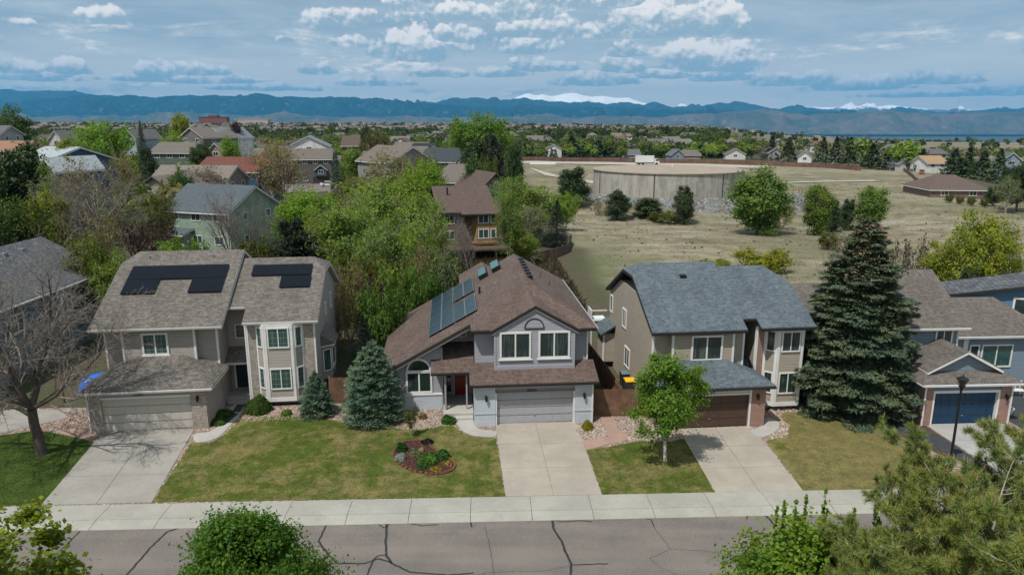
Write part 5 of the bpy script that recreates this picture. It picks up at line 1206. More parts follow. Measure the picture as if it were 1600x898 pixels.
T('shrub', 1196, 388, 88, 92, YG, 'yellow-green mound of brush behind the slate-blue ridge')
T('shrub', 1118, 405, 92, 50, YG, 'small yellow-green brush behind the slate-blue ridge', variant=1)
T('shrub', 1300, 364, 105, 34, OLIVE, 'olive brush below the narrow field tree')
T('bare', 1292, 362, 66, 66, BUD, 'bare tree left of the giant spruce', variant=1)
T('twiggy', 1418, 368, 68, 60, (.11, .09, .09), 'purple-brown brush right of the giant spruce', variant=1)
T('broadlight', 1522, 332, 64, 118, YG, 'large yellow-green tree behind the blue house at right', variant=1)
T('broadlight', 1475, 372, 66, 70, YG, 'yellow-green tree between the giant spruce and the large yellow-green tree', variant=2)
T('sparse', 1570, 362, 66, 60, SAGE, 'budding tree right of the large yellow-green tree', variant=1)
T('pine', 1500, 420, 58, 40, DKG, 'dark conifer low behind the warm grey ridge', variant=1)
T('broad', 1592, 250, 150, 60, (.05, .08, .03), 'dark green tree at the right edge by the field crest', variant=2)
T('sparse', 1575, 272, 146, 44, SAGE, 'grey-green tree near the right edge by the field crest', variant=0)
T('shrub', 1555, 290, 160, 24, DKG, 'dark bush on the field crest near the right edge')
for i, cx in enumerate((1485, 1502, 1520, 1540)): T('shrub', cx, 303 + i * 2, 166 - i * 3, 13, OLIVE, ['leftmost', 'second', 'third', 'rightmost'][i] + ' of the four low bushes along the right field crest', seed=i, group='bushes along the right field crest')
# mid-left landmarks
T('broad', 162, 190, 152, 96, BRIGHT, 'large bright green tree above the bare tree thicket', variant=0)
T('broad', 125, 215, 140, 50, GREEN, 'green tree right of the red-roofed house', variant=1)
T('broad', 22, 167, 235, 72, (.07, .12, .03), 'large round tree on the skyline at the left edge', variant=2)
T('broad', 760, 177, 205, 100, (.135, .235, .04), 'broad bright green tree on the skyline left of the field', variant=0)
T('broad', 725, 195, 215, 50, (.135, .235, .04), 'green tree at the left shoulder of the broad skyline tree', variant=2)
T('pine', 740, 218, 165, 50, DKG, 'dark conifer under the left of the broad skyline tree', variant=2)
T('pine', 805, 222, 168, 28, DKG, 'dark narrow conifer at the corner of the dirt road', variant=0)
T('pine', 768, 212, 172, 48, (.04, .05, .035), 'dark pine under the broad skyline tree', variant=1)
T('shrub', 765, 243, 150, 30, OLIVE, 'round olive shrub on the slope left of the field')
T('spruce', 528, 236, 165, 26, (.08, .12, .115), 'blue spruce beside the parked white car')
T('broad', 550, 232, 172, 42, GREEN, 'green tree right of the blue spruce by the rear street', variant=1)
T('spruce', 228, 190, 210, 26, PINE, 'tall dark spruce on the skyline right of the bright green tree')
T('broad', 290, 178, 300, 34, YG, 'yellow-green tree on the skyline above the taupe roofs', variant=1)
T('broad', 275, 205, 240, 40, GREEN, 'green tree beside the taupe roofs on the left skyline', variant=2)
T('pine', 240, 232, 175, 34, PINE, 'dark pine left of the twin-gabled house', variant=1)
T('broad', 320, 222, 185, 34, (.05, .085, .028), 'dark green tree in front of the taupe-roofed skyline house', variant=2)
T('broad', 365, 215, 180, 36, BRIGHT, 'bright green tree beside the white gable', variant=1)
T('sparse', 425, 215, 160, 90, BUD, 'wide brown budding tree right of the red-brown roof', variant=1)
T('sparse', 440, 220, 150, 90, (.20, .17, .11), 'brown budding tree behind the red-brown roof', variant=0)
T('sparse', 318, 256, 128, 84, (.22, .18, .15), 'pinkish budding tree in front of the red-brown roof', variant=2)
T('broad', 288, 262, 118, 42, (.06, .13, .028), 'green tree above the beige gable roof', variant=2)
T('sparse', 200, 230, 120, 60, BUD, 'brown budding tree behind the bare tree thicket', variant=0)
T('pine', 372, 192, 260, 24, (.05, .03, .03), 'dark purple conifer right of the white skyline gable', variant=0)
T('broad', 590, 205, 220, 62, (.10, .105, .04), 'brown-green round tree left of the broad skyline tree', variant=0)
T('pine', 573, 198, 225, 22, PINE, 'dark conifer behind the brown-green round tree', variant=2)

# --- spruces and yard trees near by
def near_spruce(name, label, x, y, H, Rm, n, size, col, prof, seed):
    rng = random.Random(seed); rs = np.random.RandomState(seed); tm, cm = spruce_meshes(rng, rs, H, Rm, n, size, prof, trunk_r=.05 * Rm)
    r = thing(name, label, 'tree', (x, y, 0)); t = bpy.data.objects.new('trunk', tm); C.objects.link(t); t.parent = r
    c = bpy.data.objects.new('crown', cm); C.objects.link(c); c.parent = r; c.color = (*col, 1); return r
egg = lambda t: max(.08, (1 - t ** 2.3)) ** .82 * min(1, .80 + t * 1.6)
near_spruce('spruce_tree', 'round dense blue-green spruce left of the arched window', -8.65, 41.35, 5.15, 1.95, 62000, .155, (.088, .145, .098), egg, 5)
near_spruce('spruce_tree', 'small dense blue-green spruce in front of the beige house bay', -12.5, 42.15, 3.0, 1.2, 24000, .125, (.088, .145, .095), lambda t: max(.08, (1 - t ** 1.75)) * min(1, .8 + t * 2), 6)
near_spruce('spruce_tree', 'giant dark spruce between the slate-blue roof and the navy garage', 22.4, 43.9, 12.4, 4.45, 200000, .28, (.080, .112, .070), lambda t: (1 - t ** 1.6) ** .92 * min(1, .88 + t * 1.2) * (.95 + .06 * math.sin(t * 37)) + .05, 8)
# reddish cones in the top of the giant spruce
rs = np.random.RandomState(4); n = 600; z = 12.1 - rs.uniform(0, 1, n) ** 1.2 * 3.2; rr = (12.4 - z) ** .75 * .95 * rs.uniform(.6, 1.1, n) + .1; a = rs.uniform(0, 6.283, n)
cm = leaf_cards(np.stack([rr * np.cos(a), rr * np.sin(a), z], 1), .11, rs, asp=.5, name='cones', mat=M['needle'])
o = bpy.data.objects.new('cones', cm); C.objects.link(o); o.color = (.17, .11, .075, 1); o['kind'] = 'stuff'; o.parent = [x for x in bpy.data.objects if x.get('label', '').startswith('giant dark')][0]
def near_tree(name, label, x, y, spec, L, r0, maxl, seed, per, lvls, spread, size, col, barkm, total=None, nt=1, lean=(0, 0), d_up=1.0, leafm='leaf', asp=.62, cat='tree', z=0, ground=-.1, lean_each=.25, leaf_lvl_tube=9):
    rng = random.Random(seed); rs = np.random.RandomState(seed); paths = []
    for k in range(nt):
        d0 = Vector((lean[0] + (rng.gauss(0, lean_each) if nt > 1 else 0), lean[1] + (rng.gauss(0, lean_each) if nt > 1 else 0), d_up)).normalized()
        grow(rng, Vector((0, 0, ground)), d0, L * rng.uniform(.85, 1.05), r0, 0, maxl, paths, spec)
    r = thing(name, label, cat, (x, y, z))
    t = bpy.data.objects.new('trunk', limbs_mesh(paths, 'trunk', barkm, (10, 6, 5, 3, 3, 3), maxlvl=leaf_lvl_tube)); C.objects.link(t); t.parent = r
    if per:
        P = leaf_points(paths, rs, per, lvls, spread, total); 
        c = bpy.data.objects.new('crown', leaf_cards(P, size, rs, center=P.mean(0), asp=asp, mat=M[leafm])); C.objects.link(c); c.parent = r; c.color = (*col, 1)
    return r, paths
AS = dict(seg=(8, 5, 4, 3), jit=(.04, .12, .2, .25), up=(.1, .12, .06, .0), kids=(26, 7, 4), start=(.26, .25, .2), ang=((42, 72), (30, 60), (30, 60)), len=((.36, .50), (.42, .6), (.4, .6)), taper=.85, minr=.006, tipshort=.62)
near_tree('aspen_tree', 'young bright green tree with white trunk on the middle lawn', 8.49, 35.85, AS, 5.9, .10, 3, 11, 26, (1, 2, 3), .13, .075, (.15, .27, .04), M['bark_a'], 12000)
rs = np.random.RandomState(61); cm = leaf_cards(env_points(rs, 15000, 62, 3.75, 1.5, 2.0, .24, 1.5, .5), .07, rs, center=np.array([0, 0, 3.9]), mat=M['leaf']); o = bpy.data.objects.new('crown', cm); C.objects.link(o); o.color = (.15, .27, .04, 1); o.parent = [x for x in bpy.data.objects if x.get('label', '').startswith('young bright green tree')][0]
# bare tree on the left lawn: a stout leaning trunk with long forking limbs
rng = random.Random(77); paths = []
BT = dict(seg=(6, 7, 6, 5, 4), jit=(.05, .13, .17, .2, .25), up=(.05, .07, .03, .02, .02), kids=(5, 10, 9, 7), start=(.3, .15, .12, .1), ang=((30, 55), (28, 55), (28, 60), (30, 65)), len=((.5, .8), (.42, .62), (.42, .62), (.4, .6)), taper=.82, minr=.0065, tipshort=.35, rk=.58)
grow(rng, Vector((0, 0, -.2)), Vector((-.14, -.02, 1)).normalized(), 3.1, .30, 0, 0, paths, dict(BT, taper=.25, up=(.0,)))
top = paths[0][0][-1]; mid = paths[0][0][-2]
for k, (dx, dy, dz, L, r, b0) in enumerate(((-.5, -.2, .9, 7.5, .17, top), (.35, .15, .9, 7.8, .17, top), (.05, .3, 1.0, 8.0, .16, top), (.9, -.3, .55, 6.6, .12, top), (-.95, .05, .3, 5.6, .14, mid), (-.2, -.6, .8, 6.6, .12, top), (.85, .5, .4, 6.4, .10, top), (.2, -.75, .6, 5.5, .10, top), (-.75, .5, .8, 6.5, .12, top))):
    grow(rng, b0.copy(), Vector((dx, dy, dz)).normalized(), L, r, 1, 4, paths, BT)
r = thing('bare_tree', 'large leafless tree on the green lawn left of the first driveway', 'tree', (-26.45, 36.6, 0))
o = bpy.data.objects.new('trunk', limbs_mesh([q for q in paths if q[2] <= 1], 'trunk', M['bark'], (12, 8))); C.objects.link(o); o.parent = r
o = bpy.data.objects.new('crown', limbs_mesh([q for q in paths if q[2] >= 2], 'crown', M['twig'], (5, 5, 4, 3, 3))); C.objects.link(o); o.parent = r
# --- foreground trees on the near side of the street
FB = dict(seg=(6, 5, 4, 3), jit=(.07, .14, .2, .25), up=(.08, .12, .06, .02), kids=(16, 8, 6), start=(.25, .2, .2), ang=((35, 65), (30, 60), (30, 65)), len=((.34, .5), (.45, .65), (.4, .6)), taper=.8, minr=.005, tipshort=.35)
def front_tree(name, label, x, y, spec, L, r0, seed, env, n, size, col, barkm, asp=.62, nt=1, shoots=(), lean=.1, lob=.28):
    r, paths = near_tree(name, label, x, y, spec, L, r0, 2 if nt > 1 else 3, seed, 0, (), 0, 0, col, barkm, nt=nt, lean_each=lean)
    rs = np.random.RandomState(seed); P = [leaf_points(paths, rs, 5, (2, 3), .12, n // 6)]
    for e in env: P.append(env_points(rs, int(n * e[0]), e[1], e[2], e[3], e[4], e[5], 1.5, lob, e[6] if len(e) > 6 else 0, e[7] if len(e) > 7 else 0))
    if shoots:
        mb = MB()
        for (sx, sy, z0, z1) in shoots:
            k = 95; t = rs.uniform(0, 1, k); a = rs.uniform(0, 6.28, k); rr = rs.uniform(.01, .075, k) * (1.25 - t)
            P.append(np.stack([sx + rr * np.cos(a), sy + rr * np.sin(a), z0 + t * (z1 - z0)], 1)); mb.tube([(sx, sy, z0 - .8), (sx, sy, z1)], [.02, .004], 4, cap=False)
        me = bpy.data.meshes.new('shoots'); me.from_pydata(mb.v, [], mb.f); me.materials.append(M['bark']); o = bpy.data.objects.new('shoots', me); C.objects.link(o); o.parent = r
    P = np.concatenate(P); c = bpy.data.objects.new('crown', leaf_cards(P, size, rs, center=P.mean(0), asp=asp, mat=M['leaf'])); C.objects.link(c); c.parent = r; c.color = (*col, 1); return r
front_tree('leafy_tree', 'dense dark green round tree at the bottom edge, left of centre', -7.45, 17.3, FB, 6.2, .16, 21, [(.30, 110, 6.35, 1.25, 1.3, .18), (.75, 260, 4.75, 2.05, 2.6, .20)], 95000, .052, (.090, .185, .022), M['bark'])
front_tree('maple_tree', 'yellow-green maple cut by the bottom left corner', -13.1, 15.4, dict(FB, kids=(12, 7, 5)), 6.6, .15, 25, [(.9, 120, 5.7, 2.1, 3.0, .22)], 42000, .072, (.21, .27, .03), M['bark_p'], .9, lob=.22)
rg = random.Random(8)
front_tree('maple_tree', 'light green young maple with upright shoots left of the foreground pine', 7.9, 16.0, dict(FB, kids=(14, 7, 4)), 5.2, .10, 33, [(.95, 240, 5.7, 2.0, 2.5, .21)], 80000, .055, (.165, .265, .030), M['bark'], .85, 3,
    [(rg.uniform(-1.3, 1.5), rg.uniform(-1.0, 1.0), 7.3, rg.uniform(8.3, 9.2)) for _ in range(15)], .12)
front_tree('maple_tree', 'low light green maple at the bottom edge left of the foreground pine', 6.7, 15.0, dict(FB, kids=(14, 7, 4)), 4.6, .09, 36, [(.95, 130, 4.6, 1.45, 2.6, .18)], 36000, .058, (.165, .27, .03), M['bark'], .85, 2,
    [(rg.uniform(-.9, .9), rg.uniform(-.8, .8), 5.8, rg.uniform(6.5, 7.1)) for _ in range(8)], .12)
def ponderosa(label, x, y, H, seed, nb, Lk=1.0):
    rng = random.Random(seed); rs = np.random.RandomState(seed); paths = []
    sp = dict(seg=(8, 6, 4, 3), jit=(.03, .12, .18, .2), up=(.05, .07, .10, .1), kids=(nb, 12, 5), start=(.28, .15, .2), ang=((58, 88), (35, 62), (30, 55)), len=((.36, .50), (.32, .50), (.35, .5)), taper=.8, minr=.010, tipshort=.50, rk=.5)
    grow(rng, Vector((0, 0, -.1)), Vector((.02, 0, 1)), H, .24, 0, 3, paths, sp)
    r = thing('pine_tree', label, 'tree', (x, y, 0)); o = bpy.data.objects.new('trunk', limbs_mesh(paths, 'trunk', M['bark_p'], (10, 6, 4, 3))); C.objects.link(o); o.parent = r
    tips = []
    for p, rd_, l in paths:
        if l >= 1:
            k = [1.0, .8, .6] if l < 3 else [1.0, .55]
            for f in k:
                g_ = f * (len(p) - 1); i = min(int(g_), len(p) - 2); v = p[i].lerp(p[i + 1], g_ - i); d = (p[i + 1] - p[i]).normalized(); tips.append((v, d, f == 1.0))
    V = []; tint = []
    for v, d, tipq in tips:
        n = 46 if tipq else 28; dd = np.array(d) + np.array([0, 0, .25]); dd /= np.linalg.norm(dd)
        nd = rs.normal(0, 1, (n, 3)); nd /= np.linalg.norm(nd, axis=1, keepdims=True); nd = nd * .95 + dd * .75; nd /= np.linalg.norm(nd, axis=1, keepdims=True)
        base = np.array(v) - dd * rs.uniform(0, .09, (n, 1)); L = rs.uniform(.13, .19, (n, 1)); sd_ = np.cross(nd, rs.normal(0, 1, (n, 3))); sd_ /= np.linalg.norm(sd_, axis=1, keepdims=True)
        q = np.empty((n, 3, 3)); q[:, 0] = base - sd_ * .006; q[:, 1] = base + sd_ * .006; q[:, 2] = base + nd * L; V.append(q.reshape(-1, 3)); tint.append(np.full(n, rng.uniform(.7, 1.25)) * rs.uniform(.75, 1.25, n))
    cm = np_mesh('crown', np.concatenate(V), 3, M['needle'], np.concatenate(tint)); o = bpy.data.objects.new('crown', cm); C.objects.link(o); o.parent = r; o.color = (.165, .215, .048, 1)
    bd = MB()
    for v, d, tipq in tips:
        if tipq and v.z > H * .3 and rng.random() < .6: bd.tube([v, v + d * .04 + Vector((0, 0, .03)), v + d * .06 + Vector((0, 0, .09))], [.014, .012, .004], 4, cap=False)
    me = bpy.data.meshes.new('buds'); me.from_pydata(bd.v, [], bd.f); me.materials.append(M['oc']); o = bpy.data.objects.new('buds', me); C.objects.link(o); o.parent = r; o.color = (.30, .19, .10, 1)
ponderosa('large long-needled pine filling the bottom right corner', 9.6, 13.3, 10.2, 41, 96)
ponderosa('second long-needled pine at the right edge behind the corner pine', 12.7, 15.0, 10.0, 43, 92)
# ------------------------------------------------------------------ houses behind
def hmesh(tag_, w, d, he, rise, ridge, ov=.5, hip=0.0):
    """wall and roof meshes of a simple gabled house centred at its base"""
    x0, x1, y0, y1 = -w / 2, w / 2, -d / 2, d / 2
    if ridge == 'u':
        wm = MB().prism([(x0, y0, -1), (x0, y0, he), (x0, 0, he + rise - .15), (x0, y1, he), (x0, y1, -1)], (w, 0, 0)) if not hip else MB().box(x0, x1, y0, y1, -1, he)
        s = rise / (d / 2); e = he - ov * s; a, b = x0 - ov, x1 + ov
        P = [[(a, y0 - ov, e), (b, y0 - ov, e), (b - hip, 0, he + rise), (a + hip, 0, he + rise)], [(b, y1 + ov, e), (a, y1 + ov, e), (a + hip, 0, he + rise), (b - hip, 0, he + rise)]]
        if hip: P += [[(b, y0 - ov, e), (b, y1 + ov, e), (b - hip, 0, he + rise)], [(a, y1 + ov, e), (a, y0 - ov, e), (a + hip, 0, he + rise)]]
    else:
        wm = MB().prism([(x0, y0, -1), (x1, y0, -1), (x1, y0, he), (0, y0, he + rise - .15), (x0, y0, he)], (0, d, 0)) if not hip else MB().box(x0, x1, y0, y1, -1, he)
        s = rise / (w / 2); e = he - ov * s; a, b = y0 - ov, y1 + ov
        P = [[(x0 - ov, a, e), (0, a + hip, he + rise), (0, b - hip, he + rise), (x0 - ov, b, e)], [(0, a + hip, he + rise), (x1 + ov, a, e), (x1 + ov, b, e), (0, b - hip, he + rise)]]
        if hip: P += [[(x0 - ov, a, e), (x1 + ov, a, e), (0, a + hip, he + rise)], [(x1 + ov, b, e), (x0 - ov, b, e), (0, b - hip, he + rise)]]
    return wm, P
def house(label, cx, top, Y, wpx, depth, rot, wc, rc, ridge='u', rise=2.6, he=None, hip=0.0, wins=3, trimm='white', gl='glass', side=True, garage=None, name='house', z0=None):
    dep = Y * math.cos(PITCH) + (CAMH - 3) * math.sin(PITCH); X = (cx - 800) / F * dep; w = wpx / F * dep
    zr = D(cx, top, Y + depth / 2 * (ridge == 'u'))[1]; yc = Y + depth / 2; zg = hgt(X, yc) if z0 is None else z0
    he = max(zr - rise - zg, 2.4); root = thing(name, label, 'house', (X, yc, zg), rot)
    wm, P = hmesh('', w, depth, he, rise, ridge, hip=hip)
    o = fixn(wm.build('wall', M['oc_wall'], root)); o.color = (*wc, 1)
    r = MB().shell(P, .12).build('roof', M['oc_roof'], root); fixn(r); r.color = (*rc, 1)
    f = MB().shell(P, .2, -.125).build('fascia', M[trimm], r); fixn(f)
    two = he > 4.3
    for st in ((0, 1) if two else (0,)):
        zb = (he - 1.75) if (st or not two) else .9
        for i in range(wins):
            ww = min(1.8, w / wins * .45); u = -w / 2 + w * (i + .5) / wins - ww / 2
            if garage and st == 0 and garage[0] <= i <= garage[1]: continue
            window(root, (u, -depth / 2, zb), FX, FN, ww, 1.3, 1, 0, trimm if trimm != 'darktrim' else 'white', gl, .12)
        if side:
            for v in (-depth * .25, depth * .2): window(root, (w / 2, v, zb), RU, RN, 1.1, 1.2, 0, 0, 'white', gl, .12); 
    if garage:
        gw = w / wins * (garage[1] - garage[0] + 1) * .8; gc = -w / 2 + w * (garage[0] + garage[1] + 1) / wins / 2
        g_ = MB().box(gc - gw / 2, gc + gw / 2, -depth / 2 - .05, -depth / 2 + .02, 0, 2.2).build('garage_door', M['oc'], root); g_.color = garage[2]
    return root, o, r, he, w
TAUPE = (.15, .132, .115); GREY = (.12, .122, .128); SLATE = (.085, .105, .12); REDR = (.15, .058, .045); BRNR = (.105, .075, .065); PALE = (.34, .38, .41)
# green house: two storeys, slate roof, turned a little
g1 = house('sage green two-storey house with slate roof and a bare tree in front', 327, 288, 103, 128, 11.5, -20, (.235, .31, .245), SLATE, 'u', 3.2, wins=3, gl='teal_glass')
rt = g1[0]; w = g1[4]; fixn(MB().box(-w / 2 + .3, -w / 2 + 5.2, -7.6, -5.78, 0, 2.5).build('porch', M['oc_wall'], rt)).color = (.235, .31, .245, 1)
pr = roof(rt, [[(-w / 2, -8.2, 2.5), (-w / 2 + 5.6, -8.2, 2.5), (-w / 2 + 5.6, -5.7, 3.2), (-w / 2, -5.7, 3.2)]], M['oc_roof'], M['white'], name='porch_roof'); pr.color = (*SLATE, 1)
window(rt, (-w / 2 + 1.2, -7.6, .6), FX, FN, 2.4, 1.5, 1, 0)
vents(g1[2], [(-4, 1, 8.2), (-2, 1, 8.2), (0.5, 1, 8.2)], M['metal'], .2)
house('beige house with broad front gable behind the bare tree thicket', 262, 275, 118, 100, 14, -14, (.30, .255, .215), TAUPE, 'v', 3.2, wins=2, trimm='darktrim')
house('low taupe roof stretching left behind the beige gable house', 300, 258, 138, 120, 10, -5, (.22, .19, .17), (.19, .165, .15), 'u', 2.6)
house('long house with red-brown roof and deep blue wall', 362, 245, 152, 100, 12, -6, (.03, .09, .16), REDR, 'u', 2.6, wins=2, gl='glass')
t = house('dark green house with twin front gables on the left rise', 272, 222, 205, 62, 12, -6, (.10, .13, .11), TAUPE, 'u', 2.6, wins=3)
for du in (-3.6, 3.6):
    fixn(MB().prism([(du - 2.4, -8, 0), (du + 2.4, -8, 0), (du + 2.4, -8, 3.4), (du, -8, 5.0), (du - 2.4, -8, 3.4)], (0, 3, 0)).build('front_gable', M['oc_wall'], t[0])).color = (.10, .13, .11, 1)
    q = roof(t[0], [[(du - 2.9, -8.4, 3.2), (du, -8.4, 5.15), (du, -3, 5.15), (du - 2.9, -3, 3.2)], [(du, -8.4, 5.15), (du + 2.9, -8.4, 3.2), (du + 2.9, -3, 3.2), (du, -3, 5.15)]], M['oc_roof'], M['white'], name='gable_roof'); q.color = (*TAUPE, 1)
    window(t[0], (du - 1.1, -8, 1.2), FX, FN, 2.2, 1.4, 1, 0)
house('taupe-roofed house with a dark gable on the left skyline', 318, 199, 245, 56, 14, -30, (.16, .15, .14), TAUPE, 'v', 3.2, wins=2)
house('white gabled house on the left skyline beside the taupe roofs', 350, 199, 252, 40, 14, -22, (.62, .62, .62), (.18, .2, .22), 'v', 3.4, wins=1, side=False)
house('small tan gable house below the white skyline gable', 345, 223, 215, 26, 9, -12, (.30, .24, .17), TAUPE, 'v', 2.2, wins=1, side=False)
house('white gabled house with grey roof at the head of the rear street', 478, 212, 252, 62, 14, 12, (.62, .62, .62), (.16, .2, .23), 'v', 3.4, wins=1)
t = house('dark fronted house with dormer and garage at the end of the rear street', 482, 232, 222, 64, 10, 8, (.10, .095, .085), TAUPE, 'u', 2.8, wins=4, garage=(2, 3, (.05, .035, .03, 1)))
fixn(MB().prism([(1.5, -5.6, 2.6), (4.9, -5.6, 2.6), (4.9, -5.6, 4.6), (3.2, -5.6, 5.8), (1.5, -5.6, 4.6)], (0, 4, 0)).build('dormer', M['oc_wall'], t[0])).color = (.06, .09, .11, 1)
window(t[0], (2.4, -5.6, 3.2), FX, FN, 1.6, 1.2, 1, 0); q = roof(t[0], [[(1.1, -6, 4.4), (3.2, -6, 6.0), (3.2, -1.6, 6.0), (1.1, -1.6, 4.4)], [(3.2, -6, 6.0), (5.3, -6, 4.4), (5.3, -1.6, 4.4), (3.2, -1.6, 6.0)]], M['oc_roof'], M['white'], name='dormer_roof'); q.color = (*TAUPE, 1)
house('low white garage beside the dark fronted street-end house', 512, 243, 232, 30, 10, 5, (.55, .55, .54), (.14, .14, .14), 'u', 2.0, wins=1, side=False)
house('red-roofed brick house behind the pale-roofed blue house', 104, 218, 175, 56, 13, -4, (.17, .08, .055), REDR, 'u', 3.2, wins=2, hip=1.5)
t = house('blue house with pale grey roof left of the bright green tree', 70, 229, 132, 74, 16, -22, (.055, .10, .15), PALE, 'u', 2.6, wins=2, trimm='white')
t = house('tall blue gabled wing with white trim beside the wide dark pine', 97, 246, 118, 28, 9, -18, (.055, .10, .15), PALE, 'v', 1.8, wins=1)
house('low brick-coloured roof at the left edge', 8, 220, 190, 70, 12, 0, (.25, .14, .09), (.28, .16, .10), 'u', 2.2, hip=1)
house('pale-trimmed grey gable right above the red roof', 100, 204, 240, 28, 10, -15, (.5, .5, .5), GREY, 'v', 2.8, wins=1, side=False)
house('blue-grey gabled house on the left skyline beside the tall spruce', 214, 202, 260, 26, 12, -18, (.30, .36, .40), GREY, 'v', 2.8, wins=1, side=False)
house('tall grey house cut by the left edge of the skyline', -2, 196, 200, 22, 10, 0, (.30, .32, .33), GREY, 'u', 2.4, wins=1)
house('taupe-roofed house with pale gable end left of centre, behind the cottonwoods', 610, 229, 158, 78, 16, 38, (.25, .25, .25), TAUPE, 'v', 3.2, wins=2)
house('dark slate-roofed house left of the broad skyline tree', 690, 231, 182, 70, 12, -8, (.10, .10, .10), (.05, .06, .07), 'u', 3.0, wins=2, hip=2)
t = house('taupe-roofed house with a black solar array on the centre skyline', 640, 222, 235, 70, 14, -10, (.20, .17, .14), TAUPE, 'u', 2.6, wins=3, hip=2)
h_ = t[3]; solar(t[2], 0, 0, 5, (1, -3.2, h_ + 1.45), (1, 0, 0), (0, 1, .35), 1, (1.6, 2.2), M['pv'], M['black'])
house('brown house half hidden by budding trees right of the rear street', 557, 212, 232, 46, 12, 6, (.17, .12, .10), BRNR, 'u', 2.8, wins=2)
house('taupe roof right of the rear street behind the blue spruce', 585, 236, 200, 40, 12, 10, (.18, .15, .13), TAUPE, 'u', 2.2, wins=1)
# yellow house with the deck
t = house('brown-roofed house with golden yellow bay and raised deck behind the middle house', 713, 290, 98, 82, 15, 12, (.14, .10, .075), BRNR, 'u', 2.8, wins=0, side=False, trimm='darktrim')
rt = t[0]; w = t[4]; he = t[3]
bx = MB().prism([(.6, -7.4, 1.8), (1.2, -8.6, 1.8), (4.0, -8.6, 1.8), (4.6, -7.4, 1.8)], (0, 0, he - 2.2)); o = fixn(bx.build('bay', M['oc_wall'], rt)); o.color = (.27, .175, .08, 1)
for z in (2.6, he - 1.75):
    window(rt, (1.35, -8.6, z), FX, FN, 1.5, 1.35, 1, 0, 'white', 'teal_glass', .1); window(rt, (3.1, -8.6, z), FX, FN, .8, 1.35, 0, 0, 'white', 'teal_glass', .1)
window(rt, (-3.2, -7.5, he - 1.9), FX, FN, 1.4, 1.3, 1, 0); window(rt, (-3.2, -7.5, 2.4), FX, FN, 1.4, 1.3, 1, 0)
q = roof(rt, [[(-1.0, -9.2, he - .35), (5.4, -9.2, he - .35), (4.2, -5.5, he + 1.5), (.5, -5.5, he + 1.5)], [(-1.0, -9.2, he - .35), (.5, -5.5, he + 1.5), (-1.0, -5.5, he + .4)], [(5.4, -9.2, he - .35), (5.4, -5.5, he + .4), (4.2, -5.5, he + 1.5)]], M['oc_roof'], M['darktrim'], name='bay_roof'); q.color = (*BRNR, 1)
dk = MB().box(-3.2, 6.6, -11.4, -7.5, 1.35, 1.55); o = dk.build('deck', M['wood_d'], rt)
rl = MB().box(-3.2, 6.6, -11.42, -11.34, 2.35, 2.43)
for i in range(50): rl.box(-3.2 + i * .2, -3.16 + i * .2, -11.4, -11.36, 1.56, 2.35)
rl.build('railing', M['wood_d'], rt)
for u in (-3.0, .2, 3.4, 6.4): MB().box(u - .08, u + .08, -11.3, -11.14, -.2, 1.34).build('deck_post', M['wood_d'], rt)
pipe(q, (-2.2, -3.0, he + 2.0), M['black'], .8, .12)
house('grey house with dark-trimmed gable just behind the yellow house', 752, 270, 122, 50, 12, 24, (.17, .16, .17), BRNR, 'v', 2.6, wins=1, trimm='darktrim')
house('taupe hip-roofed house behind the bright green tree by the yellow house', 712, 256, 136, 70, 14, 4, (.16, .14, .13), TAUPE, 'u', 2.8, wins=2, hip=3)
# beyond the field fence and at right
for a in (('white house with twin chimneys behind the far field fence', 865, 225, 395, 25, 9, 0, (.62, .62, .60), GREY, 'v', 2.4),
          ('tan house at the left end of the far field fence', 827, 228, 400, 22, 9, 0, (.45, .38, .30), TAUPE, 'v', 2.4),
          ('grey-blue gabled house behind the field fence right of the white truck', 1058, 233, 372, 20, 9, 5, (.20, .26, .32), GREY, 'v', 2.6),
          ('brown-roofed low house beside the grey-blue gabled house', 1082, 236, 380, 26, 9, 0, (.32, .27, .22), TAUPE, 'u', 2.4),
          ('white and grey house behind the fence above the tank rim', 1152, 232, 372, 30, 10, -10, (.58, .57, .55), BRNR, 'v', 2.6),
          ('small white gabled house at the right end of the field fence', 1263, 236, 352, 20, 10, -18, (.70, .70, .70), GREY, 'v', 2.6),
          ('grey house left of the fence corner pines', 1212, 230, 365, 22, 10, 0, (.35, .34, .32), GREY, 'v', 2.6),
          ('pale house right of the small white gabled house', 1303, 237, 350, 26, 10, 0, (.55, .52, .48), TAUPE, 'u', 2.4),
          ('blue-grey house half hidden behind the truck', 988, 236, 385, 24, 9, 0, (.3, .34, .38), GREY, 'u', 2.4)):
    house(*a, wins=1, side=False)
house('dark brown low roof beyond the right field crest', 1505, 275, 178, 84, 16, -6, (.18, .13, .11), (.12, .088, .078), 'u', 3.0, hip=5, wins=2, side=False)
house('white house with tan roof beyond the field crest', 1465, 243, 270, 30, 12, 0, (.60, .60, .58), (.34, .22, .13), 'u', 2.4, wins=2, side=False)
house('grey house with pale gable beside the tan-roofed white house', 1418, 243, 285, 22, 12, 0, (.45, .44, .42), GREY, 'v', 2.6, wins=1, side=False)
house('blue-grey house at the right edge beyond the pines', 1590, 238, 250, 26, 12, -20, (.22, .28, .34), GREY, 'v', 2.6, wins=1, side=False)
house('grey-roofed house at the right edge behind the yellow-green tree', 1612, 398, 66, 60, 12, -20, (.12, .2, .3), GREY, 'u', 2.6, wins=1, side=False)

T('broadlight', 672, 302, 88, 62, GREEN, 'light green tree covering the left wall of the yellow house', variant=2)
T('broadlight', 798, 292, 90, 46, GREEN, 'light green aspen overlapping the right side of the yellow house', variant=0)
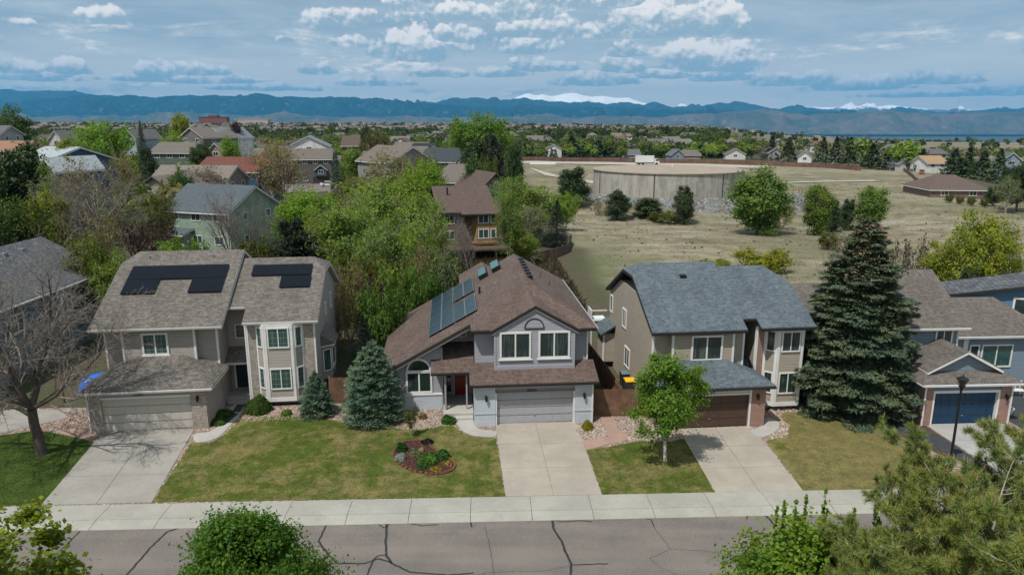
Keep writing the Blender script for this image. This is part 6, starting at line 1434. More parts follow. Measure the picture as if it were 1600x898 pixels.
# ------------------------------------------------------------------ the concrete tank
tk = thing('water_tank', 'large round concrete water tank with flat tan roof standing in the field', 'water tank', (TKX, TKY, 1.9))
RT = 18.2; HT = 5.5; NP = 28
m, g, b = newmat('stained_concrete'); p = g.tc('Object'); s_ = g.sep(p); an = g.m('ARCTAN2', s_[1], s_[0])
st = g.noise(g.comb(g.m('MULTIPLY', an, 14.0), g.m('MULTIPLY', s_[2], .12), 0.0), 1.0, 6, .7); sp_ = g.noise(p, .8, 5, .7)
col = g.mix(g.mr(st, .38, .62), (.26, .25, .225, 1), (.41, .39, .35, 1)); col = g.mix(g.mr(sp_, .52, .7, 0, .6), col, (.45, .44, .42, 1))
g.put(b.inputs['Base Color'], col); b.inputs['Roughness'].default_value = .9; M['tank'] = m
n = 112; mb = MB()
for i in range(n):
    a0, a1 = 2 * math.pi * i / n, 2 * math.pi * (i + 1) / n
    mb.poly([(RT * math.cos(a0), RT * math.sin(a0), -1), (RT * math.cos(a1), RT * math.sin(a1), -1), (RT * math.cos(a1), RT * math.sin(a1), HT), (RT * math.cos(a0), RT * math.sin(a0), HT)])
mb.build('wall', M['tank'], tk)
M['tankroof'] = concrete('tan_roof', (.34, .285, .225)); r2 = MB()
for i in range(n):
    a0, a1 = 2 * math.pi * i / n, 2 * math.pi * (i + 1) / n; q0 = (math.cos(a0), math.sin(a0)); q1 = (math.cos(a1), math.sin(a1)); rr = RT + .25
    r2.poly([(0, 0, HT + .55), (q0[0] * rr, q0[1] * rr, HT + .12), (q1[0] * rr, q1[1] * rr, HT + .12)])
    r2.poly([(q0[0] * rr, q0[1] * rr, HT - .08), (q1[0] * rr, q1[1] * rr, HT - .08), (q1[0] * rr, q1[1] * rr, HT + .12), (q0[0] * rr, q0[1] * rr, HT + .12)])
    r2.poly([(q0[0] * (RT - .1), q0[1] * (RT - .1), HT - .08), (q1[0] * (RT - .1), q1[1] * (RT - .1), HT - .08), (q1[0] * rr, q1[1] * rr, HT - .08), (q0[0] * rr, q0[1] * rr, HT - .08)])
rf = r2.build('roof', M['tankroof'], tk); fixn(rf)
for i in range(NP):
    a = 2 * math.pi * (i + .35) / NP; c, s2 = math.cos(a), math.sin(a); dark = i % 4 == 3
    q = MB().obox((RT * c, RT * s2, 0), (-s2, c, 0), (c, s2, 0), -.09, .09, -1, HT - .1, -.05, .07 if dark else .04)
    fixn(q.build('joint', M['darktrim'] if dark else M['tank'], tk))
MB().tube([(2, 4, HT + .3), (2, 4, HT + 1.1)], .25, 8).build('roof_vent', M['white'], tk)
# rubble bank: individual stones in one heap nobody could count
def rocks(name, pts, size, c, seed, kind='stuff'):
    rs = np.random.RandomState(seed); base = np.array([(-1, -1, -1), (1, -1, -1), (1, 1, -1), (-1, 1, -1), (-1, -1, 1), (1, -1, 1), (1, 1, 1), (-1, 1, 1)]) * .5; fc = [(0, 3, 2, 1), (4, 5, 6, 7), (0, 1, 5, 4), (1, 2, 6, 5), (2, 3, 7, 6), (3, 0, 4, 7)]
    V = []; T_ = []
    for (x, y, z) in pts:
        v = base * rs.uniform(.6, 1.2, 3) + rs.normal(0, .13, (8, 3)); v[4:] *= np.array([.65, .65, 1]); a = rs.uniform(0, 6.28); ca, sa = math.cos(a), math.sin(a)
        v = np.stack([v[:, 0] * ca - v[:, 1] * sa, v[:, 0] * sa + v[:, 1] * ca, v[:, 2] * .7], 1) * size * rs.uniform(.5, 1.5) + np.array([x, y, z]); t = rs.uniform(.6, 1.25)
        for f in fc: V.append(v[list(f)]); T_.append(t)
    me = np_mesh(name, np.concatenate(V), 4, M['rock'], np.array(T_)); o = bpy.data.objects.new(name, me); C.objects.link(o); o.color = (*c, 1); tag(o, kind=kind); return o
m, g, b = newmat('loose_stone'); oi = g.n.new('ShaderNodeObjectInfo'); at = g.n.new('ShaderNodeAttribute'); at.attribute_name = 'tint'
g.put(b.inputs['Base Color'], g.mix(1.0, oi.outputs['Color'], g.comb(at.outputs['Fac'], at.outputs['Fac'], at.outputs['Fac']), 'MULTIPLY')); b.inputs['Roughness'].default_value = .9; M['rock'] = m
rg = random.Random(3); pts = []
for _ in range(5200):
    a = rg.uniform(math.pi * 1.02, math.pi * 2.02); r_ = rg.uniform(RT + 2.5, 36); x = TKX + r_ * math.cos(a); y = TKY + r_ * math.sin(a)
    if r_ > 31 + 5 * math.cos(a): continue
    pts.append((x, y, hgt(x, y) + .05))
rocks('rubble_bank', pts, .62, (.23, .23, .235), 1)
def inpoly(x, y, P):
    c = False; j = len(P) - 1
    for i in range(len(P)):
        if (P[i][1] > y) != (P[j][1] > y) and x < (P[j][0] - P[i][0]) * (y - P[i][1]) / (P[j][1] - P[i][1]) + P[i][0]: c = not c
        j = i
    return c
def scatter(P, n, rg):
    xs = [p[0] for p in P]; ys = [p[1] for p in P]; o = []
    while len(o) < n:
        x, y = rg.uniform(min(xs), max(xs)), rg.uniform(min(ys), max(ys))
        if inpoly(x, y, P): o.append((x, y))
    return o
for k, (P, n, s2, c) in enumerate(((px((640, 673), (706, 664), (700, 652), (640, 660)), 330, .09, (.40, .33, .28)), (px((906, 690), (950, 682), (940, 655), (925, 662), (898, 664)), 420, .09, (.42, .35, .30)),
        (px((985, 690), (1062, 688), (1058, 672), (1004, 655), (962, 652), (968, 668)), 700, .10, (.42, .34, .29)), (px((352, 660), (480, 655), (478, 648), (380, 650)), 160, .08, (.40, .32, .27)), (px((545, 662), (600, 668), (590, 655), (550, 655)), 220, .09, (.40, .32, .27)),
        (px((1188, 690), (1230, 682), (1234, 665), (1220, 655), (1222, 668), (1205, 682)), 160, .10, (.42, .34, .28)), (px((1200, 645), (1290, 642), (1290, 632), (1205, 634)), 320, .09, (.42, .34, .29)), (px((92, 670), (150, 672), (140, 640), (110, 640)), 300, .11, (.40, .30, .25)))):
    rocks('river_stones', [(x, y, .03) for x, y in scatter(P, n, rg)], s2, c, 10 + k)

# ------------------------------------------------------------------ fences
def fence(label, pts, h, mat, pw=.14, step=2.4, board=.15, gap=.012, rails=True, z=None, group=None):
    r = thing('wooden_fence', label, 'fence', (0, 0, 0), 0, group); bd = MB(); rl = MB()
    zf = (lambda x, y: z) if z is not None else hgt
    for a, b_ in zip(pts, pts[1:]):
        a = Vector((*a, 0)); b_ = Vector((*b_, 0)); d = b_ - a; L = d.length; d.normalize(); N = (d.y, -d.x, 0); n = max(1, int(L / board)); k = L / n
        for i in range(n):
            q = a + d * (i * k); zz = zf(q.x, q.y); bd.obox((q.x, q.y, zz), tuple(d), N, gap / 2, k - gap / 2, .04, h + (.012 * (i % 3)), -.012, .012)
        m_ = max(1, round(L / step))
        for i in range(m_ + 1):
            q = a + d * (L * i / m_); zz = zf(q.x, q.y); fixn(MB().obox((q.x, q.y, zz), tuple(d), N, -.05, .05, -.1, h + .06, -.12, -.014).build('post', mat, r))
        for i in range(m_):
            q = a + d * (L * i / m_); q2 = a + d * (L * (i + 1) / m_); z1, z2 = zf(q.x, q.y), zf(q2.x, q2.y)
            for hh in (.35, h - .25): rl.prism([(q.x - N[0] * .05, q.y - N[1] * .05, z1 + hh), (q2.x - N[0] * .05, q2.y - N[1] * .05, z2 + hh), (q2.x - N[0] * .05, q2.y - N[1] * .05, z2 + hh + .08), (q.x - N[0] * .05, q.y - N[1] * .05, z1 + hh + .08)], (N[0] * .035, N[1] * .035, 0))
    fixn(bd.build('boards', mat, r)); fixn(rl.build('rail', mat, r)); return r
fence('brown board fence with gate between the grey and the tan house', [(5.15, 41.95), (8.75, 41.95)], 1.8, M['wood'], z=0)
fence('tall brown side fence running back past the yellow-lidded bin', [(7.0, 42.1), (6.6, 46), (5.7, 53), (4.9, 60)], 1.85, M['wood'], z=0)
fence('short brown board fence between the beige house and the round spruce', [(-12.2, 44.35), (-8.0, 44.2)], 1.7, M['wood'], z=0)
fence('brown backyard fence behind the middle house', [(-9, 62.5), (4.9, 61)], 1.6, M['wood_d'], z=0)
far_w = paint('far_fence_wood', (.155, .095, .07), .9, .3, .3)
def long_fence(label, pts, h, mat, seg=3.0):
    r = thing('wooden_fence', label, 'fence'); bd = MB(); n_post = 0; po = MB()
    for a, b_ in zip(pts, pts[1:]):
        a = Vector((*a, 0)); b_ = Vector((*b_, 0)); L = (b_ - a).length; n = max(1, int(L / seg)); d = (b_ - a).normalized(); N = (d.y, -d.x, 0)
        for i in range(n):
            q = a.lerp(b_, i / n); q2 = a.lerp(b_, (i + 1) / n); bd.prism([(q.x, q.y, hgt(q.x, q.y)), (q2.x, q2.y, hgt(q2.x, q2.y)), (q2.x, q2.y, hgt(q2.x, q2.y) + h), (q.x, q.y, hgt(q.x, q.y) + h)], (N[0] * .05, N[1] * .05, 0))
            if n_post < 95: fixn(MB().obox((q.x, q.y, hgt(q.x, q.y)), tuple(d), N, -.09, .09, 0, h + .15, .0, .2).build('post', mat, r)); n_post += 1
    fixn(bd.build('boards', mat, r)); return r
long_fence('long red-brown fence along the far side of the field', fp, 2.0, far_w)
long_fence('dark rail fence stepping down the right field crest', [TERR(1412, 268), TERR(1430, 283), TERR(1452, 292), TERR(1500, 299), TERR(1560, 318)], 1.2, M['wood_d'], 3.2)
long_fence('dark curved fence between the aspens and the dry field', [TERR(893, 380), TERR(888, 395), TERR(872, 402), TERR(840, 408), TERR(820, 412)], 1.3, M['wood_d'], 1.5)

# ------------------------------------------------------------------ vehicles
def car(label, x, y, z, rot, L, Wd, H, col, suv=False, name='parked_car', cat='car'):
    r = thing(name, label, cat, (x, y, z), rot); hw = Wd / 2
    pr = [(-L / 2, .35), (-L / 2, .75), (-L * .40, .92), (-L * .24, .98), (-L * .10, H), (L * .20, H), (L * (.46 if suv else .36), 1.05), (L / 2, 1.0 if not suv else 1.05), (L / 2, .35)]
    lo = [(x_, min(z_, 1.0)) for x_, z_ in pr if z_ <= 1.06]
    b = fixn(MB().prism([(x_, -hw, z_) for x_, z_ in lo], (0, Wd, 0)).build('body', M['oc'], r)); b.color = (*col, 1)
    cab = MB(); c0 = [(-L * .25, 1.0), (-L * .10, H - .05), (L * .2, H - .05), (L * (.45 if suv else .35), 1.0)]
    v = []; 
    for s_, k in ((-1, .96), (1, .96)): v.append([(c0[0][0], s_ * hw * .96, 1.0), (c0[1][0], s_ * hw * .78, c0[1][1]), (c0[2][0], s_ * hw * .78, c0[2][1]), (c0[3][0], s_ * hw * .96, 1.0)])
    for q in v: cab.poly(q)
    for i in range(4): j = (i + 1) % 4; cab.poly([v[0][i], v[0][j], v[1][j], v[1][i]])
    fixn(cab.build('window', M['glass'], r))
    t = MB().box(c0[1][0] - .05, c0[2][0] + .08, -hw * .8, hw * .8, H - .06, H).build('roof', M['oc'], r); t.color = (*col, 1)
    for sx in (-L * .31, L * .31):
        for sy in (-1, 1):
            w_ = MB().tube([(sx, sy * (hw - .1), .34), (sx, sy * (hw + .03), .34)], .34, 14).build('wheel', M['black'], r); MB().tube([(sx, sy * (hw + .031), .34), (sx, sy * (hw + .04), .34)], .19, 10).build('rim', M['metal'], w_)
    for sy in (-1, 1): MB().box(-L / 2 - .02, -L / 2 + .05, sy * hw * .7 - .16, sy * hw * .7 + .16, .62, .76).build('headlight', M['white'], r); MB().box(L / 2 - .05, L / 2 + .02, sy * hw * .75 - .14, sy * hw * .75 + .14, .70, .88).build('tail_light', M['red'], r)
    return r
x, y = TERR(513, 292); car('white car parked on the rear street beside the blue spruce', x, y, hgt(x, y) + .15, 200, 4.6, 1.85, 1.5, (.75, .75, .75))
x, y = TERR(513, 279); car('dark blue pickup with raised cab parked on the driveway behind the white car', x, y, hgt(x, y) + .1, 80, 5.2, 2.0, 1.95, (.02, .06, .16), True)
x, y = TERR(1440, 272); car('red car beyond the right field crest', x, y, hgt(x, y), 60, 4.6, 1.85, 1.6, (.35, .02, .02), True)
x, y = TERR(1010, 258); zz = hgt(x, y) + .2; tr = thing('box_truck', 'white box truck on the far road behind the concrete tank', 'truck', (x, y, zz), 178)
MB().box(-3.2, 5.0, -1.25, 1.25, 1.0, 4.0).build('cargo_box', M['white'], tr); c = MB().prism([(-5.6, -1.1, .6), (-5.6, -1.1, 1.6), (-4.9, -1.1, 2.6), (-3.4, -1.1, 2.7), (-3.4, -1.1, .6)], (0, 2.2, 0)); fixn(c.build('cab', M['white'], tr)); fixn(MB().prism([(-5.45, -1.12, 1.65), (-4.9, -1.12, 2.45), (-4.0, -1.12, 2.5), (-4.0, -1.12, 1.65)], (0, 2.24, 0)).build('window', M['glass'], tr))
for sx in (-4.5, 1.6, 3.4):
    for sy in (-1, 1): MB().tube([(sx, sy * .95, .5), (sx, sy * 1.2, .5)], .5, 14).build('wheel', M['black'], tr)
MB().box(-3.2, 4.9, -.9, .9, .55, .99).build('chassis', M['black'], tr)
for i, cx in enumerate((838, 858)):
    x, y = TERR(cx, 257.5); q = thing('road_barrier', ['left', 'right'][i] + ' of the two white barriers on the far dirt road', 'barrier', (x, y, hgt(x, y) + .2), 0, 'white road barriers')
    fixn(MB().prism([(-3, -.3, 0), (-3, -.12, 1.1), (-3, .12, 1.1), (-3, .3, 0)], (6, 0, 0)).build('barrier_block', M['white'], q))
for i, (cx, tp, Y) in enumerate(((1500, 146, 1900), (1325, 150, 2600), (1112, 187, 900))):
    x, zt = D(cx, tp, Y); zb = hgt(x, Y); q = thing('radio_mast', ['tallest thin radio mast, on the right skyline', 'faint radio mast left of the tallest mast', 'short dark mast rising behind the tank'][i], 'mast', (x, Y, zb)); w_ = .35 if i < 2 else .3
    MB().tube([(0, 0, 0), (0, 0, zt - zb)], [w_, w_ * .6], 4).build('mast', M['metal'], q); MB().box(-1.5, 1.5, -.3, .3, (zt - zb) * .8, (zt - zb) * .8 + .5).build('antenna', M['metal'], q)
for i, cx in enumerate((960, 1340)):
    x, y = TERR(cx, 252 if i == 0 else 263); q = thing('utility_pole', ['pole behind the far fence, left of the tank truck', 'pole at the right end of the far fence'][i], 'pole', (x, y + 2, hgt(x, y)))
    MB().tube([(0, 0, 0), (0, 0, 9)], [.16, .1], 6).build('pole', M['wood_d'], q); MB().box(-1.1, 1.1, -.06, .06, 8.2, 8.36).build('crossarm', M['wood_d'], q)
for i, (cx, cy) in enumerate(((1239, 303), (1248, 303), (1253, 303))):
    x, y = TERR(cx, cy); q = thing('valve_post', ['left', 'middle', 'right'][i] + ' of three rusty posts beside the gravel pad', 'post', (x, y, hgt(x, y)), 0, 'rusty posts by the tank'); MB().tube([(0, 0, 0), (0, 0, 1.4)], .18, 8).build('post', M['brick_r'], q); MB().tube([(0, 0, 1.4), (0, 0, 1.6)], [.24, .1], 8).build('cap', M['brick_r'], q)

# ------------------------------------------------------------------ street lamp, bins, tarp, yard things
lp_ = thing('street_lamp', 'black street lamp with glass lantern in front of the navy garage', 'street lamp', (23.45, 34.6, 0))
MB().tube([(0, 0, 0), (0, 0, .5), (0, 0, .6), (0, 0, 4.6), (0, 0, 4.75)], [.13, .12, .075, .06, .09], 10).build('pole', M['black'], lp_)
ln = MB().tube([(0, 0, 4.75), (0, 0, 4.82), (0, 0, 4.85)], [.09, .16, .17], 8)
for k in range(4): a = k * math.pi / 2 + .78; ln.tube([(.15 * math.cos(a), .15 * math.sin(a), 4.85), (.24 * math.cos(a), .24 * math.sin(a), 5.2)], .015, 4)
ln.tube([(0, 0, 5.2), (0, 0, 5.24), (0, 0, 5.36), (0, 0, 5.38), (0, 0, 5.48)], [.30, .30, .12, .04, .02], 8); ln.build('lantern', M['black'], lp_)
MB().tube([(0, 0, 4.87), (0, 0, 5.19)], [.13, .21], 8).build('lantern_glass', M['glass'], lp_)
def bin_(label, x, y, c, lid, rot, s=1.0):
    q = thing('wheeled_bin', label, 'bin', (x, y, 0), rot)
    b = fixn(MB().prism([(-.24, -.27, .06), (.24, -.27, .06), (.24, .25, .06), (-.24, .25, .06)], (0, 0, .02)).poly([(-.24, -.27, .08), (-.24, .25, .08), (-.30, .32, .95), (-.30, -.36, .95)]).poly([(.24, .25, .08), (.24, -.27, .08), (.30, -.36, .95), (.30, .32, .95)]).poly([(-.24, -.27, .08), (-.30, -.36, .95), (.30, -.36, .95), (.24, -.27, .08)]).poly([(.24, .25, .08), (.30, .32, .95), (-.30, .32, .95), (-.24, .25, .08)]).build('tub', M['oc'], q)); b.color = (*c, 1)
    l = fixn(MB().prism([(-.32, -.39, .96), (-.32, .34, .96), (-.32, .34, 1.02), (-.32, 0, 1.08), (-.32, -.39, 1.0)], (.64, 0, 0)).build('lid', M['oc'], q)); l.color = (*lid, 1)
    MB().tube([(-.2, .42, .98), (.2, .42, .98)], .02, 6).build('handle', M['black'], q)
    for sx in (-.27, .27): MB().tube([(sx - .03, .26, .13), (sx + .03, .26, .13)], .12, 10).build('wheel', M['black'], q)
    q.scale = (s, s, s)
bin_('dark grey wheeled bin with pale lid behind the yellow one', 8.0, 47.0, (.03, .035, .04), (.13, .17, .2), 8, 1.15); bin_('grey wheeled bin with bright yellow lid beside the side fence', 8.05, 45.5, (.05, .05, .055), (.72, .42, .01), 4, 1.15)
# blue tarp over a heap
rs = random.Random(5); vs = []; fs = []; nx, ny = 22, 14
cx0, cy0 = -28.6, 46.6
for j in range(ny):
    for i in range(nx):
        u, v = i / (nx - 1) * 2 - 1, j / (ny - 1) * 2 - 1; k = max(0, 1 - abs(u) ** 4) * max(0, 1 - abs(v) ** 3)
        vs.append((u * 1.6, v * .8, .05 + 1.15 * k ** .6 + .09 * noise.noise(Vector((u * 3, v * 3, 2))) + .06 * noise.noise(Vector((u * 9, v * 9, 5)))))
for j in range(ny - 1):
    for i in range(nx - 1): a = j * nx + i; fs.append((a, a + 1, a + nx + 1, a + nx))
me = bpy.data.meshes.new('tarp'); me.from_pydata(vs, [], fs); M['tarp'] = paint('blue_tarp', (.01, .14, .62), .35, .1, 1.5); me.materials.append(M['tarp']); me.polygons.foreach_set('use_smooth', [True] * len(me.polygons))
o = bpy.data.objects.new('tarp', me); C.objects.link(o); o.location = (cx0, cy0, 0); o.rotation_euler = (0, 0, R(28)); tag(o, 'bright blue tarp over a heap beside the first garage', 'tarp')
q = thing('wooden_post', 'wooden post standing before the blue tarp', 'post', (-30.0, 44.2, 0)); MB().box(-.06, .06, -.06, .06, 0, 2.2).box(-.5, .5, -.03, .03, 1.9, 2.0).build('post', M['wood'], q)
# bench on the right patio
bn = thing('patio_bench', 'white slatted bench on the patio of the house at right', 'bench', (34.2, 45.4, .02), -5)
for i in range(4): MB().box(-.8, .8, -.28 + i * .14, -.17 + i * .14, .42, .45).build('seat_slat', M['white'], bn)
for i in range(6): MB().box(-.74 + i * .28, -.68 + i * .28, .28, .31, .5, .95).build('back_slat', M['white'], bn)
MB().box(-.8, .8, .27, .32, .95, 1.0).build('top_rail', M['white'], bn)
for sx in (-.75, .75):
    for sy in (-.25, .27): MB().box(sx - .03, sx + .03, sy - .03, sy + .03, 0, .42).build('leg', M['white'], bn)
q = thing('garden_pot', 'small white pot on the dark paving right of the navy garage', 'pot', (31.9, 42.3, .02)); MB().tube([(0, 0, 0), (0, 0, .35), (0, 0, .38)], [.2, .3, .32], 12).build('pot', M['white'], q); MB().tube([(0, 0, .381), (0, 0, .39)], [.27, .26], 12).build('soil', M['darkconc'], q)
# shrubs and flowers
def bush(name, label, x, y, w, h, col, n, size, seed, cat='shrub', mat='leaf', lo=.55, flat=1.0, group=None):
    rs = np.random.RandomState(seed); d = rs.normal(0, 1, (n, 3)); d /= np.linalg.norm(d, axis=1, keepdims=True); d[:, 2] = np.abs(d[:, 2]); lump = 1 + .10 * np.sin(d[:, 0] * 5 + seed) + .08 * np.sin(d[:, 1] * 7)
    P = d * (rs.uniform(.35, 1, (n, 1)) ** .4) * lump[:, None] * np.array([w / 2, w / 2, h]); r = thing(name, label, cat, (x, y, .02), 0, group)
    st = MB()
    for k in range(5): a = k * 1.26; st.tube([(0, 0, 0), (w * .2 * math.cos(a), w * .2 * math.sin(a), h * .6)], [.02, .008], 4)
    st.build('stem', M['bark'], r); c = bpy.data.objects.new('foliage', leaf_cards(P, size, rs, center=np.zeros(3), lo=lo, hi=1.3, mat=M[mat])); C.objects.link(c); c.parent = r; c.color = (*col, 1); return r
x, y = G(402, 645); bush('shrub', 'round clipped dark green bush beside the first front walk', x, y + .3, 1.75, .95, (.075, .14, .026), 7000, .05, 1)
x, y = G(918, 670); bush('shrub', 'small round yellow bush right of the grey garage', x, y, .75, .5, (.30, .27, .03), 2200, .04, 2)
x, y = G(700, 660); bush('iris_plant', 'clump of spiky green iris leaves beside the porch steps', x, y, .9, .4, (.07, .16, .03), 700, .10, 3, 'plant')
x, y = G(660, 653); bush('shrub', 'pale dry grass tuft under the arched window', x, y, .5, .35, (.28, .25, .12), 400, .06, 4, 'plant')
x, y = G(448, 648); bush('shrub', 'small green plant between the bay and the small spruce', x, y, .7, .35, (.13, .23, .04), 700, .05, 5, 'plant')
x, y = G(345, 664); bush('ground_cover_plant', 'low green planting strip along the first garage wall', x - .2, y + .3, 1.1, .3, (.075, .15, .03), 1800, .05, 6, 'plant')
x, y = G(340, 652); bush('ground_cover_plant', 'upper part of the green strip by the first garage wall', x + .3, y + .3, 1.2, .35, (.075, .14, .03), 1600, .05, 16, 'plant')
near_tree('sapling', 'small yellow-green sapling in front of the arched window', -5.95, 39.0, dict(FB, kids=(10, 5, 3), up=(.1, .25, .2, .1)), 1.55, .02, 2, 9, 26, (1, 2), .06, .035, (.12, .14, .03), M['bark'], 1500, cat='tree', ground=0)
bed = smoothpoly(px((613, 708), (618, 722), (640, 736), (675, 743), (703, 739), (713, 728), (705, 719), (690, 712), (673, 700), (668, 690), (648, 689), (626, 692)), 2)
slab('flower_bed', bed, .06, -.05, M['mulch'])
ed = thing('brick_edging', 'ring of small red bricks round the front lawn flower bed', 'edging')
L_ = [Vector((p[0], p[1], 0)) for p in bed]; mb = MB(); acc = []
for a, b_ in zip(L_, L_[1:] + L_[:1]):
    n = max(1, int((b_ - a).length / .20))
    for i in range(n): acc.append((a.lerp(b_, (i + .5) / n), (b_ - a).normalized()))
for i, (c, d) in enumerate(acc):
    if i % 1 == 0: mb.obox((c.x, c.y, 0), tuple(d), (d.y, -d.x, 0), -.09, .09, .0, .11 + .01 * (i % 3), -.05, .06)
fixn(mb.build('bricks', M['brick_e'], ed))
PL = [('shrub', 'small clipped green globe at the left of the flower bed', 628, 704, .62, .5, (.03, .11, .02), 1400, .04), ('flowering_plant', 'pale blue-grey mound at the left rim of the flower bed', 626, 719, .62, .38, (.36, .43, .50), 900, .05),
      ('perennial_plant', 'tall bright green leafy clump in the middle of the flower bed', 671, 722, 1.25, .5, (.10, .20, .03), 1800, .08), ('perennial_plant', 'darker green clump right of the bright one in the flower bed', 692, 716, .8, .45, (.05, .15, .04), 900, .08),
      ('perennial_plant', 'green clump at the front of the flower bed', 660, 731, .7, .35, (.07, .15, .04), 800, .07), ('perennial_plant', 'pale sage tuft at the back of the flower bed', 648, 711, .7, .35, (.22, .24, .14), 600, .06),
      ('flowering_plant', 'yellow flowers at the front right of the flower bed', 682, 734, .7, .18, (.42, .34, .03), 200, .04), ('flowering_plant', 'yellow flowers at the right tip of the flower bed', 700, 725, .7, .18, (.40, .32, .05), 160, .04),
      ('flowering_plant', 'cream dried flower head at the back of the flower bed', 659, 706, .35, .3, (.5, .45, .3), 160, .05), ('shrub', 'dark low twigs at the top of the flower bed', 668, 692, .8, .2, (.03, .03, .02), 400, .06)]
for i, (nm, lab, a, b_, w_, h_, c, n, s2) in enumerate(PL): x, y = G(a, b_); bush(nm, lab, x, y, w_, h_, c, n, s2, 30 + i, 'plant' if nm != 'shrub' else 'shrub')
# grass tufts: nobody could count them
def tufts(name, P, n, h, c, seed, w=.02, zf=None, sz=1.0):
    rg = random.Random(seed); rs = np.random.RandomState(seed); pts = np.array(scatter(P, n, rg)); z = np.array([zf(x, y) for x, y in pts]) if zf else np.full(n, .024)
    B = np.column_stack([pts, z]); a = rs.uniform(0, 6.28, n); d = np.stack([np.cos(a), np.sin(a), np.zeros(n)], 1); l = rs.normal(0, .5, (n, 3)); l[:, 2] = 1; L = h * rs.uniform(.5, 1.4, (n, 1))
    V = np.empty((n, 3, 3)); V[:, 0] = B - d * w; V[:, 1] = B + d * w; V[:, 2] = B + l * L
    o = bpy.data.objects.new(name, np_mesh(name, V.reshape(-1, 3), 3, M['leaf'], rs.uniform(.5, 1.4, n))); C.objects.link(o); o.color = (*c, 1); tag(o, kind='stuff')
LW = px((240, 783), (600, 778), (786, 775), (772, 684), (720, 676), (640, 674), (560, 664), (500, 658), (400, 656), (355, 680), (305, 692))
tufts('lawn_grass', LW, 20000, .022, (.13, .15, .05), 1); tufts('lawn_grass', LW, 16000, .022, (.27, .235, .13), 2)
tufts('lawn_grass', px((945, 772), (1114, 768), (1090, 722), (1070, 690), (1000, 692), (920, 704)), 7000, .022, (.13, .15, .05), 3); tufts('lawn_grass', px((-100, 792), (62, 789), (146, 694), (60, 674), (-100, 690)), 12000, .03, (.06, .10, .022), 4)
tufts('lawn_grass', px((1258, 766), (1465, 761), (1430, 700), (1390, 668), (1290, 647), (1228, 645), (1232, 682)), 14000, .022, (.26, .225, .13), 5)
fieldP = [(12, 62), (70, 62), (125, 150), (150, 230), (10, 250), (12, 110)]
tufts('field_grass', fieldP, 20000, .13, (.27, .238, .16), 6, .10, hgt); tufts('field_grass', fieldP, 500, .3, (.12, .115, .075), 7, .25, hgt)
tufts('backyard_grass', [(-36, 60), (8, 62), (6, 100), (-36, 100)], 26000, .5, (.085, .075, .045), 9, .10, hgt)
# ------------------------------------------------------------------ the suburb beyond
HOUSES = [o for o in bpy.data.objects if o.get('category') == 'house']
spots = [(o.location.x, o.location.y) for o in HOUSES] + [(-70, 210), (-60, 205), (-52, 208), (-80, 208)]
rg = random.Random(99); names = ('farleaf', 'farleaf', 'farleaf', 'farcone', 'farleaf', 'bare')
cnt = 0; trees_xy = [(t.location.x, t.location.y) for t in TREES]
def clear(x, y, d, L): return all((x - a) ** 2 + (y - b) ** 2 > d * d for a, b in L)
def blocks(x, y):
    # keep the rear street and the tall landmarks in view
    p = (x / (y * math.cos(PITCH) + 3.5)) * F + 800
    return (430 < p < 545 and y < 262) or (60 < p < 130 and y < 170 and y > 90) or (645 < p < 730 and 120 < y < 180)
fillL = 'leafy tree among the rooftops left of the dry field'
tries = 0
while cnt < 225 and tries < 9000:
    tries += 1; az = rg.uniform(-.80, -.01); y = rg.uniform(108, 440) if rg.random() < .75 else rg.uniform(105, 220); x = az * y
    if not clear(x, y, 7.5, spots) or not clear(x, y, 4, trees_xy) or blocks(x, y): continue
    k = rg.choice(names); v = rg.randrange(3); H_ = rg.uniform(5.5, 10); col = rg.choice((GREEN, GREEN, BRIGHT, OLIVE, BUD, (.09, .14, .035))) if k != 'farcone' else PINE
    if k == 'bare': plant('bare', x, y, H_, H_ * .42, (*BUD, 1), 'bare_tree', 'bare brown tree among the rooftops left of the dry field', 'tree', 'bare trees left of the field', v, rg)
    elif k == 'farcone': plant(k, x, y, H_, H_ * .26, jitter(col, rg), 'conifer_tree', 'dark conifer among the rooftops left of the dry field', 'tree', 'conifers left of the field', v, rg)
    else: plant(k, x, y, H_, H_ * rg.uniform(.36, .48), jitter(col, rg, .2), 'leafy_tree', fillL, 'tree', 'leafy trees left of the field', v, rg)
    trees_xy.append((x, y)); cnt += 1
# each hillside house has its own yard trees in front
for o in [h for h in HOUSES if h.location.x < 5 and 112 < h.location.y < 265 and 'street' not in h['label'] and 'yellow' not in h['label']]:
    for q in range(5):
        x = o.location.x + rg.uniform(-9, 9) + 1.5; y = o.location.y - rg.uniform(10, 15); 
        if blocks(x, y) or y < 108: continue
        H_ = rg.uniform(5.0, 8.0); k = rg.choice(('farleaf', 'farleaf', 'broadlight', 'bare', 'farcone')); v = rg.randrange(3)
        if k == 'bare': plant('bare', x, y, H_, H_ * .5, (*BUD, 1), 'bare_tree', 'bare brown tree among the rooftops left of the dry field', 'tree', 'bare trees left of the field', v, rg)
        elif k == 'farcone': plant(k, x, y, H_, H_ * .26, jitter(PINE, rg), 'conifer_tree', 'dark conifer among the rooftops left of the dry field', 'tree', 'conifers left of the field', v, rg)
        else: plant(k, x, y, H_, H_ * .5, jitter(rg.choice((GREEN, BRIGHT, OLIVE)), rg, .2), 'leafy_tree', fillL, 'tree', 'leafy trees left of the field', v, rg)
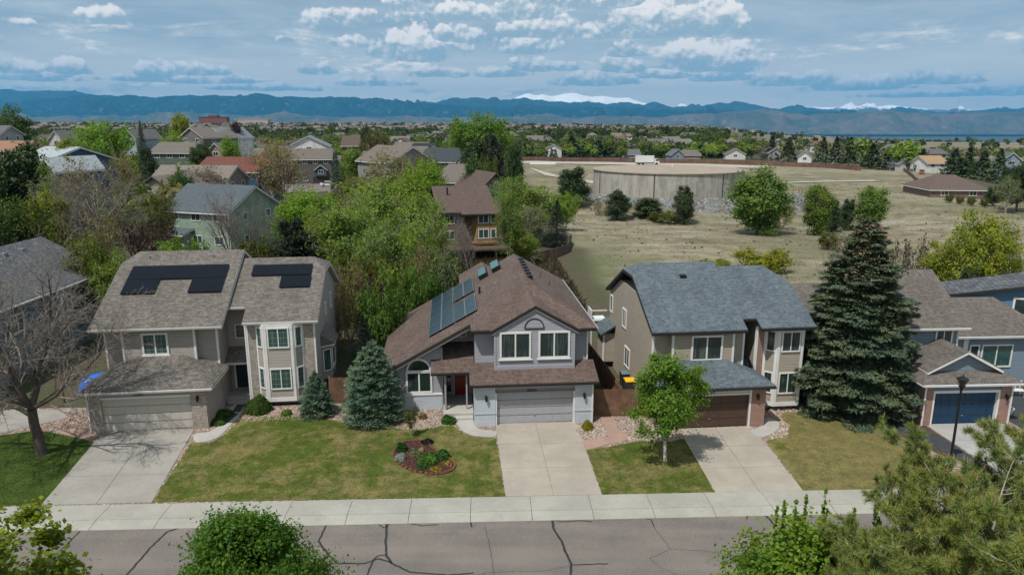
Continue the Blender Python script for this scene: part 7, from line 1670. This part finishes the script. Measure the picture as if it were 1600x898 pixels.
# pines and trees behind the long fence
for i, (cx, tp, w_, k) in enumerate([(893, 211, 34, 'farcone'), (912, 222, 26, 'farcone'), (935, 218, 34, 'farcone'), (958, 222, 26, 'farcone'), (975, 226, 24, 'farcone'), (845, 222, 30, 'bare'), (1016, 226, 26, 'farcone'), (1035, 222, 30, 'farleaf'), (1040, 232, 26, 'bare'), (1095, 226, 28, 'farcone'), (1112, 230, 24, 'farcone'), (1130, 228, 24, 'farcone'), (1175, 225, 30, 'farleaf'), (1190, 228, 24, 'bare'), (1205, 211, 26, 'farcone'), (1232, 214, 26, 'farcone'), (1285, 214, 24, 'farcone'), (1305, 213, 24, 'farcone'), (1327, 214, 26, 'farcone'), (1345, 212, 30, 'farleaf'), (1362, 224, 34, 'farcone'), (1385, 231, 36, 'farcone'), (1405, 240, 26, 'farcone'), (1352, 244, 20, 'farcone'), (1440, 232, 24, 'farcone'), (1490, 232, 34, 'farcone'), (1512, 228, 30, 'farcone'), (1535, 236, 34, 'farcone'), (1560, 232, 30, 'farcone'), (1502, 246, 40, 'farcone'), (1410, 218, 40, 'farleaf'), (1425, 224, 30, 'farleaf')]):
    Y = 400 - max(0, cx - 1100) * .30 if cx < 1350 else 310 - (cx - 1350) * .35
    dep = Y * math.cos(PITCH) + 3.5; x = (cx - 800) / F * dep; zt = D(cx, tp, Y)[1]; h = max(2.5, zt - hgt(x, Y))
    nm = {'farcone': 'conifer_tree', 'farleaf': 'leafy_tree', 'bare': 'bare_tree'}[k]; lab = {'farcone': 'dark conifer in the row behind the far field fence', 'farleaf': 'leafy tree in the row behind the far field fence', 'bare': 'bare tree in the row behind the far field fence'}[k]
    plant(k, x, Y, h, w_ / F * dep / 2 * 1.1, jitter(PINE if k == 'farcone' else GREEN if k == 'farleaf' else BUD, rg, .2), nm, lab, 'tree', {'farcone': 'conifers behind the far fence', 'farleaf': 'leafy trees behind the far fence', 'bare': 'bare trees behind the far fence'}[k], i % 3, rg)
for i in range(46):
    Y = rg.uniform(376, 402); cx = rg.uniform(815, 1180); x = (cx - 800) / F * (Y * math.cos(PITCH) + 3.5); k = rg.choice(('farcone', 'farleaf', 'farleaf')); H_ = rg.uniform(4.5, 8.5); Y += 4
    plant(k, x, Y, H_, H_ * (.44 if k == 'farleaf' else .28), jitter(GREEN if k == 'farleaf' else PINE, rg, .25), 'leafy_tree' if k == 'farleaf' else 'conifer_tree', 'leafy tree in the row behind the far field fence' if k == 'farleaf' else 'dark conifer in the row behind the far field fence', 'tree', 'leafy trees behind the far fence' if k == 'farleaf' else 'conifers behind the far fence', i % 3, rg)
# far houses: five kinds, copied
kinds = []
for i, (w_, d_, he_, ri, rd_, hp) in enumerate(((14, 10, 5.2, 2.8, 'u', 0), (11, 12, 5.4, 3.0, 'v', 0), (15, 11, 3.2, 2.6, 'u', 3), (10, 11, 5.6, 2.6, 'v', 2), (13, 9, 5.2, 2.2, 'u', 2))):
    wm, P = hmesh('', w_, d_, he_, ri, rd_, hip=hp); wo = fixn(wm.build('wall', M['oc_wall'])); ro = fixn(MB().shell(P, .35).build('roof', M['oc_roof'])); wn_ = MB()
    for st in range(2 if he_ > 4 else 1):
        for k in range(3): wn_.box(-w_ / 2 + w_ * (k + .5) / 3 - .8, -w_ / 2 + w_ * (k + .5) / 3 + .8, -d_ / 2 - .06, -d_ / 2 + .02, 1 + st * 2.7, 2.4 + st * 2.7)
    wi = wn_.build('window_row', M['glass']); kinds.append((wo.data, ro.data, wi.data)); [bpy.data.objects.remove(q) for q in (wo, ro, wi)]
WC = [(.62, .61, .58), (.48, .44, .38), (.34, .32, .29), (.30, .34, .38), (.42, .36, .29), (.25, .22, .19), (.56, .55, .54)]; RC = [TAUPE, GREY, BRNR, (.19, .175, .16), (.14, .10, .085), SLATE]
n = 0; hx = list(spots)
while n < 235:
    az = rg.uniform(-.80, .60); Y = 300 * math.exp(rg.uniform(0, 1.75)); x = az * Y
    if az > -.02 and Y < 405 + 40 * rg.random(): continue
    if az > .30 and Y > 520: continue
    if not clear(x, Y, 15 if Y < 700 else 12, hx): continue
    hx.append((x, Y)); k = rg.choice(kinds); side = 'beyond the far field fence' if az > -.02 else 'on the left far side'
    r = thing('house', 'small distant house among the trees ' + side, 'house', (x, Y, hgt(x, Y)), rg.choice((0, 15, -20, 80, 100, -8)), 'distant houses ' + side)
    wc = jitter(rg.choice(WC), rg, .08); rc = jitter(rg.choice(RC), rg, .12)
    for q, c, nm in ((k[0], wc, 'wall'), (k[1], rc, 'roof'), (k[2], None, 'window_row')):
        o = bpy.data.objects.new(nm, q); C.objects.link(o); o.parent = r
        if c: o.color = c
    n += 1
# individual trees further out, then the canopy nobody could count
n = 0
while n < 60:
    az = rg.uniform(-.80, .34); Y = 400 * math.exp(rg.uniform(0, .5)); x = az * Y
    if not clear(x, Y, 9, hx) or (az > -.03 and Y < 395): continue
    k = rg.choice(('farleaf', 'farleaf', 'farcone')); H_ = rg.uniform(5.5, 9.5)
    side = 'left far side' if az < -.02 else 'middle distance'
    plant(k, x, Y, H_, H_ * (.42 if k == 'farleaf' else .26), jitter(GREEN if k == 'farleaf' else PINE, rg, .25), 'leafy_tree' if k == 'farleaf' else 'conifer_tree', ('leafy tree' if k == 'farleaf' else 'dark conifer') + ' far off between the rooftops of the ' + side, 'tree', ('leafy' if k == 'farleaf' else 'conifer') + ' trees of the ' + side, n % 3, rg); n += 1
rs = np.random.RandomState(12)
def canopy(name, n, rmin, rmax, cards, size, tall, col, seed, amin=-1.25, amax=.95):
    rs = np.random.RandomState(seed); Y = rmin * np.exp(rs.uniform(0, math.log(rmax / rmin), n)); az = rs.uniform(amin, amax, n); x = az * Y
    keep = [i for i in range(n) if not (az[i] > -.03 and Y[i] < 392) and not (az[i] > .36 and Y[i] < 420 and rs.rand() < .5) and not (az[i] > .30 and 520 < Y[i] < 1900 and rs.rand() < .93) and noise.noise(Vector((x[i] * .006, Y[i] * .006, seed))) > -.28 and (Y[i] > 900 or clear(x[i], Y[i], 7, hx))]
    Y = Y[keep]; x = x[keep]; n = len(Y); z = np.array([hgt(a, b_) for a, b_ in zip(x, Y)]); H_ = rs.uniform(.6, 1.25, n) * tall
    P = rs.normal(0, 1, (n, cards, 3)); P /= np.linalg.norm(P, axis=2, keepdims=True); P *= rs.uniform(.5, 1, (n, cards, 1)); P *= np.stack([H_ * .42, H_ * .42, H_ * .46], 1)[:, None, :]
    P += np.stack([x, Y, z + H_ * .52], 1)[:, None, :]; P = P.reshape(-1, 3); sz = size
    cm = leaf_cards(P, sz, rs, lo=1, hi=1, mat=M['leaf']); tn = np.repeat(rs.uniform(.45, 1.5, n), cards) * rs.uniform(.8, 1.2, n * cards)
    if len(cm.vertices) == len(tn) * 4: cm.attributes['tint'].data.foreach_set('value', np.repeat(tn, 4).astype(np.float32))
    o = bpy.data.objects.new(name, cm); C.objects.link(o); o.color = (*col, 1); tag(o, kind='stuff')
canopy('distant_tree_canopy', 4400, 300, 900, 60, .85, 7.8, (.085, .125, .038), 1); canopy('distant_tree_canopy', 700, 330, 900, 60, .85, 7.0, (.17, .145, .095), 2); canopy('distant_tree_canopy', 500, 330, 1100, 50, .9, 8.0, (.16, .24, .045), 3)
canopy('distant_tree_canopy', 12000, 700, 3400, 16, 2.4, 9, (.065, .092, .040), 4); canopy('distant_tree_canopy', 2400, 800, 3200, 14, 2.4, 7.5, (.12, .12, .065), 5)
rs = np.random.RandomState(77); mbw = MB(); mbr = MB(); k = 0
while k < 900:
    az = rs.uniform(-.85, .5); Y = 1000 * math.exp(rs.uniform(0, 1.25)); x = az * Y
    if az > .3 and Y < 1900: continue
    z = hgt(x, Y); w_, d_, h_ = rs.uniform(5, 9), rs.uniform(4, 6), rs.uniform(5, 7); mbw.box(x - w_, x + w_, Y - d_, Y + d_, z - 1, z + h_)
    mbr.prism([(x - w_ - .5, Y - d_ - .5, z + h_), (x - w_ - .5, Y, z + h_ + 3.2), (x - w_ - .5, Y + d_ + .5, z + h_)], (2 * w_ + 1, 0, 0)); k += 1
def facecol(name, lo, hi, tint):
    m, g, b = newmat(name); w_ = g.n.new('ShaderNodeTexWhiteNoise'); w_.noise_dimensions = '2D'; p = g.sep(g.tc('Object'))
    g.put(w_.inputs['Vector'], g.comb(g.m('FLOOR', g.m('DIVIDE', p[0], 22.0)), g.m('FLOOR', g.m('DIVIDE', p[1], 22.0)), 0.0)); g.put(b.inputs['Base Color'], g.mix(w_.outputs[0], c4(lo), c4(hi))); b.inputs['Roughness'].default_value = .9; return m
tag(mbw.build('distant_building_walls', facecol('far_wall_colours', (.25, .22, .19), (.66, .65, .62), 0)), kind='stuff'); tag(mbr.build('distant_building_roofs', facecol('far_roof_colours', (.08, .07, .065), (.22, .19, .17), 0)), kind='stuff')
# the large reddish building block on the left skyline
x, zt = D(334, 180, 2300); zb = hgt(x, 2300); q = thing('distant_building', 'large reddish brick building on the left skyline', 'building', (x, 2300, zb)); o = MB().box(-44, 44, -12, 12, -5, zt - zb - 6).box(-14, 14, -11, 11, zt - zb - 6, zt - zb).build('wall', M['oc_wall'], q); o.color = (.20, .085, .065, 1); MB().box(-45, 45, -13, 13, zt - zb - 6.5, zt - zb - 5.7).build('roof', M['darktrim'], q)
x, zt = D(395, 187, 2200); zb = hgt(x, 2200); q = thing('distant_building', 'pale low building right of the reddish skyline building', 'building', (x, 2200, zb)); o = MB().box(-50, 50, -12, 12, -5, max(6, zt - zb)).build('wall', M['oc_wall'], q); o.color = (.5, .38, .33, 1); MB().box(-51, 51, -13, 13, max(6, zt - zb) + .01, max(6, zt - zb) + 1.2).build('roof', M['white'], q)
